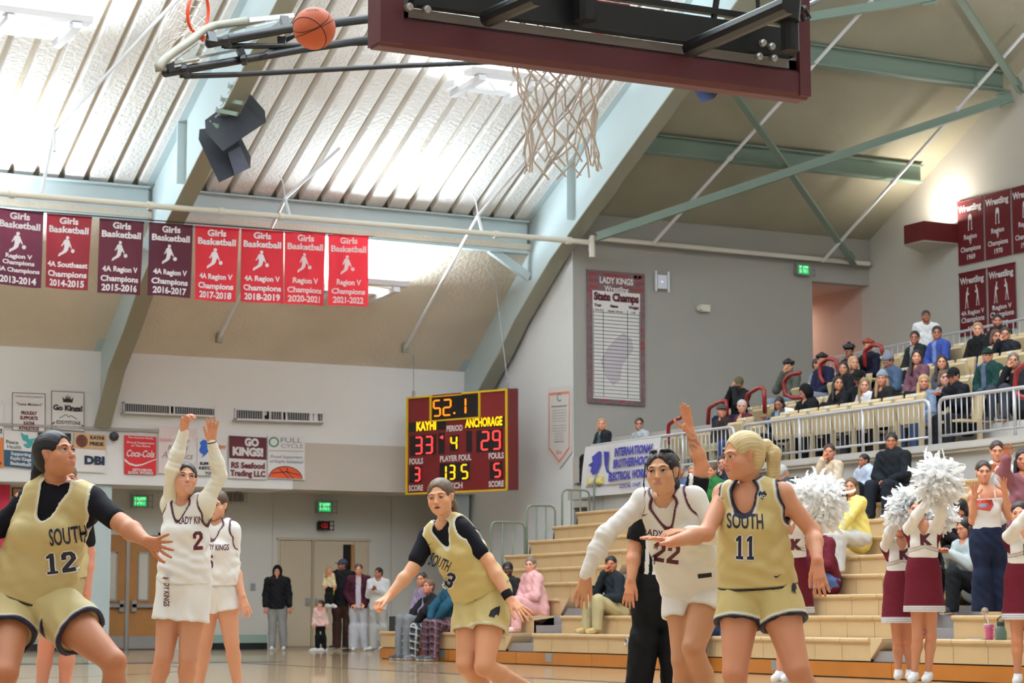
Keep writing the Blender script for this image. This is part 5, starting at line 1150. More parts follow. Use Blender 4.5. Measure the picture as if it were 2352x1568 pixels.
def build_hair(t, org, c, fr, h, sc, col, style, w, M, extra=(), line=0.0, seed=0, strands=True, part_c=None, thick=.008, label=None, name='hair'):
    l, f, u = fr; pts = [c]; 
    for a, b, ra, rb in extra: pts += [a, b]
    A = np.array(pts); G = Grid(A.min(0)-.16*sc, A.max(0)+.16*sc, h); E = lambda p, r: ell(w(*p), np.array(r)*sc, M)
    G.add(E((0, -.018, .034), (.075+thick, .094+thick, .084+thick)), 0)
    if style in ('long', 'curly', 'bob'): G.add(E((0, -.03, -.03), (.082, .08, .09)), .02)
    else: G.add(E((0, -.045, -.01), (.07, .066, .075)), .015)
    fx = dict(tied=(.0655, .11, .1), long=(.060, .11, .105), short=(.069, .1, .1), curly=(.062, .1, .09), bob=(.058, .11, .1)).get(style, (.0655, .11, .1))
    G.sub(E((0, .115+line, -.045+line), (fx[0], fx[1], fx[2]+.02)), .01)
    if style in ('tied', 'short'):
        for s in (-1, 1): G.sub(E((s*.085, .01, -.02), (.03, .042, .045)), .008)
        G.plane(w(0, -.02, -.055), -u+f*.35) if style == 'short' else G.plane(w(0, 0, -.075), -u+f*.6)
    for a, b, ra, rb in extra: G.add(cap(a, b, ra, rb), .012)
    # strand grooves
    X, Y, Z = np.meshgrid(*G.ax, indexing='ij', sparse=True); q = [(X-c[0])*M[i][0]+(Y-c[1])*M[i][1]+(Z-c[2])*M[i][2] for i in range(3)]
    if strands:
        an = np.arctan2(q[0], q[2]+.03); G.d = G.d+.0007*np.sin(an*60+q[1]*10)+.0004*np.sin(an*23+q[1]*14+seed)
    V, Q = G.mesh(); V = lap(V, Q, 1); loc = ((V-c)@M.T)/sc; S = L3(col); an = np.arctan2(loc[:, 0], loc[:, 2]+.03); n = np.sin(an*41+loc[:, 1]*9+seed)*.4+np.sin(an*90+loc[:, 1]*25)*.3+np_noise(loc*np.array((1, .3, .4)), 90, seed+2)*.5
    cl = S*(1+.28*n[:, None]); cl = np.clip(cl, 0, 1)
    if part_c is not None: m = (np.abs(loc[:, 0]) < .003) & (loc[:, 2] > .05) & (loc[:, 1] > -.02); cl[m] = L3(part_c)
    return make(name, t, V-org, Q, cl, M_hair, org, label=label)
# ================================================================ figure builder
def wpt3(q, D0): return nv(at(q[0], q[1], D=D0+(q[2] if len(q) > 2 else 0)))
def body_prims(J, fat=1.0, male=False, bust=.5, leg=1.0, arm=1.0):
    up = unit(J['nk']-(J['hl']+J['hr'])/2); lt = unit(J['sl']-J['sr']); fr = unit(np.cross(lt, up)); lt = unit(np.cross(up, fr)); hc = (J['hl']+J['hr'])/2; L = np.linalg.norm(J['nk']-hc)
    lh = unit(J['hl']-J['hr']); frh = unit(np.cross(lh, up))
    tz = lambda t, fo=0.0: J['nk']-up*L*t+fr*fo
    F = fat; P = []
    cr = (.150 if male else .132)*F
    P += [('t', cap(tz(.16), tz(.45, .01), cr, cr*.93, fr, .70)), ('t', cap(tz(.45, .01), tz(.68, .008), cr*.93, (.128 if male else .112)*F, fr, .74)), ('t', cap(tz(.68, .005), tz(.95), (.126 if male else .115)*F, (.14 if male else .15)*F, frh, .72))]
    P += [('t', cap(J['hl']*.85+J['hr']*.15, J['hr']*.85+J['hl']*.15, .098*F, .098*F))]
    P += [('t', cap(J['sl'], J['nk']-up*.005, .046*F, .05)), ('t', cap(J['sr'], J['nk']-up*.005, .046*F, .05))]
    P += [('t', cap(J['sl']*.8+J['nk']*.2-up*.05, J['sl']*.2+J['sr']*.8-up*.05, .07*F, .07*F, fr, .8))]
    if bust:
        for s in ('sl', 'sr'): P.append(('t', ell(tz(.33, .075*F)+(J[s]-J['nk'])*.45, np.array((.055, .05, .055))*(.7+.5*bust)*F)))
    for s in ('l', 'r'):
        a, e, w_ = J['s'+s], J['e'+s], J['w'+s]; A = arm*(1.15 if male else 1)
        P += [('a'+s, cap(a, e, .047*A*F, .037*A*F)), ('a'+s, cap(e, e*.65+w_*.35, .036*A*F, .0385*A*F)), ('a'+s, cap(e*.65+w_*.35, w_, .0385*A*F, .0255*A)), ('a'+s, ell(a, np.array((.055, .055, .055))*A*F))]
        h_, k, an = J['h'+s], J['k'+s], J['a'+s]; G_ = leg*(1.05 if male else 1); cf = k*.72+an*.28
        P += [('l'+s, cap(h_, k*.35+h_*.65, .092*G_*F, .086*G_*F)), ('l'+s, cap(k*.35+h_*.65, k, .086*G_*F, .056*G_)), ('l'+s, cap(k, cf, .053*G_, .054*G_)), ('l'+s, cap(cf, an, .053*G_, .031*G_))]
        to = J.get('t'+s)
        if to is not None: P.append(('f'+s, cap(an-unit(to-an)*.0+nv((0, 0, -.045)), to, .034, .026)))
    return P, dict(up=up, lt=lt, fr=fr, tz=tz, hc=hc, L=L, frh=frh)
def bounds(Ps): return np.min([p[0] for p in Ps], 0), np.max([p[1] for p in Ps], 0)
def solid_from(Ps, h, k=.025, infl=0, planes=(), subs=(), noise=0, seed=0, wr=None):
    lo, hi = bounds(Ps); G = Grid(lo-infl-.01, hi+infl+.01, h)
    for p in Ps: G.add(p, k, infl)
    if noise or wr:
        X, Y, Z = np.meshgrid(*G.ax, indexing='ij', sparse=True)
        if noise: G.d = G.d+noise*(np.sin(X*38+Z*23+seed)*np.sin(Y*35-Z*31+seed*2)+.6*np.sin(Z*60+X*45+seed*3)*np.sin(Y*52+X*20)+.35*np.sin(X*110+Y*90+seed)*np.sin(Z*95))
        if wr:
            for (c_, d_, fq, am) in wr:
                s_ = (X-c_[0])*d_[0]+(Y-c_[1])*d_[1]+(Z-c_[2])*d_[2]; r_ = np.sqrt((X-c_[0])**2+(Y-c_[1])**2+(Z-c_[2])**2); G.d = G.d+am*np.sin(s_*fq+2*np.sin((X+Y+Z)*14))*np.exp(-(r_/.16)**2)
    for s in subs: G.sub(s, .004)
    for p, n in planes: G.plane(p, n)
    V, Q = G.mesh(); return lap(V, Q, 2), Q
def shoe(t, org, an, to, col, sole=(230, 230, 230), h=.008, side='l'):
    d = to-an; d[2] = 0; d = unit(d); g = nv((an[0], an[1], 0)); fz = an[2]-.075; heel = nv((an[0], an[1], fz))-d*.045; tp = nv((an[0], an[1], fz))+d*.15; lat = np.cross(d, (0, 0, 1))
    Ps = [cap(heel+nv((0, 0, .04)), tp+nv((0, 0, .032)), .036, .036, lat, .95), cap(heel+d*.03+nv((0, 0, .07)), nv((an[0], an[1], fz+.075)), .036, .04), cap(heel+d*.05+nv((0, 0, .06)), tp-d*.03+nv((0, 0, .04)), .038, .032)]
    V, Q = solid_from(Ps, h, .02, planes=[(nv((0, 0, fz+.001)), (0, 0, -1))]); c = np.tile(L3(col), (len(V), 1)); z = V[:, 2]-fz; c[z < .022] = L3(sole)
    n = np_noise(V, 160, 3); c = c*(1-.12*(n[:, None] > .35)); make('shoe', t, V-org, Q, c, M_shoe, org)
def decal(t, org, V, Q, items, base, name='print', M_=None, off=.0025):
    """project flat letters onto a garment mesh: items = (text, centre(world), right, up, height, width, bold)"""
    from mathutils.bvhtree import BVHTree
    bv = BVHTree.FromPolygons([tuple(map(float, v)) for v in V], [tuple(int(a) for a in q) for q in Q])
    for (kind, data, cpt, rt, up, hh, ww, bold, m_) in items:
        rt = Vector([float(a) for a in rt]).normalized(); up = Vector([float(a) for a in up]); up = (up-rt*up.dot(rt)).normalized(); nr = rt.cross(up).normalized(); cpt = Vector([float(a) for a in cpt])
        if nr.dot(CAM-cpt) < 0 and kind != 'textback': nr = -nr
        vs_, fs_ = (text_mesh(data, 1.0, bold, cuts=.12) if kind == 'text' else data)
        xs = [x for x, y in vs_]; ys = [y for x, y in vs_]; sx = ww/(max(xs)-min(xs)); sy = hh/(max(ys)-min(ys)); mx = (max(xs)+min(xs))/2; my = (max(ys)+min(ys))/2; mb = MB()
        for x, y in vs_:
            p = cpt+rt*(x-mx)*sx+up*(y-my)*sy+nr*.5; hit = bv.ray_cast(p, -nr, 1.0); q = (hit[0]+hit[1]*0+nr*off) if hit[0] is not None else cpt+rt*(x-mx)*sx+up*(y-my)*sy
            mb.v.append(tuple(q-Vector(org.tolist())))
        mb.f = fs_; link(name, mb.mesh(name, m_), t)
def shape_decal(pts, cuts=.06):
    """polygon list -> finely cut (verts, faces) in unit space"""
    me = bpy.data.meshes.new('s'); v = []; f_ = []
    for pg in pts: n = len(v); v += [(x, y, 0) for x, y in pg]; f_.append(tuple(range(n, n+len(pg))))
    me.from_pydata(v, [], f_); bm = bmesh.new(); bm.from_mesh(me); bmesh.ops.triangulate(bm, faces=bm.faces[:])
    xs = [a[0] for a in v]; ys = [a[1] for a in v]
    for ax, lo, hi in ((0, min(xs), max(xs)), (1, min(ys), max(ys))):
        x = lo+cuts
        while x < hi:
            co = Vector((x, 0, 0)) if ax == 0 else Vector((0, x, 0)); no = Vector((1, 0, 0)) if ax == 0 else Vector((0, 1, 0))
            bmesh.ops.bisect_plane(bm, geom=bm.verts[:]+bm.edges[:]+bm.faces[:], plane_co=co, plane_no=no); x += cuts
    bm.to_mesh(me); bm.free(); r = ([(a.co.x, a.co.y) for a in me.vertices], [tuple(p.vertices) for p in me.polygons]); bpy.data.meshes.remove(me); return r
M_inkm = mat('ink_maroon', (92, 26, 40), .6); M_inkk = mat('ink_black', (22, 20, 26), .6); M_inkw = mat('ink_white', (235, 232, 228), .6); M_inkn = mat('ink_navy', (34, 34, 62), .6)
def sblend(c, m, col):
    m = np.clip(m+.5, 0, 1)[:, None]; return (c*(1-m)+L3(col)*m).astype(f32)
DG = {'1': [(.06, 0), (.58, 0), (.58, .13), (.44, .13), (.44, 1), (.26, 1), (.06, .86), (.06, .74), (.22, .78), (.22, .13), (.06, .13)],
 '2': [(0, .62), (0, .85), (.15, 1), (.5, 1), (.65, .85), (.65, .6), (.27, .2), (.65, .2), (.65, 0), (0, 0), (0, .2), (.43, .64), (.43, .78), (.38, .82), (.27, .82), (.22, .78), (.22, .62)],
 '3': [(0, .7), (0, .85), (.15, 1), (.5, 1), (.65, .85), (.65, .6), (.56, .5), (.65, .4), (.65, .15), (.5, 0), (.15, 0), (0, .15), (0, .32), (.22, .32), (.22, .2), (.43, .2), (.43, .41), (.2, .41), (.2, .59), (.43, .59), (.43, .8), (.22, .8), (.22, .7)],
 '5': [(0, .44), (0, 1), (.62, 1), (.62, .8), (.22, .8), (.22, .63), (.5, .63), (.65, .48), (.65, .15), (.5, 0), (.15, 0), (0, .15), (0, .3), (.22, .3), (.22, .2), (.43, .2), (.43, .43)]}
def digits(s_):
    pts = []; x = 0
    for c in s_: pts.append([(px*1.0+x, py) for px, py in DG[c]]); x += .78
    return shape_decal(pts, .09)
class Fig:
    def __init__(s, label, D0, J, group=None, skin=(226, 178, 152), hair=(40, 30, 26), head=(0, 0, 0), sc=1.0, fat=1.0, male=False, bust=.5, leg=1.0, arm=1.0, res=1, world=False, age=None):
        s.D0 = D0; s.world = world; s.leg = leg
        s.J = {k: (wpt3(v, D0) if not world else nv(v)) for k, v in J.items() if k not in ('hd',)}; s.hd = wpt3(J['hd'], D0) if not world else nv(J['hd'])
        s.org = nv((s.J['al'][0]/2+s.J['ar'][0]/2, s.J['al'][1]/2+s.J['ar'][1]/2, min(s.J['al'][2], s.J['ar'][2])-.075))
        s.t = thing('person', label, 'person', Vector(s.org.tolist()), group); s.skin = skin; s.hairc = hair; s.res = res; s.sc = sc; s.fr = head_frame(*head) if not isinstance(head, tuple) or not isinstance(head[0], np.ndarray) else head
        for q in 'lr':
            if 't'+q not in s.J: a = s.J['a'+q]; k = s.J['k'+q]; d = unit(nv((s.fr[1][0], s.fr[1][1], 0))); s.J['t'+q] = nv(a)+d*.15+nv((0, 0, -.05))
        s.P, s.B = body_prims(s.J, fat, male, bust, leg, arm); s.male = male; s.hands = {}; s.handP = {}; s.fat = fat
    def hand(s, side, kn, nrm, tdir=(0, 1, 0), sc=None, **k):
        kn = wpt3(kn, s.D0) if not s.world else nv(kn); nrm = vv(*nrm) if not s.world else nv(nrm); tdir = vv(*tdir) if not s.world else nv(tdir)
        d = kn-s.J['w'+side]; tside = 1 if float(np.dot(np.cross(d, nrm), tdir)) > 0 else -1; P, kc = hand_prims(s.J['w'+side], kn, nv(nrm), side=tside, sc=(sc or s.sc), **k); s.hands[side] = (P, s.J['w'+side]); s.handP[side] = kc
    def body(s, hb, hh, lo_cut=None, tint=None, **hk):
        s.skin = tuple(int(a*b_) for a, b_ in zip(s.skin, (.965, .9, .84)))
        B_ = s.B; nk = s.J['nk']; Vh, Qh, ch, s.w, s.M = build_head(s.hd, s.fr, hh, s.skin, s.sc, s.male, neck_to=nk-s.B['up']*.02, nr=(.056 if s.male else .047)*s.fat**.5, **hk)
        nr = (.056 if s.male else .047)*s.fat**.5; npm = cap(s.w(0, -.03, -.05), nk-s.B['up']*.02, nr*s.sc*.95, nr*1.1); Ps = [p for _, p in s.P]+[npm]
        lo, hi = bounds(Ps); G = Grid(lo-.01, hi+.01, hb)
        for kd, p in s.P: G.add(p, .03 if kd == 't' else .022)
        nd = unit(s.hd-nk); G.add(npm, .03); G.sub(cap(nk+nd*.15, nk+nd*.152, .1, .1), .002)
        V, Q = G.mesh(); col = np.tile(L3(s.skin), (len(V), 1)); n = np_noise(V, 9, 1)[:, None]; col = col*(1+.05*n*np.array((1, .6, .5), f32))
        for q in 'lr':   # warmer knees and elbows
            for jn, am in (('k', .5), ('e', .4)): d = np.linalg.norm(V-s.J[jn+q], axis=1); m = np.exp(-(d/.06)**2)[:, None]*am; col = col*(1-m)+col*np.array((1.04, .8, .76), f32)*m
        lg = np.clip((B_['hc'][2]-V[:, 2])/.2, 0, 1)[:, None]; col = col*(1-lg*np.array((.07, .13, .17), f32))  # legs darker below the hips, shade mixed into the skin colour
        if tint: col = tint(V, col, s)
        VS, QS, CS = [Vh, V], [Qh, Q+len(Vh)], [ch, col]; n0 = len(Vh)+len(V)
        for q, (P, wr) in s.hands.items():
            lo, hi = bounds(P); G = Grid(np.minimum(lo, wr-.03)-.005, np.maximum(hi, wr+.03)+.005, hh if s.res else hh*.9)
            for p in P: G.add(p, .0055)
            e = s.J['e'+q]; G.add(cap(wr*.85+e*.15, wr, .029*(1.12 if s.male else 1), .0255), .02)
            Vv, Qq = G.mesh(); c = np.tile(L3(s.skin), (len(Vv), 1)); n = np_noise(Vv, 60, 2)[:, None]; c = c*(1+.05*n)*np.array((1.03, .93, .9), f32)
            VS.append(Vv); QS.append(Qq+n0); CS.append(c); n0 += len(Vv)
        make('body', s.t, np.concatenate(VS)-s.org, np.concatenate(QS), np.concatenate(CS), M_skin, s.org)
    def eyes(s, **k): eye_parts(s.t, s.org, s.w, s.fr, s.sc, fine=s.res > 0, skin=s.skin, **k)
    def hair(s, style='tied', extra=(), h=.005, **k):
        ex = [(nv(a), nv(b), ra, rb) for a, b, ra, rb in extra]; return build_hair(s.t, s.org, s.hd, s.fr, h, s.sc, s.hairc, style, s.w, s.M, ex, **k)
    def limb(s, tags): return [p for k, p in s.P if k in tags]
    def garment(s, name, tags, infl, h, colf, extra=(), planes=(), subs=(), noise=.0012, k=.03, mat_=None, seed=0, wr=None, label=None):
        Ps = s.limb(tags)+list(extra); V, Q = solid_from(Ps, h, k, infl, planes, subs, noise, seed, wr); col = colf(V) if callable(colf) else np.tile(L3(colf), (len(V), 1))
        n = np_noise(V, 30, seed)[:, None]; col = np.clip(col*(1+.03*n), 0, 1)
        make(name, s.t, V-s.org, Q, col, mat_ or M_fab, s.org, label=label); return V, Q
    def jersey(s, base, trim, h=.006, hem=1.02, vneck=True, edge=None, loose=.019, hemtrim=None, neck_w=.072, neck_d=.085, arm_r=.078):
        B, J = s.B, s.J; up, fr, lt = B['up'], B['fr'], B['lt']; nk = J['nk']; hc = B['hc']
        cuts = [cap(nk+up*.05-fr*.01, nk-up*.005+fr*.02, neck_w, neck_w*.95), cap(nk+fr*.06, nk-up*neck_d+fr*.12, neck_w*.93, .012 if vneck else .04)]
        for q in 'lr':
            sd = unit(J['s'+q]-nk)*1.0; sh = J['s'+q]; sdl = lt if q == 'l' else -lt
            cuts += [cap(sh+sdl*.035+up*.02, sh+sdl*.05-up*.085, arm_r*.82, arm_r*.72), cap(sh+sdl*.05, sh+sdl*.25, arm_r, arm_r)]
        hp = B['tz'](hem); ex = [cap(B['tz'](.4, .0), B['tz'](.75, .005), .128*s.fat, .15*s.fat, fr, .74), cap(B['tz'](.75, .005), B['tz'](hem+.06), .142*s.fat, .153*s.fat, B['frh'], .76)]
        def colf(V):
            c = np.tile(L3(base), (len(V), 1)); dm = np.full(len(V), 9., f32)
            for pr in cuts: dm = np.minimum(dm, pr[2](V[:, 0], V[:, 1], V[:, 2]))
            if edge is not None: c = sblend(c, (.0235-dm)/h, edge)
            c = sblend(c, (.0145-dm)/h, trim)
            dh = (V-hp)@(-up)
            if hemtrim is not None: c = sblend(c, (dh+.014)/h, hemtrim)
            return c
        return s.garment('jersey', ('t',), loose, h, colf, extra=ex, planes=[(hp, -up)], subs=cuts, noise=.0022, k=.035, mat_=M_jer, seed=len(s.t.name), wr=[(B['tz'](.8, .12), unit(up+lt*.4), 75, .004), (B['tz'](.6, -.0)+lt*.12, unit(up-lt*.5), 90, .003), (B['tz'](.6, -.0)-lt*.12, unit(up+lt*.5), 90, .003)])
    def undershirt(s, base, to, h=.0065, infl=.0095):
        """to: fraction of the arm covered, 1 = elbow, 2 = wrist"""
        B, J = s.B, s.J; Ps = []; planes = []
        for q in 'lr':
            a, e, w_ = J['s'+q], J['e'+q], J['w'+q]
            if to <= 1: Ps += [cap(a, a+(e-a)*to, .05, .045)]
            else: Ps += [cap(a, e, .046, .035), cap(e, e*.6+w_*.4, .034, .036), cap(e*.6+w_*.4, w_, .036, .024), ell(a, (.054,)*3)]
        subs = [cap(J['nk']+B['up']*.07, J['nk']+B['up']*.018+B['fr']*.025, .058, .056)]
        pl = []
        V, Q = solid_from([p for k, p in s.P if k == 't']+Ps, h, .03, infl, [(B['tz'](.55), -B['up'])] if to > 5 else (), subs+([cap(J['s'+q]+(J['e'+q]-J['s'+q])*(to+.62), J['s'+q]+(J['e'+q]-J['s'+q])*(to+2), .09*1.0, .3) for q in 'lr'] if to <= 1 else []), .001, 2,
            [(J['e'+q]+(J['w'+q]-J['e'+q])*k_, unit(J['w'+q]-J['s'+q]+s.B['lt']*.1*i_), fq, am) for q in 'lr' for i_, (k_, fq, am) in enumerate(((-.1, 150, .0016), (.5, 210, .0013), (.1, 95, .0015)))] if to > 1 else None)
        make('undershirt', s.t, V-s.org, Q, np.tile(L3(base), (len(V), 1)), M_fab, s.org)
    def shorts(s, base, trim, frac=.62, waist=.88, h=.008, flare=1.08, edge=None, side_text=None):
        B, J = s.B, s.J; Ps = [p for k, p in s.P if k == 't'][2:4]+[cap(B['tz'](.9), B['hc'], .136*s.fat, .15*s.fat, B['frh'], .78)]; ends = []
        for q in 'lr':
            h_, k_ = J['h'+q], J['k'+q]; e = h_+(k_-h_)*frac; r0 = max(.108, .092*s.leg+.016); Ps += [cap(h_, h_+(k_-h_)*(frac+.12), r0*s.fat, r0*s.fat*flare)]; ends.append((e, unit(k_-h_)))
        lo, hi = bounds(Ps); G = Grid(lo-.03, hi+.03, h); halves = []
        for i, q in enumerate('lr'):
            g = Grid(lo-.03, hi+.03, h); g.add(Ps[-2+i], 0); g.plane(*ends[i]); halves.append(g.d)
        for p in Ps[:-2]: G.add(p, .03, .012)
        k = .02
        for d in halves: hh = np.clip(.5+.5*(G.d-d)/k, 0, 1); G.d = G.d+(d-G.d)*hh-k*hh*(1-hh)
        X, Y, Z = np.meshgrid(*G.ax, indexing='ij', sparse=True); G.d = G.d+.0028*np.sin(X*30+Z*18)*np.sin(Y*33+Z*12)+.0022*np.sin((X*VR[0]+Y*VR[1])*70+Z*26+2*np.sin(Z*20))
        for i, q in enumerate('lr'):
            e, n = ends[i]; h_, k_ = J['h'+q], J['k'+q]; rr = r0*s.fat*(1+(flare-1)*frac/(frac+.12)); cl_, ch_, cf_ = cap(e-n*.2, e+n*.1, rr-.034, rr-.02); G.sub((cl_, ch_, lambda X, Y, Z, cf_=cf_, e=e, n=n: np.maximum(cf_(X, Y, Z), -((X-e[0])*n[0]+(Y-e[1])*n[1]+(Z-e[2])*n[2]+.03))), .004)
        G.plane(B['tz'](waist), B['up']); V, Q = G.mesh(); V = lap(V, Q, 2); c = np.tile(L3(base), (len(V), 1))
        for i, q in enumerate('lr'):
            e, n = ends[i]; d = (V-e)@n; r, _ = sd_cap(V, J['h'+q], J['k'+q]); m = (r < .2) & (np.linalg.norm(V-e, axis=1) < .24); oth = (V-ends[1-i][0])@ends[1-i][1]
            near = np.linalg.norm(V-e, axis=1) < np.linalg.norm(V-ends[1-i][0], axis=1)
            mm = m & near
            if edge is not None: c = np.where(mm[:, None], sblend(c, (d+.026)/h, edge), c)
            c = np.where(mm[:, None], sblend(c, (d+.014)/h, trim), c)
        c = c*(1+.03*np_noise(V, 20, 4)[:, None]); make('shorts', s.t, V-s.org, Q, np.clip(c, 0, 1), M_jer, s.org); return V, Q
    def shoes(s, col=(235, 235, 238), sole=(235, 235, 235), h=.009):
        for q in 'lr': shoe(s.t, s.org, s.J['a'+q].copy(), s.J['t'+q].copy(), col, sole, h)
# ================================================================ cheerleaders
MAR = (104, 26, 40); CRM = (238, 232, 226)
def cheer(label, D0, J, skin, hairc, head, kpx, ksz, poms):
    f = Fig(label, D0, J, 'cheerleaders in front of the bleachers', skin=skin, hair=hairc, head=head, fat=.92, leg=.9, arm=.92, bust=.35, sc=.98)
    for q in 'lr': w_ = f.J['w'+q]; f.hand(q, w_+unit(w_-f.J['e'+q])*.08, VF, (0, 1, 0), curl=80) if False else None
    B, J_ = f.B, f.J
    for q in 'lr':
        d = unit(J_['w'+q]-J_['e'+q]); P, kc = hand_prims(J_['w'+q], J_['w'+q]+d*.08, -VF, curl=82, side=1, sc=.95); f.hands[q] = (P, J_['w'+q])
    f.body(.011, .0055, flush=.45, lips=(196, 96, 100)); f.eyes(brow=(90, 70, 56)); f.hair('tied', [(f.w(0, -.1, .06), f.w(0, -.13, .03), .03, .026), (f.w(0, -.13, .03), f.w(0, -.14, -.08), .024, .012)], h=.007)
    hem = .60
    def cf(V):
        c = np.tile(L3(CRM), (len(V), 1)); d = (B['tz'](hem)-V)@B['up']; lat = np.abs((V-B['tz'](hem))@B['lt']); v = d-lat*.35+.035
        c = sblend(c, np.minimum((v+.062)/.01, (-.056-v)/.01+.0), (60, 40, 50)); c = sblend(c, np.minimum((v+.038)/.01, (-.032-v)/.01), (60, 40, 50)); fr_ = (V-B['tz'](.4))@B['fr']; c = np.where(((lat > .118) & (d < -.06))[:, None] & (fr_ < .06)[:, None], L3(MAR), c)
        for s_ in 'lr':
            dd, t = sd_cap(V, J_['s'+s_], J_['e'+s_]); c[(t > .05) & (dd < .075) & (lat > .13)] = L3(CRM)
        return c
    V, Q = f.garment('top', ('t',), .012, .008, cf, extra=[x for q in 'lr' for x in (cap(J_['s'+q], J_['e'+q], .046, .038), cap(J_['e'+q], J_['w'+q], .038, .029))], subs=[cap(J_['nk']+B['up']*.05, J_['nk']+B['fr']*.02, .06, .058), cap(J_['nk']+B['fr']*.06, J_['nk']-B['up']*.075+B['fr']*.1, .055, .01)], planes=[], noise=.0015)
    f_ = f
    decal(f.t, f.org, V, Q, [('text', 'K', at(*kpx, D=D0-.1), RV, UV, .105, .11, 1.2, M_inkm)], None, 'lettering')
    wv = B['tz'](hem+.02); hb = B['hc']-nv((0, 0, .36)); 
    def sk(V):
        c = np.tile(L3(MAR), (len(V), 1)); d = V[:, 2]-hb[2]
        c = sblend(c, (.052-d)/.008, (238, 236, 236))
        for a in (.017, .035): c = sblend(c, (.0035-np.abs(d-a))/.006+.1, (110, 90, 100))
        return c
    f.garment('skirt', (), 0, .008, sk, extra=[cap(B['tz'](hem-.03), B['tz'](.8), .118, .135, B['frh'], .76), cap(B['tz'](.8), B['hc'], .138, .158, B['frh'], .8), cap(B['hc'], hb-nv((0, 0, .06)), .158, .2, B['frh'], .82)], planes=[(hb, (0, 0, -1)), (B['tz'](hem-.02)+B['fr']*.0, unit(B['up']*1.0+B['fr']*-.0))], noise=.0012)
    f.shoes((236, 236, 238), (236, 236, 238), .01)
    return f
def pompom(px, py, D, r, label, seed):
    c = at(px, py, D=D); t = thing('pom_pom', label, 'pom-pom', c, 'white pom-poms'); rng = np.random.RandomState(seed); mb = MB()
    R_ = r/FPX*D
    for i in range(1000):
        d = rng.normal(size=3); d /= np.linalg.norm(d); d = Vector(d); s_ = d.orthogonal().normalized(); s_.rotate(Matrix.Rotation(rng.rand()*6.28, 3, d)); L_ = R_*(.84+.14*rng.rand()); w_ = .016; n2 = d.cross(s_); b_ = Vector(rng.normal(size=3)*.03)
        p0 = d*R_*.62; p1 = d*L_*.82+b_*.4+s_*.012; p2 = d*L_+b_-Vector((0, 0, .01)); p3 = d*L_*.99+b_*1.5-Vector((0, 0, .015)); n = len(mb.v)
        for p, k in ((p0, .5), (p1, 1), (p2, 1.1), (p3, .9)): mb.v += [tuple(c+p+n2*w_*k), tuple(c+p-n2*w_*k)]
        for j in range(3): mb.f.append((n+2*j, n+2*j+1, n+2*j+3, n+2*j+2))
    o = obj('streamers', mb, cloth('pompom_plastic_white', (252, 251, 250), .45, .5), t); o['kind'] = 'stuff'
    mb = MB(); mb.lathe([(0, -R_*.78), (R_*.4, -R_*.67), (R_*.67, -R_*.4), (R_*.78, 0), (R_*.67, R_*.4), (R_*.4, R_*.67), (0, R_*.78)], c, 16); obj('core', mb, mat('pompom_core', (240, 238, 234), .6), t, True)
cheer('cheerleader in white K top and maroon skirt holding a large pom-pom overhead', 20.6, dict(hd=(2108, 1172, 0), nk=(2119, 1208, 0), sr=(2087, 1216, .02), sl=(2150, 1214, 0), er=(2106, 1184, -.22), wr=(2137, 1144, -.3), el=(2162, 1180, -.22), wl=(2166, 1140, -.28),
      hr=(2106, 1314, 0), hl=(2136, 1314, 0), kr=(2108, 1462, -.03), kl=(2138, 1462, -.03), ar=(2100, 1548, .03), al=(2132, 1548, .03)), (224, 172, 146), (60, 44, 40), (-22, 6, 0), (2127, 1238), 1, 0)
cheer('cheerleader in white K top half hidden behind the one in the centre', 21.2, dict(hd=(2067, 1206, 0), nk=(2069, 1244, 0), sr=(2036, 1254, .02), sl=(2094, 1250, .02), er=(2044, 1222, -.2), wr=(2070, 1182, -.25), el=(2110, 1222, -.1), wl=(2140, 1196, -.15),
      hr=(2054, 1342, 0), hl=(2084, 1342, 0), kr=(2062, 1470, -.03), kl=(2086, 1470, -.03), ar=(2064, 1542, .03), al=(2090, 1542, .03)), (222, 166, 140), (70, 52, 44), (-15, 4, 0), (2079, 1272), 1, 0)
cheer('cheerleader in maroon and white cut by the right edge of the frame', 20.2, dict(hd=(2342, 1180, 0), nk=(2350, 1218, 0), sr=(2316, 1234, .0), sl=(2384, 1230, .0), er=(2338, 1206, -.22), wr=(2368, 1166, -.3), el=(2400, 1200, -.2), wl=(2392, 1150, -.25),
      hr=(2332, 1330, 0), hl=(2364, 1330, 0), kr=(2336, 1470, -.03), kl=(2368, 1470, -.03), ar=(2338, 1552, .03), al=(2372, 1552, .03)), (226, 172, 146), (50, 36, 34), (-20, 0, 0), (2364, 1262), 1, 0)
cheer('cheerleader in white K top mostly hidden behind the blond player', 20.6, dict(hd=(1806, 1168, 0), nk=(1812, 1208, 0), sr=(1784, 1218, .0), sl=(1846, 1214, .0), er=(1800, 1186, -.2), wr=(1830, 1150, -.3), el=(1868, 1186, -.2), wl=(1878, 1160, -.28),
      hr=(1806, 1316, 0), hl=(1838, 1316, 0), kr=(1796, 1458, -.03), kl=(1820, 1458, -.03), ar=(1790, 1546, .0), al=(1812, 1546, .0)), (222, 166, 140), (50, 36, 34), (-25, 0, 0), (1829, 1250), 1, 0)
pompom(2155, 1102, 20.25, 52, 'large white pom-pom raised highest over the centre cheerleader', 1); pompom(1880, 1148, 20.25, 64, 'large white pom-pom behind the shoulder of the blond player', 2)
pompom(2084, 1154, 20.95, 34, 'white pom-pom above the half hidden cheerleader', 3); pompom(2160, 1180, 21.0, 30, 'white pom-pom below the largest one, behind the arm', 4); pompom(2066, 1176, 20.9, 18, 'small part of a white pom-pom at the left of the pair', 5)
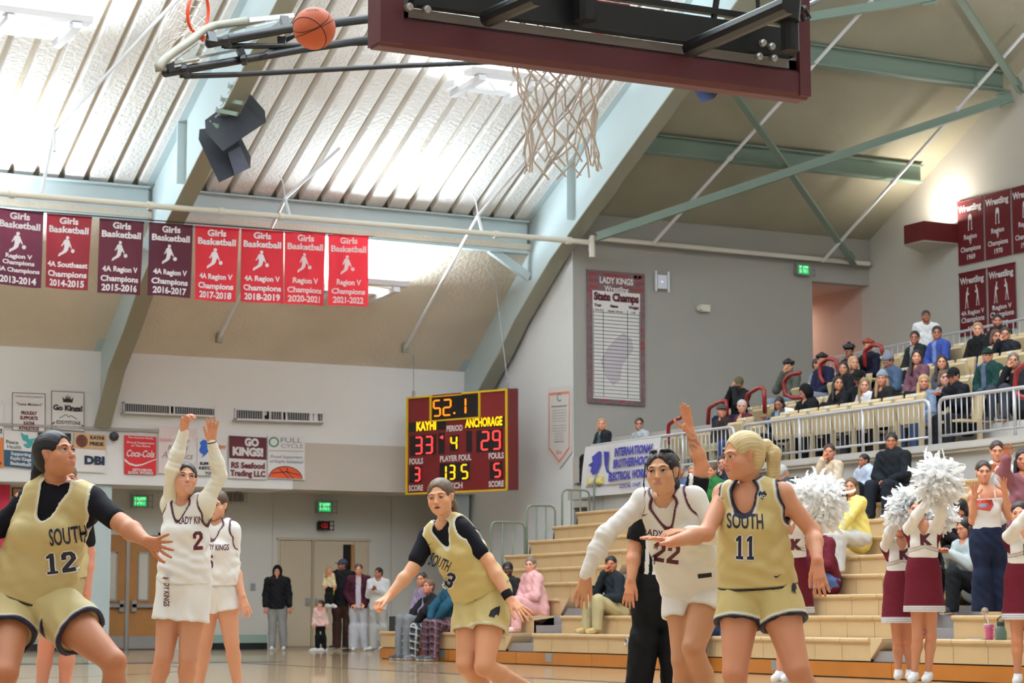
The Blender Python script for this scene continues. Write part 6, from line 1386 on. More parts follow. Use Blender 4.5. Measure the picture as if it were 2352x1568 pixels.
# ================================================================ spectators
def dress(f, top, bottom, sleeve=2, collar=None, hood=None, pat=None, hc=.0125, hp=.014, loose=.015, shoe=(60, 56, 56), legfl=1.0, hemt=1.0, front=None, cut=False):
    B, J = f.B, f.J; ex = [cap(B['tz'](.55), B['tz'](hemt), .15*f.fat, .165*f.fat, B['frh'], .85)]
    for q in 'lr':
        a, e, w_ = J['s'+q], J['e'+q], J['w'+q]
        if sleeve == 2: ex += [cap(a, e, .056*f.fat, .05*f.fat), cap(e, w_-unit(w_-e)*.01, .05*f.fat, .04)]
        elif sleeve: ex += [cap(a, a+(e-a)*sleeve, .058, .052)]
    if hood is not None: ex += [cap(J['nk']-B['fr']*.07-B['lt']*.06, J['nk']-B['fr']*.07+B['lt']*.06, .05, .05)]
    def cf(V):
        c = np.tile(L3(top), (len(V), 1)); c = c*(1+.1*np_noise(V, 14, 7)[:, None])
        if front is not None:
            d = (V-B['tz'](.5)); m = (np.abs(d@B['lt']) < .05) & (d@B['fr'] > .03); c[m] = L3(front)
        return np.clip(c, 0, 1)
    f.garment('jacket' if sleeve == 2 else 'shirt', ('t',), loose, hc, cf, extra=ex, subs=[cap(J['nk']+B['up']*.08, J['nk']+B['up']*.005+B['fr']*.035, .062, .056)], noise=.005, k=.025, planes=([(B['tz'](hemt+.05), -B['up'])] if cut else ()), seed=int(abs(f.org[0]*7)) % 9)
    if bottom is not None:
        exl = [cap(B['tz'](.96), B['hc'], .14*f.fat, .15*f.fat, B['frh'], .85)]
        for q in 'lr': exl += [cap(J['k'+q], J['a'+q]-nv((0, 0, .02)), .066*legfl, .058*legfl)]
        def pf(V):
            c = np.tile(L3(bottom), (len(V), 1)); c = c*(1+.08*np_noise(V, 12, 4)[:, None])
            if pat:
                u = V@np.array((1., .6, 0)); z = V[:, 2]+V[:, 0]*.3
                m = (np.mod(u, .11) < .018) | (np.mod(z, .11) < .018); c[m] = L3(pat); m2 = (np.mod(u, .11) > .06) & (np.mod(z, .11) > .06); c[m2] *= .35
            return np.clip(c, 0, 1)
        f.garment('trousers', ('ll', 'lr'), .016, hp, pf, extra=exl, noise=.004, planes=[(nv((0, 0, f.org[2]+.035)), (0, 0, -1))])
    f.shoes(shoe, (220, 218, 214), .014)
def sit(label, px, py, X, top, bottom, skin=(214, 164, 138), hairc=(40, 32, 28), style='short', D=None, arms='lap', turn=0, male=False, fat=1.0, sc=1.0, lean=.06, floor=None, cap_c=None, beanie=None, hood=None, glasses=False, beard=None, pitch=0, hyaw=None, group='spectators in the stands', pat=None, fine=0, sleeve=2, front=None, shoe_c=(60, 56, 56), extra_hair=None, legs='front', roll=0, hdown=0, seat=None):
    c = nv(at(px, py, X=X) if D is None else at(px, py, D=D)); f_ = rot_axis((-1, 0, 0), (0, 0, 1), math.radians(turn)); f_ = nv(f_); l_ = nv(np.cross((0, 0, 1), f_)); u = nv((0, 0, 1)); S = sc
    hip = c-u*.66*S-f_*(lean+.05); nk = c-u*.16*S-f_*.03; bl_ = 0
    J = dict(hd=c, nk=nk); sw = .165*S*(1.12 if male else 1)*fat**.5
    for q, s_ in (('l', 1), ('r', -1)):
        sh = nk+l_*sw*s_-u*.035; J['s'+q] = sh; h_ = hip+l_*.09*s_; J['h'+q] = h_
        kn = h_+f_*.40*S+l_*s_*.05; kn[2] = max(kn[2]+.03, (floor if floor is not None else -9)+.46); J['k'+q] = kn; fz = floor if floor is not None else kn[2]-.46
        J['a'+q] = nv((kn[0], kn[1], fz+.08))+f_*(.02 if legs != 'tuck' else -.12)
        el = sh-u*.26*S+l_*s_*.05+f_*.06; wr = kn*.6+h_*.4+u*.1-l_*s_*.05
        if arms == 'chin' and q == 'r': el = sh-u*.2+f_*.16; wr = c-u*.11+f_*.1-l_*.02
        if arms == 'chinl' and q == 'l': el = sh-u*.2+f_*.16; wr = c-u*.11+f_*.1+l_*.02
        if arms == 'clap': el = sh-u*.2+f_*.14; wr = nk-u*.06+f_*.3+l_*s_*.04
        if arms == 'phone': el = sh-u*.22+f_*.1; wr = nk-u*.13+f_*.26+l_*s_*.03
        if arms == 'cross': el = sh-u*.23+f_*.1+l_*s_*.03; wr = nk-u*.22+f_*.17-l_*s_*.09
        if arms == 'knees': el = sh-u*.2+f_*.2; wr = kn+u*.08-f_*.04-l_*s_*.02
        if arms == 'face': el = sh-u*.2+f_*.2; wr = c+f_*.12-u*.08+l_*s_*.04
        J['e'+q] = el; J['w'+q] = wr; J['t'+q] = J['a'+q]+f_*.14-u*.05
    fwd = math.degrees(math.atan2(*[0, 1])) if False else 0
    yw = (hyaw if hyaw is not None else -20); fr = head_frame(yw, pitch-hdown, roll)
    f = Fig(label, 0, J, group, skin=skin, hair=hairc, head=(fr[0], fr[1], fr[2]), sc=S, fat=fat, male=male, bust=.0 if male else .4, world=True, res=fine)
    for q in 'lr':
        d = unit(f.J['w'+q]-f.J['e'+q]); n_ = -u if abs(d[2]) < .7 else (f_ if arms in ('clap',) else -f_)
        P, kc = hand_prims(f.J['w'+q], f.J['w'+q]+d*.08, n_, curl=28, side=1 if q == 'l' else -1, sc=S); f.hands[q] = (P, f.J['w'+q])
    f.body(.017 if not fine else .013, .0078 if not fine else .0062, flush=.35, beard=beard); f.eyes(brow=tuple(int(a*.8) for a in hairc))
    w = f.w; ex = []
    if style == 'long': ex = [(w(s_*.07, -.01, -.02), w(s_*.085, .01, -.16), .032, .03) for s_ in (1, -1)]+[(w(s_*.085, .01, -.16), w(s_*.09, .035, -.27), .03, .02) for s_ in (1, -1)]+[(w(0, -.08, -.05), w(0, -.08, -.2), .06, .05)]; st = 'long'
    elif style == 'pony': ex = [(w(0, -.1, .03), w(0, -.14, .0), .03, .028), (w(0, -.14, 0), w(0, -.13, -.14), .028, .014)]; st = 'tied'
    elif style == 'curly': ex = [(w(.06*math.cos(a), -.02+.07*math.sin(a), .07+.03*math.sin(a*3)), w(.075*math.cos(a), -.02+.085*math.sin(a), .075), .034, .034) for a in np.linspace(0, 6.28, 9)[:-1]]+[(w(0, .02, .115), w(0, -.05, .12), .035, .035)]; st = 'short'
    elif style == 'bob': ex = [(w(s_*.07, .0, -.0), w(s_*.08, .01, -.1), .03, .028) for s_ in (1, -1)]; st = 'bob'
    else: st = style
    if extra_hair: ex += extra_hair(w)
    if style != 'bald': f.hair(st, ex, h=.009 if not fine else .007, strands=False)
    def shell(name, thick, col, zmin, brim=None, extra=()):
        G = Grid(f.hd-.2, f.hd+.2, .008); G.add(ell(w(0, -.018, .034), np.array((.078+thick, .097+thick, .088+thick))*S, f.M), 0)
        for e_ in extra: G.add(e_, .015)
        G.plane(w(0, 0, zmin), -f.fr[2]+f.fr[1]*.12)
        if brim is not None: G.add(cap(w(-.03, .1, zmin+.005), w(.03, .1, zmin+.005), .045*S, .045*S, nv(f.fr[2]), .22), .008)
        V, Q = G.mesh(); V = lap(V, Q, 1); make(name, f.t, V-f.org, Q, np.tile(L3(col), (len(V), 1)), M_fab, f.org)
    if cap_c: shell('cap', .01, cap_c, .035, True)
    if beanie: shell('beanie', .014, beanie, .03, None, [ell(w(0, -.03, .11), np.array((.05, .06, .05))*S)])
    if hood is not None:
        G = Grid(f.hd-.2, f.hd+.2, .009); G.add(ell(w(0, -.02, .0), np.array((.1, .115, .14))*S, f.M), 0); G.sub(ell(w(0, .12, -.02), np.array((.062, .12, .09))*S, f.M), .01); V, Q = G.mesh(); V = lap(V, Q, 2); make('hood', f.t, V-f.org, Q, np.tile(L3(hood), (len(V), 1)), M_fab, f.org)
    if glasses:
        mb = MB()
        for s_ in (-1, 1): mb.tube([Vector((w(s_*.032+.02*math.cos(a), .1, -.002+.016*math.sin(a))-f.org).tolist()) for a in np.linspace(0, 6.28, 11)[:-1]], .0022, 4, closed=True); mb.tube([Vector((w(s_*.052, .098, .0)-f.org).tolist()), Vector((w(s_*.078, .0, .0)-f.org).tolist())], .002, 4)
        link('glasses', mb.mesh('glasses', mat('glasses_dark', (30, 28, 30), .3)), f.t)
    dress(f, top, bottom, sleeve=sleeve, pat=pat, front=front, shoe=shoe_c, hood=(top if hood is not None else None))
    return f
BK = (26, 26, 30); NV = (34, 38, 66); DEN = (74, 96, 136); GRY = (120, 122, 126)
R0, R1, R2, R3 = 20.42, 21.22, 22.02, 22.82
F0, F1, F2, F3 = 3.0, 3.4, 3.8, 4.2
sit('woman with blond hair in a black hoodie at the far left of the deck railing', 1382, 974, 20.2, (24, 28, 34), BK, (226, 176, 156), (176, 140, 110), 'bob', floor=F0, hyaw=-8, front=(70, 100, 120))
sit('bearded man in a pale grey hoodie sitting left of the raised hand', 1468, 974, 20.2, (176, 180, 184), (90, 90, 96), (206, 150, 128), (50, 42, 40), 'short', male=True, floor=F0, beard=(150, 140, 134), glasses=True, hyaw=-5)
sit('man in a cap and brown jacket behind the railing', 1658, 944, R0, (52, 40, 38), (150, 140, 110), (206, 150, 130), (90, 80, 76), 'short', male=True, floor=F0, cap_c=(80, 76, 74), hyaw=10, lean=.1)
sit('grey haired woman in a maroon sweatshirt behind the railing', 1704, 934, R0, (92, 30, 54), (40, 60, 110), (214, 164, 146), (190, 186, 184), 'short', floor=F0, front=(200, 160, 90), hyaw=-10)
sit('man in black jacket and camouflage cap bent over his knees by the wall', 1697, 882, R1, BK, NV, (196, 146, 124), (60, 50, 44), 'short', male=True, floor=F1, cap_c=(96, 84, 60), hdown=35, arms='face', lean=-.02, fat=1.1)
sit('girl with dark hair looking at a paper behind the railing', 1790, 926, R0, (60, 66, 80), BK, (190, 134, 112), (46, 34, 34), 'long', floor=F0, hdown=20, hyaw=-30, arms='phone', front=(130, 170, 200), sc=.9)
sit('figure in a black hood leaning forward near the railing', 1850, 900, R0, (22, 22, 26), BK, (190, 140, 120), (30, 26, 26), 'short', floor=F0, hood=(22, 22, 26), hyaw=-70, hdown=25, lean=.22, fat=1.12)
sit('dark haired boy in an olive hoodie with his hand on his mouth', 1811, 842, R2, (84, 86, 78), (130, 140, 160), (206, 158, 134), (28, 24, 24), 'curly', male=True, floor=F2, arms='chin', hyaw=-20, fat=1.08)
sit('curly haired boy in a navy top between maroon handrails', 1888, 828, R2, NV, (130, 134, 146), (200, 150, 126), (26, 22, 24), 'curly', male=True, floor=F2, hyaw=-5)
sit('person in pale blue sitting behind the curly haired boy', 1878, 838, 22.6, (140, 152, 170), GRY, (206, 156, 130), (60, 50, 44), 'short', floor=F2, hyaw=30)
sit('boy with thick black hair in a dark jacket looking down', 1950, 806, 22.5, BK, BK, (168, 116, 96), (22, 20, 22), 'curly', male=True, floor=F3, hdown=18, hyaw=-15)
sit('red haired boy in a navy jacket behind a maroon handrail', 1994, 795, 22.8, (28, 28, 48), BK, (214, 158, 138), (130, 60, 40), 'curly', male=True, floor=F3, hyaw=-20)
sit('boy with dark fringe in black sitting right of the curly haired boy', 1937, 846, 21.3, BK, BK, (206, 156, 128), (40, 32, 30), 'bob', male=True, floor=F1, hyaw=-15)
sit('blond girl between two dark haired boys', 1960, 834, 21.6, (40, 40, 46), BK, (222, 170, 148), (180, 146, 108), 'long', floor=F1, hyaw=10)
sit('man in a black cap looking down, second row', 1972, 868, 21.2, (24, 24, 28), BK, (190, 136, 116), (26, 24, 24), 'short', male=True, floor=F1, cap_c=(20, 20, 22), hdown=30, hyaw=-25)
sit('young woman with long black hair and a black top, arms folded', 1925, 880, R0, (26, 24, 28), (40, 36, 40), (206, 150, 120), (32, 26, 26), 'long', floor=F0, arms='cross', hyaw=5)
sit('girl with light brown hair in a white top behind the railing', 1986, 884, R0, (214, 214, 218), (70, 70, 78), (228, 178, 160), (140, 112, 84), 'long', floor=F0, hyaw=-10, hdown=8, sc=.95)
sit('woman in a grey knitted beanie and black jacket, long blond hair', 2026, 870, R0, (34, 34, 36), BK, (208, 150, 132), (160, 124, 84), 'long', floor=F0, beanie=(134, 140, 150), hyaw=-22)
sit('man in a grey beanie and blue sweatshirt leaning forward', 2040, 828, R1, (70, 88, 112), (40, 44, 60), (184, 130, 112), (60, 50, 46), 'short', male=True, floor=F1, beanie=(118, 124, 136), hdown=30, hyaw=-40, fat=1.1, lean=.12)
sit('woman with long dark hair in a maroon sweater', 2105, 820, R1, (112, 74, 86), BK, (222, 168, 146), (34, 28, 30), 'long', floor=F1, hyaw=-8)
sit('man in glasses and a dark jacket, upper row', 2101, 776, 22.4, (34, 36, 38), BK, (180, 126, 104), (34, 30, 30), 'short', male=True, floor=F2, glasses=True, hyaw=-15, front=(150, 150, 150))
sit('man in a bright blue shirt, upper row', 2152, 765, 22.4, (58, 76, 150), (40, 40, 60), (184, 128, 104), (34, 30, 30), 'short', male=True, floor=F2, glasses=True, hyaw=-12, front=(120, 140, 190))
sit('woman with dark brown hair and grey scarf in the second row', 2163, 832, R1, (86, 84, 90), BK, (216, 164, 140), (48, 36, 34), 'long', floor=F1, hyaw=-10)
sit('woman with blond hair in a denim jacket over a white hood', 2122, 878, R0, (120, 136, 162), DEN, (204, 146, 124), (176, 150, 104), 'long', floor=F0, hyaw=-10, front=(224, 226, 230))
sit('woman in glasses peeking from behind the man in the black cap', 2168, 868, 20.6, (150, 158, 170), GRY, (220, 172, 156), (90, 72, 62), 'bob', floor=F0, hyaw=5, glasses=True)
sit('man in a black cap and black jacket leaning forward behind the railing', 2190, 864, 20.3, (20, 20, 26), BK, (198, 144, 122), (40, 34, 32), 'short', male=True, floor=F0, cap_c=(22, 22, 24), hyaw=-40, hdown=20, lean=.16, fat=1.12, arms='phone')
sit('man in a dark green jacket and green cap', 2268, 818, 21.3, (22, 58, 54), (44, 46, 60), (210, 156, 138), (90, 80, 74), 'short', male=True, floor=F1, cap_c=(26, 46, 40), hyaw=-8, fat=1.15, front=(90, 98, 120))
sit('woman with grey brown hair holding her hand over her mouth', 2328, 828, 21.0, (30, 30, 34), (56, 56, 66), (206, 158, 138), (120, 104, 88), 'long', floor=F1, arms='chin', glasses=True, hyaw=-15)
sit('blond man in a black sweater with a pale collar', 2246, 757, 22.6, (22, 22, 24), (60, 76, 160), (220, 168, 146), (150, 124, 90), 'short', male=True, floor=F2, hyaw=-15, fat=1.1)
sit('dark haired bearded man at the top beside the wrestling banners', 2291, 738, 23.2, (26, 26, 30), BK, (190, 134, 112), (28, 24, 24), 'short', male=True, floor=F3, beard=(50, 40, 38), hyaw=-10, fat=1.1)
sit('woman in glasses and a cream cardigan, upper right', 2288, 773, 22.4, (200, 184, 168), GRY, (212, 158, 138), (80, 50, 40), 'bob', floor=F2, glasses=True, hyaw=5)
sit('man in glasses and a dark jacket, hand at his chin, upper right', 2309, 768, 22.3, (30, 32, 40), (40, 42, 50), (208, 156, 134), (50, 42, 38), 'short', male=True, floor=F2, glasses=True, arms='chin', hyaw=-15, fat=1.1)
# lower bleachers
def sb_(label, px, py, k, *a, **kw):
    S = kw.get('sc', 1.0); k = min(range(1, 10), key=lambda q: abs(at(px, py, X=rx(q)+.16).z-.66*S-.11-rz(q))); fl_ = kw.pop('floor', 1); kw['floor'] = rz(k-1) if k > 1 else 0.0
    return sit(label, px, py, rx(k)+.16, *a, **kw)
sb_('woman in a pink sweatsuit sitting on the bleachers', 1218, 1297, 3, (226, 172, 172), (222, 168, 168), (222, 172, 154), (120, 104, 92), 'tied', hyaw=-18, fat=1.2, arms='lap', fine=1, shoe_c=(226, 190, 196))
sb_('smiling man in a dark jacket behind the woman in pink', 1166, 1308, 4, (36, 32, 34), (40, 38, 42), (92, 62, 52), (20, 18, 18), 'short', male=True, hyaw=-8, front=(190, 190, 186), turn=10)
sb_('woman in a black cardigan and black and white plaid trousers', 984, 1348, 1, (28, 26, 28), (70, 70, 74), (210, 148, 126), (110, 74, 56), 'short', hyaw=-40, pitch=12, fat=1.12, pat=(190, 190, 190), arms='knees', fine=1, floor=0, shoe_c=(120, 124, 134))
sb_('person in a teal hoodie and maroon plaid trousers on the lowest bleacher', 1030, 1338, 1, (32, 76, 96), (84, 56, 62), (190, 134, 112), (30, 26, 26), 'short', male=True, hyaw=-30, fat=1.25, pat=(120, 96, 110), arms='knees', fine=1, floor=0, shoe_c=(70, 76, 84))
sb_('person in lavender mostly hidden behind the couple in plaid', 968, 1330, 3, (150, 134, 162), GRY, (206, 150, 126), (60, 48, 44), 'short', hyaw=-20)
sb_('man in a black jacket and khaki trousers resting his cheek on his hand', 1404, 1296, 3, (32, 38, 44), (170, 156, 118), (182, 122, 92), (22, 20, 22), 'short', male=True, hyaw=-12, arms='chin', fine=1, floor=rz(1), shoe_c=(190, 156, 90), roll=8)
sb_('girl with long brown hair in a pale yellow hoodie', 1955, 1118, 6, (240, 222, 128), (204, 200, 196), (220, 166, 142), (104, 78, 58), 'long', hyaw=-25, fine=1, arms='knees', floor=rz(4), shoe_c=(170, 150, 124))
sb_('woman in a cream sweater with her hand over her mouth', 1905, 1038, 8, (204, 184, 160), (40, 40, 48), (206, 150, 126), (56, 40, 36), 'pony', hyaw=-15, arms='chin', fine=1)
sb_('small boy with black hair in a pale shirt beside the man in black', 1984, 1058, 8, (180, 190, 210), BK, (170, 116, 92), (22, 20, 22), 'short', male=True, hyaw=-55, sc=.8, floor=rz(7))
sb_('man in a black puffer jacket sitting below the deck railing', 2048, 1014, 9, (26, 30, 36), (30, 34, 44), (176, 120, 96), (22, 20, 22), 'short', male=True, hyaw=-15, fat=1.14, fine=1, turn=15)
sb_('back of a person in dark grey below the railing', 1797, 1086, 8, (62, 70, 76), BK, (206, 160, 140), (180, 180, 178), 'short', male=True, hyaw=120, fat=1.12)
sb_('woman in glasses clapping behind the blond player', 1660, 1064, 8, (36, 40, 56), BK, (214, 160, 140), (40, 32, 32), 'pony', hyaw=-20, glasses=True, arms='clap')
sb_('person in a green patterned shirt clapping behind the referee', 1634, 1082, 7, (40, 104, 52), (50, 60, 80), (210, 150, 124), (90, 70, 56), 'short', male=True, hyaw=-30, arms='clap', front=(70, 130, 60), fat=1.1)
sb_('blurred clapping man in blue behind the raised arm', 1592, 1086, 7, (60, 84, 130), BK, (216, 150, 124), (150, 130, 110), 'short', male=True, hyaw=-25, arms='clap')
sb_('person in pale blue clapping left of the referee arm', 1560, 1082, 7, (80, 96, 130), BK, (216, 156, 132), (170, 160, 150), 'short', hyaw=-20, arms='clap')
sb_('dark haired girl in black looking down beside the standing girl', 2205, 1170, 6, (30, 26, 30), BK, (206, 150, 126), (28, 22, 24), 'long', hyaw=-50, hdown=25, arms='phone')
sb_('girl in a pale grey hoodie holding a phone', 2216, 1212, 4, (176, 184, 184), (24, 26, 30), (212, 154, 130), (40, 32, 32), 'long', hyaw=-60, hdown=12, arms='phone', fine=1)
sb_('person in maroon and jeans seated behind the blond player', 1880, 1212, 3, (100, 28, 42), (84, 112, 168), (206, 150, 130), (60, 40, 36), 'pony', hyaw=150, fat=1.12, fine=1, floor=rz(1))
sb_('person in dark blue trousers behind the legs of the white player', 1640, 1330, 3, (40, 46, 80), (44, 50, 84), (200, 150, 130), (60, 48, 40), 'short', hyaw=-20, floor=rz(1), shoe_c=(226, 226, 226))
# ---- standing figures
def stand(label, D0, px, head_y, foot_y, top, bottom, skin=(214, 164, 138), hairc=(40, 32, 28), style='short', male=False, fat=1.0, hyaw=0, arms='down', group='people standing by the beige doors', hood=None, cap_c=None, legfl=1.15, shoe_c=(226, 226, 222), front=None, child=False, glasses=False, sleeve=2, body=0, res=0):
    s = FPX/D0; H = foot_y-head_y; k = H/s/1.62; q = lambda x, y, d=0: (px+x*H, head_y+y*H, d)
    sw = .105 if not male else .118
    J = dict(hd=q(0, 0), nk=q(0, .085), sr=q(-sw, .115), sl=q(sw, .115), hr=q(-.055, .44), hl=q(.055, .44), kr=q(-.06, .70), kl=q(.065, .70, -.02), ar=q(-.065, .945, .02), al=q(.085, .945, .02))
    if arms == 'down': J.update(er=q(-sw-.03, .29), wr=q(-sw-.035, .43, -.08), el=q(sw+.03, .29), wl=q(sw+.035, .43, -.08))
    if arms == 'pocket': J.update(er=q(-sw-.05, .29, .05), wr=q(-.075, .41, -.12), el=q(sw+.05, .29, .05), wl=q(.075, .41, -.12))
    if arms == 'phone': J.update(er=q(-sw-.02, .28), wr=q(-.07, .2, -.2), el=q(sw, .28), wl=q(-.03, .22, -.22))
    if arms == 'hold': J.update(er=q(-sw-.02, .27), wr=q(-.16, .26, -.22), el=q(sw+.02, .28), wl=q(sw, .42, -.1))
    f = Fig(label, D0, J, group, skin=skin, hair=hairc, head=(hyaw, 0, 0), sc=max(.72, k), fat=fat*k, male=male, bust=0 if (male or child) else .4, leg=k if child else 1, arm=k if child else 1, res=res)
    for qq in 'lr':
        d = unit(f.J['w'+qq]-f.J['e'+qq]); P, kc = hand_prims(f.J['w'+qq], f.J['w'+qq]+d*.08, VF*(1 if arms == 'down' else -1), curl=24, side=1, sc=max(.6, k)); f.hands[qq] = (P, f.J['w'+qq])
    f.body(.016 if not res else .011, .0078 if not res else .006, flush=.35); f.eyes(brow=tuple(int(a*.8) for a in hairc)); w = f.w; ex = []; st = style
    if style == 'long': ex = [(w(s_*.07, -.01, -.02), w(s_*.085, .01, -.16), .032, .03) for s_ in (1, -1)]+[(w(0, -.08, -.05), w(0, -.08, -.24), .06, .04)]
    if style == 'pony': ex = [(w(0, -.1, .03), w(0.02, -.14, .0), .03, .028), (w(0.02, -.14, 0), w(.03, -.13, -.18), .028, .014)]; st = 'tied'
    f.hair(st, ex, h=.009, strands=False)
    if hood is not None:
        G = Grid(f.hd-.2, f.hd+.2, .009); G.add(ell(w(0, -.02, .0), np.array((.1, .115, .14)), f.M), 0); G.sub(ell(w(0, .12, -.02), np.array((.056, .12, .085)), f.M), .01); V, Q = G.mesh(); V = lap(V, Q, 2); make('hood', f.t, V-f.org, Q, np.tile(L3(hood), (len(V), 1)), M_fab, f.org)
    if cap_c:
        G = Grid(f.hd-.2, f.hd+.2, .008); G.add(ell(w(0, -.018, .034), np.array((.088, .107, .098)), f.M), 0); G.plane(w(0, 0, .035), -f.fr[2]); G.add(cap(w(-.03, .1, .04), w(.03, .1, .04), .045, .045, nv(f.fr[2]), .22), .008); V, Q = G.mesh(); make('cap', f.t, V-f.org, Q, np.tile(L3(cap_c), (len(V), 1)), M_fab, f.org)
    dress(f, top, bottom, sleeve=sleeve, legfl=legfl*k, shoe=shoe_c, front=front, hood=hood, hemt=1.02, loose=.02*k, cut=True)
    return f
stand('teenager in a black hoodie with hood up and grey sweatpants by the beige door', 45.0, 637, 1312, 1494, (22, 22, 26), (146, 144, 144), (206, 150, 130), BK, 'short', True, 1.0, 0, 'down', hood=(20, 20, 24), legfl=1.0)
stand('girl in a maroon half zip hoodie and wide pale sweatpants', 44.4, 824, 1308, 1496, (72, 30, 46), (196, 196, 204), (222, 168, 150), (80, 60, 50), 'pony', False, 1.0, 0, 'pocket', front=(200, 190, 200), legfl=1.45)
stand('young woman in a white jacket looking at her phone', 44.2, 869, 1316, 1494, (224, 224, 226), (176, 174, 170), (182, 124, 100), (26, 22, 24), 'tied', False, 1.0, -35, 'phone', legfl=1.45)
fd = stand('bearded man in black with a cap carrying a small child', 44.6, 786, 1298, 1492, (24, 24, 28), (62, 40, 36), (150, 100, 80), (40, 30, 28), 'short', True, 1.05, -50, 'hold', cap_c=(60, 66, 84), shoe_c=(40, 30, 28))
stand('small girl with a long ponytail in a pink top and black leggings', 44.3, 736, 1388, 1494, (226, 190, 180), (22, 22, 24), (216, 164, 144), (70, 50, 42), 'pony', False, .95, -60, 'down', legfl=.85, child=True)
c_ = stand('toddler with curly blond hair carried on the arm of the man in black', 44.2, 756, 1310, 1392, (206, 186, 146), (30, 28, 30), (206, 150, 124), (150, 110, 76), 'long', False, 1.0, 30, 'down', legfl=.8, child=True)
q = at(772, 1375, D=44.2); tag(obj('safety_vest_strap', MB().bar(at(766, 1340, D=44.25), at(760, 1385, D=44.25), .05, .02), mat('hivis_yellow', (190, 220, 50), .6, emit=.1), fd.t), '', '') if False else obj('safety_strip', MB().bar(at(766, 1345, D=44.3), at(761, 1390, D=44.3), .06, .02), mat('hivis_yellow', (180, 210, 50), .6), fd.t)
G3 = 'spectators standing in the bleachers'
f = stand('young woman in a white printed tank top and wide navy trousers, hands raised', 21.6, 2262, 1090, 1402, (232, 228, 228), (30, 38, 62), (222, 168, 142), (60, 44, 40), 'tied', False, 1.06, -5, 'down', group=G3, legfl=1.5, shoe_c=(150, 130, 110), sleeve=0, res=1) if False else None
J = dict(hd=(2259, 1084, 0), nk=(2262, 1124, 0), sr=(2236, 1138, 0), sl=(2295, 1138, 0), er=(2234, 1196, 0), wr=(2238, 1142, -.18), el=(2318, 1186, 0), wl=(2308, 1128, -.16), hr=(2252, 1240, 0), hl=(2286, 1240, 0), kr=(2256, 1322, -.03), kl=(2298, 1322, 0), ar=(2258, 1394, 0), al=(2305, 1394, .02))
f = Fig('young woman in a white printed tank top and wide navy trousers, hands raised', 22.9, J, G3, skin=(224, 170, 146), hair=(60, 44, 40), head=(-4, 0, 0), fat=1.05)
f.hand('r', (2238, 1118, -.22), (-.2, 0, -1), (1, 0, 0), curl=10, spread=12); f.hand('l', (2304, 1108, -.2), (-.3, 0, -1), (-1, 0, 0), curl=10, spread=12)
f.body(.011, .0058); f.eyes(brow=(70, 50, 44)); f.hair('tied', h=.007)
B = f.B; V, Q = f.garment('tank_top', ('t',), .009, .008, (236, 232, 232), planes=[(B['tz'](.78), -B['up']), (B['tz'](.17), B['up'])], extra=[cap(f.J['s'+q_]*.55+f.J['nk']*.45+B['up']*.0, B['tz'](.2)+B['fr']*.08, .012, .012) for q_ in 'lr'])
decal(f.t, f.org, V, Q, [('shape', shape_decal([[(0, .2), (.1, .8), (.9, 1), (1, .5), (.8, 0), (.3, .1)]], .1), at(2264, 1160, D=22.7), RV, UV, .13, .2, 0, mat('print_red', (206, 84, 70), .6))], None, 'print'); decal(f.t, f.org, V, Q, [('shape', shape_decal([[(0, .3), (.4, .6), (1, .9), (.8, .3), (.4, .1)]], .1), at(2268, 1162, D=22.6), RV, UV, .05, .12, 0, mat('print_blue', (90, 150, 190), .6))], None, 'print')
for s_ in (-1, 1): link('strap', MB().tube([Vector((B['tz'](t_)+B['lt']*s_*x_+B['fr']*y_-f.org).tolist()) for t_, x_, y_ in ((.22, .075, .115), (.12, .08, .1), (.02, .085, .06), (-.02, .085, .01), (.04, .08, -.06))], .006, 5).mesh('strap', M_inkw, True), f.t)
f.garment('trousers', ('ll', 'lr'), .02, .01, (30, 38, 62), extra=[cap(B['tz'](.9), B['hc'], .14, .155, B['frh'], .8)]+[cap(f.J['k'+q_], f.J['a'+q_]-nv((0, 0, .03)), .085, .1) for q_ in 'lr'], noise=.004, planes=[(nv((0, 0, f.org[2]+.03)), (0, 0, -1))]); f.shoes((150, 130, 110), (200, 196, 190), .011)
J = dict(hd=(2290, 1036, 0), nk=(2292, 1068, 0), sr=(2268, 1080, 0), sl=(2318, 1080, 0), er=(2262, 1128, 0), wr=(2274, 1088, -.15), el=(2322, 1124, -.1), wl=(2300, 1090, -.25), hr=(2276, 1176, 0), hl=(2306, 1176, 0), kr=(2276, 1250, 0), kl=(2308, 1250, 0), ar=(2276, 1312, 0), al=(2308, 1312, 0))
f = Fig('girl in a white top behind the young woman with raised hands', 25.2, J, G3, skin=(222, 166, 142), hair=(56, 40, 36), head=(-8, -4, 0)); f.hand('r', (2280, 1072, -.2), (0, 0, -1), (1, 0, 0)); f.hand('l', (2292, 1084, -.3), (0, 0, -1), (1, 0, 0)); f.body(.012, .0065); f.eyes(); f.hair('tied', h=.008); dress(f, (232, 232, 236), (70, 70, 80))
J = dict(hd=(2350, 1056, 0), nk=(2352, 1092, 0), sr=(2322, 1106, 0), sl=(2384, 1104, 0), er=(2306, 1084, -.1), wr=(2312, 1052, -.2), el=(2396, 1160, 0), wl=(2390, 1210, 0), hr=(2336, 1210, 0), hl=(2368, 1210, 0), kr=(2336, 1290, 0), kl=(2368, 1290, 0), ar=(2336, 1360, 0), al=(2368, 1360, 0))
f = Fig('woman with long dark hair in mauve raising a hand at the right edge', 24.0, J, G3, skin=(206, 140, 116), hair=(34, 26, 28), head=(-12, 0, 0)); f.hand('r', (2312, 1032, -.22), (0, 0, -1), (1, 0, 0), spread=12); f.hand('l', (2388, 1230, 0), (0, 0, 1), (1, 0, 0)); f.body(.012, .0065); f.eyes(); w = f.w
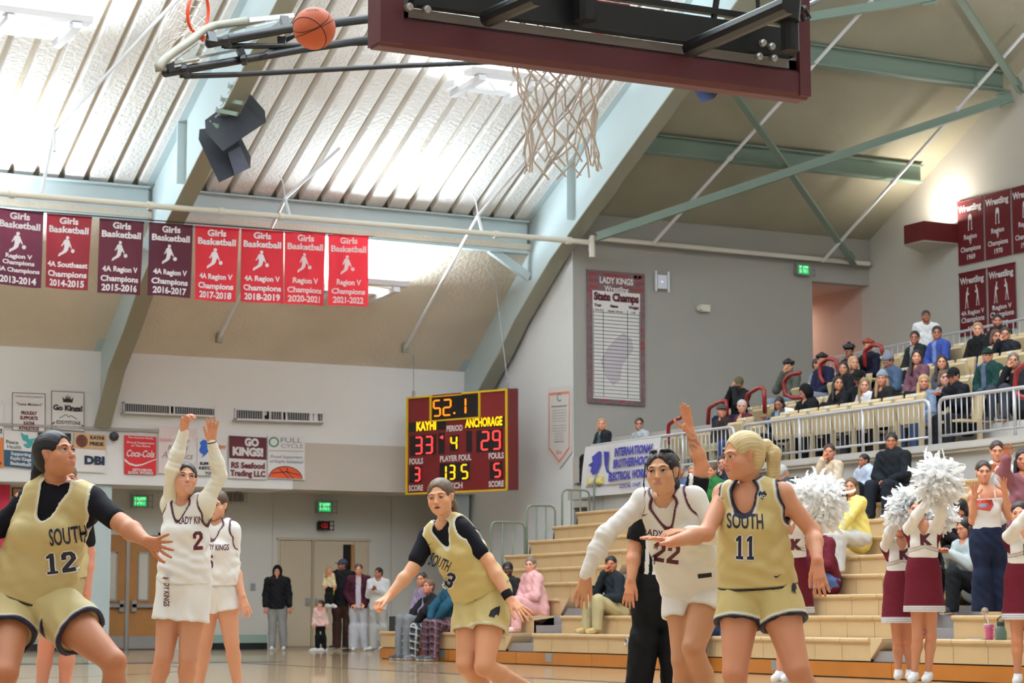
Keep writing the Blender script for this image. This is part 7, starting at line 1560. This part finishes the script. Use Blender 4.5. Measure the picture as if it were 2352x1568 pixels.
f.hair('long', [(w(s_*.07, -.01, -.02), w(s_*.085, .02, -.2), .032, .026) for s_ in (1, -1)]+[(w(0, -.08, -.05), w(0, -.08, -.24), .06, .04)], h=.008, strands=False); dress(f, (150, 96, 108), (60, 50, 60))
stand('woman in a white jacket standing by the top walkway rail', 38.2, 2127, 727, 930, (216, 214, 216), BK, (150, 104, 84), (50, 34, 30), 'tied', False, 1.0, 0, 'down', group=G3)
tag(obj('paper_sheet', MB().poly([at(1802, 935, X=20.1), at(1804, 962, X=20.0), at(1830, 960, X=20.0), at(1822, 938, X=20.1)], (.004, 0, .002)), M_pw), 'white paper held by the girl behind the railing', 'paper') if 'M_pw' in globals() else None

# seats under spectators are folded down
hips = [o for o in bpy.data.objects if o.get('group') == 'spectators in the stands']
mbs = MB(); mbs.poly([(-.34, -.21, .4), (-.34, .21, .4), (.02, .21, .4), (.02, -.21, .4)], (0, 0, .035)); flat_seat = mbs.mesh('seat', M_seat)
for o in [o for o in bpy.data.objects if o.get('category') == 'seat']:
    for p_ in hips:
        if abs(p_.location.y-o.location.y) < .3 and -.8 < p_.location.x-o.location.x < .15 and abs(p_.location.z-o.location.z) < .3:
            for ch in o.children:
                if ch.name.startswith('seat'): ch.data = flat_seat
# ================================================================ players
GOLD = (210, 188, 126); GSK = 'skin'
def lettering(f, V, Q, items):
    decal(f.t, f.org, V, Q, items, None)
SWOOSH = shape_decal([[(0, .35), (.12, .1), (.35, .05), (1, .6), (.35, .25), (.16, .3)]], .15)
def jersey_text(f, V, Q, word, num, wpx, npx, wh, nh, ww, nw, rt, up, ink, sw=None, sh=1, ol=None):
    it = []
    D = f.D0-.12
    if word: it += [('text', word, at(*wpx, D=D), rt, up, wh, ww, .25, ink)]
    if num:
        g = digits(num); c_ = at(*npx, D=D); r_ = Vector(rt).normalized(); u_ = Vector(up).normalized()
        for a_, b_ in ((-1, 0), (1, 0), (0, -1), (0, 1)): decal(f.t, f.org, V, Q, [('shape', g, c_+r_*a_*.006+u_*b_*.006, rt, up, nh, nw, 0, ol or M_inkw)], None, 'print', off=.0014)
        it += [('shape', g, c_, rt, up, nh, nw, 0, ink)]
    if sw: it += [('shape', SWOOSH, at(*sw, D=D), RV, UV, .016, .034, 0, ink)]
    for x in it: decal(f.t, f.org, V, Q, [x], None, 'lettering' if x[0] == 'text' else 'print')
def tattoo(cen, rad):
    def f(V, col, s):
        c = nv(cen); d = np.linalg.norm(V-c, axis=1); n = np_noise(V, 120, 5); m = (np.clip(1-(d/rad)**2, 0, 1)*(n > -.1)*.6)[:, None]
        return col*(1-m)+L3((70, 60, 62))*m
    return f
PL = 1
# ---- number 11
f = Fig('blond basketball player in gold South jersey 11 with a high ponytail, arm held out', 10.75,
    dict(hd=(1706, 1048, -.02), nk=(1722, 1130, 0), sr=(1664, 1136, .06), sl=(1796, 1134, -.06), er=(1622, 1224, -.12), wr=(1540, 1245, -.3), el=(1868, 1222, -.06), wl=(1877, 1285, -.24),
         hr=(1704, 1352, .03), hl=(1778, 1352, -.02), kr=(1688, 1545, -.16), kl=(1832, 1538, -.22), ar=(1704, 1700, .12), al=(1905, 1700, .12)), skin=(224, 170, 142), hair=(214, 190, 140), head=(-66, -3, 0), leg=1.04, arm=1.0, fat=1.02)
f.hand('r', (1505, 1236, -.36), (-.15, -1, -.1), (.2, -.3, -1), curl=8, spread=6, thumb=30); f.hand('l', (1882, 1322, -.27), (.25, 0, 1), (-1, 0, 0), curl=14, spread=6, thumb=24)
f.body(.0075, .0036, flush=.7, lips=(196, 92, 88), jaw=.98); f.eyes(iris=(60, 50, 44), brow=(110, 84, 60), gaze=(0, -.2))
w = f.w; hc_ = f.hd
f.hair('tied', [(w(0, -.1, .045), w(0, -.135, .05), .03, .03), (w(0, -.13, .05), w(.012, -.165, .01), .03, .036), (w(.012, -.165, .01), w(.0, -.165, -.08), .036, .032), (w(0, -.165, -.08), w(.01, -.13, -.14), .03, .016), (w(.03, -.14, .0), w(.02, -.13, -.1), .02, .014)], h=.0042)
V, Q = f.jersey(GOLD, (34, 32, 52), edge=(226, 222, 208), vneck=False, neck_w=.072, neck_d=.06, hem=.98, hemtrim=(34, 32, 40))
jersey_text(f, V, Q, 'SOUTH', '11', (1711, 1196), (1711, 1257), .072, .112, .165, .082, RV, UV+RV*.03, M_inkn, (1660, 1148))
decal(f.t, f.org, V, Q, [('shape', shape_decal([[(0, .6), (.25, 1), (.5, .8), (.75, 1), (1, .6), (.5, 0)]], .2), at(1753, 1138, D=10.6), RV, UV, .042, .042, 0, M_inkn)], None, 'print'); decal(f.t, f.org, V, Q, [('text', 'AD', at(1753, 1141, D=10.59), RV, UV, .016, .026, .3, M_inkw)], None, 'print')
V, Q = f.shorts((204, 183, 120), (34, 32, 52), frac=.44, edge=(228, 224, 206), flare=1.06)
decal(f.t, f.org, V, Q, [('shape', SWOOSH, at(1787, 1322, D=10.6), RV, UV, .02, .04, 0, M_inkn)], None, 'print'); decal(f.t, f.org, V, Q, [('shape', shape_decal([[(0, .2), (.1, .7), (.5, 1), (.9, .9), (1, .5), (.7, .3), (.75, 0), (.5, .25), (.3, .1), (.2, .35)]], .1), at(1826, 1352, D=10.6), RV, UV, .06, .03, 0, M_inkk)], None, 'print'); f.shoes()
# ---- number 22
f = Fig('player in white Lady Kings jersey 22 with long white sleeves, dark braided hair, leaning forward', 11.35,
    dict(hd=(1521, 1085, -.12), nk=(1533, 1152, -.02), sr=(1480, 1150, .03), sl=(1592, 1146, -.05), er=(1390, 1228, -.08), wr=(1346, 1318, -.1), el=(1655, 1230, -.1), wl=(1582, 1222, -.3),
         hr=(1572, 1352, .12), hl=(1634, 1348, .08), kr=(1568, 1515, .02), kl=(1592, 1488, -.1), ar=(1578, 1690, .25), al=(1665, 1690, .3)), skin=(218, 176, 146), hair=(44, 34, 36), head=(-20, 3, 3), fat=1.0, leg=1.0)
f.hand('r', (1337, 1354, -.1), (.3, 0, 1), (1, 0, -.3), curl=14, spread=8, thumb=20); f.hand('l', (1549, 1221, -.34), (-.1, -1, .2), (0, -.2, -1), curl=30, spread=3, thumb=24)
f.body(.0078, .0037, flush=.35, lips=(190, 118, 108)); f.eyes(iris=(40, 28, 24), brow=(60, 46, 42), gaze=(-.1, .15)); w = f.w
f.hair('tied', [(w(.0, -.1, .03), w(.02, -.13, -.03), .03, .024), (w(.04, -.1, -.03), w(.05, -.09, -.11), .02, .018), (w(.065, .06, .04), w(.08, .05, -.07), .004, .003), (w(-.07, .055, .045), w(-.085, .05, -.06), .004, .003), (w(-.085, .05, -.06), w(-.075, .045, -.12), .003, .002)], h=.0042, part_c=(140, 106, 92))
mb = MB()
for x0_, x1_ in ((-.012, -.05), (-.028, -.072), (.012, .045), (.03, .07)):
    mb.tube([Vector((f.w(x0_+(x1_-x0_)*k, .058-.13*k+.02*math.sin(k*3.14), .1+.015*math.sin(k*3.14)-.035*k*k)-f.org).tolist()) for k in np.linspace(0, 1, 9)], [.006+.003*(i % 2) for i in range(9)], 6)
link('braid', mb.mesh('braid', mat('braid_dark', (46, 36, 40), .5), True), f.t)
f.undershirt((232, 228, 222), 2)
V, Q = f.jersey((234, 230, 222), (92, 28, 46), vneck=True, neck_w=.074, neck_d=.09, hem=1.0, arm_r=.09)
jersey_text(f, V, Q, 'LADY KINGS', '22', (1528, 1228), (1532, 1272), .035, .105, .2, .13, RV*1+UV*-.08, UV+RV*-.15, M_inkm, (1484, 1184))
decal(f.t, f.org, V, Q, [('shape', shape_decal([[(0, 0), (1, 0), (1, 1), (0, 1)]], .2), at(1626, 1330, D=11.1), RV+UV*.12, UV, .022, .07, 0, M_inkk)], None, 'print')
V, Q = f.shorts((232, 228, 224), (226, 222, 218), frac=.42, flare=1.05); f.shoes()
# ---- number 2 (shooting)
f = Fig('player in white Lady Kings jersey 2 shooting, both arms raised in long white sleeves', 14.6,
    dict(hd=(424, 1102, -.05), nk=(428, 1160, 0), sr=(392, 1158, .05), sl=(472, 1154, -.05), er=(396, 1078, -.1), wr=(422, 992, -.1), el=(505, 1092, -.05), wl=(487, 1018, -.1),
         hr=(399, 1345, .03), hl=(447, 1345, -.02), kr=(377, 1505, -.05), kl=(432, 1510, -.08), ar=(350, 1622, .12), al=(424, 1622, .05)), skin=(220, 174, 150), hair=(48, 38, 36), head=(20, 14, -4), leg=1.05)
f.hand('r', (429, 962, -.12), (.75, -.2, -.6), (-.6, 0, -.8), curl=48, spread=5, thumb=35, fcurl=[60, 55, 52, 58]); f.hand('l', (488, 986, -.12), (.1, 0, -1), (-1, 0, .1), curl=12, spread=7, thumb=25)
f.body(.008, .0045, flush=.4, lips=(196, 120, 116)); f.eyes(iris=(40, 30, 26), brow=(60, 46, 42), gaze=(.1, .3)); w = f.w
f.hair('tied', [(w(.0, -.1, .0), w(.0, -.12, -.03), .032, .028)], h=.005)
f.undershirt((228, 224, 208), 2)
V, Q = f.jersey((232, 230, 228), (78, 30, 48), vneck=True, neck_d=.085, hem=.95, arm_r=.09)
jersey_text(f, V, Q, 'LADY KINGS', '2', (446, 1194), (455, 1241), .048, .12, .2, .058, RV+UV*.02, UV+RV*.03, M_inkm, (415, 1158))
V, Q = f.shorts((230, 228, 226), (224, 222, 220), frac=.5, flare=1.03)
decal(f.t, f.org, V, Q, [('text', 'LADY KINGS', at(377, 1362, D=14.4), -UV+RV*.0, RV+UV*.0, .04, .19, .3, M_inkm)], None, 'lettering')
f.garment('waistband', (), 0, .008, (30, 34, 34), extra=[cap(f.B['tz'](.92), f.B['tz'](1.0), .158, .162, f.B['frh'], .76)], noise=0, planes=[(f.B['tz'](.9), f.B['up'])]); f.shoes()
for wr_, nm in (('l', 'dark bracelet'),):
    c_ = f.J['wl']; d_ = unit(f.J['wl']-f.J['el']); a_ = unit(np.cross(d_, VR)); b_ = np.cross(d_, a_); link('bracelet', MB().tube([Vector((c_+d_*.01+a_*.031*math.cos(k*.5236)+b_*.031*math.sin(k*.5236)-f.org).tolist()) for k in range(12)], .004, 5, closed=True).mesh('bracelet', M_inkk, True), f.t)
# ---- number 5 behind
f = Fig('player in white short sleeved jersey 5 standing behind the shooter', 17.1,
    dict(hd=(497, 1161, 0), nk=(502, 1207, 0), sr=(468, 1216, .03), sl=(533, 1216, -.03), er=(452, 1290, 0), wr=(455, 1350, -.1), el=(538, 1296, 0), wl=(556, 1366, -.08),
         hr=(482, 1350, 0), hl=(516, 1350, 0), kr=(470, 1478, 0), kl=(532, 1474, -.05), ar=(455, 1590, .05), al=(548, 1590, .05)), skin=(226, 182, 160), hair=(90, 70, 56), head=(-12, 0, 0), leg=1.0)
f.hand('l', (563, 1390, -.1), (-.3, 0, 1), (-1, 0, -.3), curl=14, spread=6, thumb=22); f.hand('r', (455, 1372, -.1), (0, 0, 1), (1, 0, 0))
f.body(.009, .005, flush=.5); f.eyes(iris=(50, 40, 34), brow=(80, 62, 50)); f.hair('tied', [(f.w(0, -.1, 0), f.w(0, -.12, -.06), .03, .02)], h=.006)
f.undershirt((232, 230, 228), .62); V, Q = f.jersey((232, 230, 228), (88, 34, 54), vneck=True, neck_d=.09, hem=.93)
jersey_text(f, V, Q, 'LADY KINGS', '5', (496, 1256), (482, 1290), .045, .105, .2, .055, RV, UV, M_inkm); f.shorts((230, 228, 226), (224, 222, 220), frac=.42, flare=1.04); f.shoes()
link('bruise', MB().mesh('bruise', None), f.t) if False else None
# ---- number 3
f = Fig('player in gold South jersey 3 with black undershirt running with arms low, eyes half closed', 13.7,
    dict(hd=(1012, 1143, -.06), nk=(1026, 1208, 0), sr=(984, 1232, .04), sl=(1058, 1219, -.05), er=(946, 1308, -.05), wr=(893, 1370, -.15), el=(1122, 1290, -.1), wl=(1172, 1377, -.2),
         hr=(1086, 1376, .05), hl=(1136, 1360, 0), kr=(1070, 1526, -.12), kl=(1112, 1530, -.22), ar=(1150, 1622, .2), al=(1232, 1590, .25)), skin=(232, 184, 152), hair=(104, 82, 64), head=(-16, 0, 6), leg=1.06, arm=1.02)
f.hand('r', (873, 1381, -.2), (.2, -1, .0), (0, 0, -1), curl=80, spread=1, thumb=20, fcurl=[75, 80, 82, 84]); f.hand('l', (1190, 1393, -.24), (-.2, -.5, .8), (-.5, -1, 0), curl=8, spread=10, thumb=32)
f.body(.008, .0042, flush=.6, lips=(196, 104, 96), mouth=.0025); f.eyes(iris=(70, 60, 50), brow=(110, 84, 66), gaze=(-.1, -.3), closed=.9); w = f.w
f.hair('tied', [(w(0, -.1, .0), w(.03, -.13, -.03), .032, .026), (w(.03, -.13, -.03), w(.06, -.12, -.12), .026, .022), (w(.06, -.12, -.12), w(.13, -.1, -.17), .018, .01), (w(.13, -.1, -.17), w(.2, -.09, -.22), .01, .005), (w(.08, -.11, -.13), w(.11, -.1, -.22), .012, .005)], h=.0048)
f.undershirt((22, 22, 30), .68); V, Q = f.jersey((206, 185, 120), (226, 222, 206), vneck=True, neck_w=.07, neck_d=.1, hem=.96, edge=None)
jersey_text(f, V, Q, 'SOUTH', '3', (1010, 1293), (1032, 1335), .075, .1, .13, .055, RV*.8+UV*-.35, UV+RV*-.3, M_inkn, (985, 1252))
decal(f.t, f.org, V, Q, [('shape', shape_decal([[(0, .6), (.25, 1), (.5, .8), (.75, 1), (1, .6), (.5, 0)]], .2), at(1021, 1238, D=13.5), RV, UV, .04, .036, 0, M_inkn)], None, 'print')
V, Q = f.shorts((202, 183, 122), (216, 208, 176), frac=.52, flare=1.06)
decal(f.t, f.org, V, Q, [('shape', shape_decal([[(0, .25), (.2, .7), (.6, .9), (1, 1), (.98, .6), (.85, .2), (.75, .35), (.6, .3), (.45, .05), (.35, .2), (.2, .15)]], .1), at(1135, 1411, D=13.4), RV, UV, .07, .07, 0, M_inkk)], None, 'print'); decal(f.t, f.org, V, Q, [('shape', SWOOSH, at(1093, 1382, D=13.4), RV+UV*.6, UV, .02, .04, 0, M_inkn)], None, 'print')
f.garment('waistband', (), 0, .007, (24, 26, 30), extra=[cap(f.B['tz'](.93), f.B['tz'](1.04), .156, .16, f.B['frh'], .76)], noise=0, planes=[(f.B['tz'](.9), f.B['up'])])
e_ = unit(f.J['wl']-f.J['el']); V, Q = solid_from([cap(f.J['wl']-e_*.07, f.J['wl']-e_*.02, .034, .033)], .004, 0, 0, [(f.J['wl']-e_*.062, -e_), (f.J['wl']-e_*.012, e_)]); make('wristband', f.t, V-f.org, Q, np.tile(L3((26, 26, 30)), (len(V), 1)), M_fab, f.org); f.shoes()
# ---- number 12
f = Fig('player in gold South jersey 12 and black short sleeves crouching at far left', 10.95,
    dict(hd=(128, 1045, -.05), nk=(140, 1126, 0), sr=(62, 1155, .02), sl=(212, 1150, -.04), er=(-30, 1235, .0), wr=(-90, 1300, -.1), el=(284, 1206, -.2), wl=(338, 1243, -.36),
         hr=(22, 1378, .05), hl=(108, 1380, 0), kr=(14, 1545, -.35), kl=(262, 1520, -.3), ar=(-10, 1700, -.05), al=(262, 1700, .0)), skin=(206, 150, 120), hair=(28, 26, 30), head=(60, 16, 0), fat=1.2, leg=1.02, arm=1.02, sc=1.02, bust=.8)
f.hand('l', (362, 1248, -.42), (-.1, .1, 1), (0, -1, 0), curl=8, spread=15, thumb=58); f.hand('r', (-110, 1320, -.1), (0, 0, 1), (1, 0, 0))
f.body(.0085, .0038, flush=.3, lips=(190, 104, 98), jaw=1.1); f.eyes(iris=(34, 26, 24), brow=(40, 32, 30), gaze=(.1, .25)); w = f.w
f.hair('tied', [(w(0, -.1, -.0), w(0, -.13, -.05), .03, .028), (w(0, -.13, -.05), w(.0, -.15, -.08), .03, .026), (w(0, -.14, -.07), w(-.0, -.15, -.11), .018, .022), (w(0, -.15, -.11), w(0, -.15, -.15), .02, .02), (w(.03, -.09, .02), w(.03, -.12, -.04), .022, .02)], h=.0045, part_c=(110, 82, 70))
f.undershirt((20, 20, 28), .72, infl=.01); V, Q = f.jersey((200, 180, 126), (220, 212, 184), vneck=False, neck_w=.085, neck_d=.11, hem=.98, loose=.02, arm_r=.085, hemtrim=(36, 34, 40))
jersey_text(f, V, Q, 'SOUTH', '12', (157, 1229), (140, 1292), .085, .1, .16, .13, RV+UV*.08, UV+RV*.12, M_inkn, (113, 1180))
V, Q = f.shorts((198, 180, 126), (40, 38, 64), frac=.52, edge=(214, 206, 180), flare=1.05, waist=.66); f.shoes()
c_ = w(0, -.15, -.105); link('hair_tie', MB().tube([Vector((c_+f.fr[0]*.02*math.cos(k*.5236)+f.fr[1]*.02*math.sin(k*.5236)-f.org).tolist()) for k in range(12)], .006, 5, closed=True).mesh('hair_tie', mat('scrunchie_mauve', (120, 70, 84), .8), True), f.t)
# ---- gold player behind number 12
f = Fig('gold and black clad player mostly hidden behind the crouching player at left', 15.6,
    dict(hd=(150, 1100, 0), nk=(150, 1150, 0), sr=(108, 1168, 0), sl=(190, 1168, 0), er=(96, 1270, 0), wr=(95, 1350, 0), el=(206, 1268, 0), wl=(200, 1362, -.05),
         hr=(128, 1335, 0), hl=(168, 1335, 0), kr=(106, 1485, 0), kl=(156, 1485, 0), ar=(92, 1606, 0), al=(146, 1606, 0)), skin=(226, 168, 152), hair=(120, 96, 76), head=(20, 0, 0), leg=1.0)
f.hand('l', (198, 1385, -.05), (0, 0, 1), (-1, 0, 0)); f.hand('r', (95, 1372, 0), (0, 0, 1), (1, 0, 0))
f.body(.01, .006); f.eyes(); f.hair('tied', h=.007); f.undershirt((22, 22, 28), .75); f.jersey((204, 190, 142), (214, 206, 176), vneck=False, hem=.93); f.shorts((192, 176, 134), (200, 190, 150), frac=.4); f.shoes()
# ---- referee
f = Fig('referee in black and white striped shirt and black trousers with one arm raised', 14.6,
    dict(hd=(1534, 1086, .0), nk=(1534, 1150, 0), sr=(1480, 1176, .02), sl=(1588, 1166, .0), er=(1458, 1262, 0), wr=(1450, 1330, -.1), el=(1612, 1070, -.02), wl=(1586, 992, -.05),
         hr=(1498, 1345, 0), hl=(1552, 1345, 0), kr=(1478, 1470, -.03), kl=(1546, 1470, 0), ar=(1462, 1622, .02), al=(1550, 1622, .03)), skin=(214, 160, 130), hair=(150, 146, 142), head=(-10, 0, 0), male=True, bust=0, fat=1.06, sc=1.03)
f.hand('r', (1446, 1356, -.12), (.3, 0, 1), (1, 0, 0), curl=16, thumb=20, sc=1.05); f.hand('l', (1580, 966, -.06), (.1, 0, -1), (-1, 0, 0), curl=2, spread=1, thumb=52, sc=1.06)
ta = [tattoo(at(1592, 1016, D=14.55), .07), tattoo(at(1459, 1258, D=14.5), .06)]
f.body(.008, .0045, tint=lambda V, c, s: ta[1](V, ta[0](V, c, s), s)); f.eyes(); f.hair('short', h=.006)
def strp(V):
    c = np.tile(L3((232, 230, 230)), (len(V), 1)); q = (V-f.J['nk'])@f.B['lt']; c[np.mod(q, .052) < .026] = L3((22, 22, 26))
    for s_ in 'lr':
        d = sd_cap(V, f.J['s'+s_]-f.B['up']*.0, f.J['e'+s_])[0]; m = (np.abs(q) > .155); c[m] = L3((20, 20, 24))
    return c
f.garment('striped_shirt', ('t',), .014, .008, strp, extra=[cap(f.J['s'+q], f.J['s'+q]*(.35)+f.J['e'+q]*.65, .064, .06) for q in 'lr']+[cap(f.B['tz'](.6), f.B['tz'](1.0), .15, .15, f.B['frh'], .75)], subs=[cap(f.J['nk']+f.B['up']*.07, f.J['nk']+f.B['up']*.0, .066, .06)]+[cap(f.J['s'+q]*.34+f.J['e'+q]*.66+unit(f.J['e'+q]-f.J['s'+q])*.07, f.J['e'+q], .072, .08) for q in 'lr'], noise=.002, planes=[(f.B['tz'](.93), -f.B['up'])])
f.garment('belt', (), 0, .008, (16, 16, 18), extra=[cap(f.B['tz'](.88), f.B['tz'](1.0), .158, .162, f.B['frh'], .76)], noise=0, planes=[(f.B['tz'](.9), f.B['up'])])
f.garment('trousers', ('ll', 'lr'), .018, .009, (22, 23, 26), extra=[cap(f.B['tz'](.97), f.B['hc'], .156, .165, f.B['frh'], .8)]+[cap(f.J['k'+q], f.J['a'+q]-nv((0, 0, .03)), .075, .068) for q in 'lr'], noise=.003); f.shoes((20, 20, 22), (20, 20, 22))
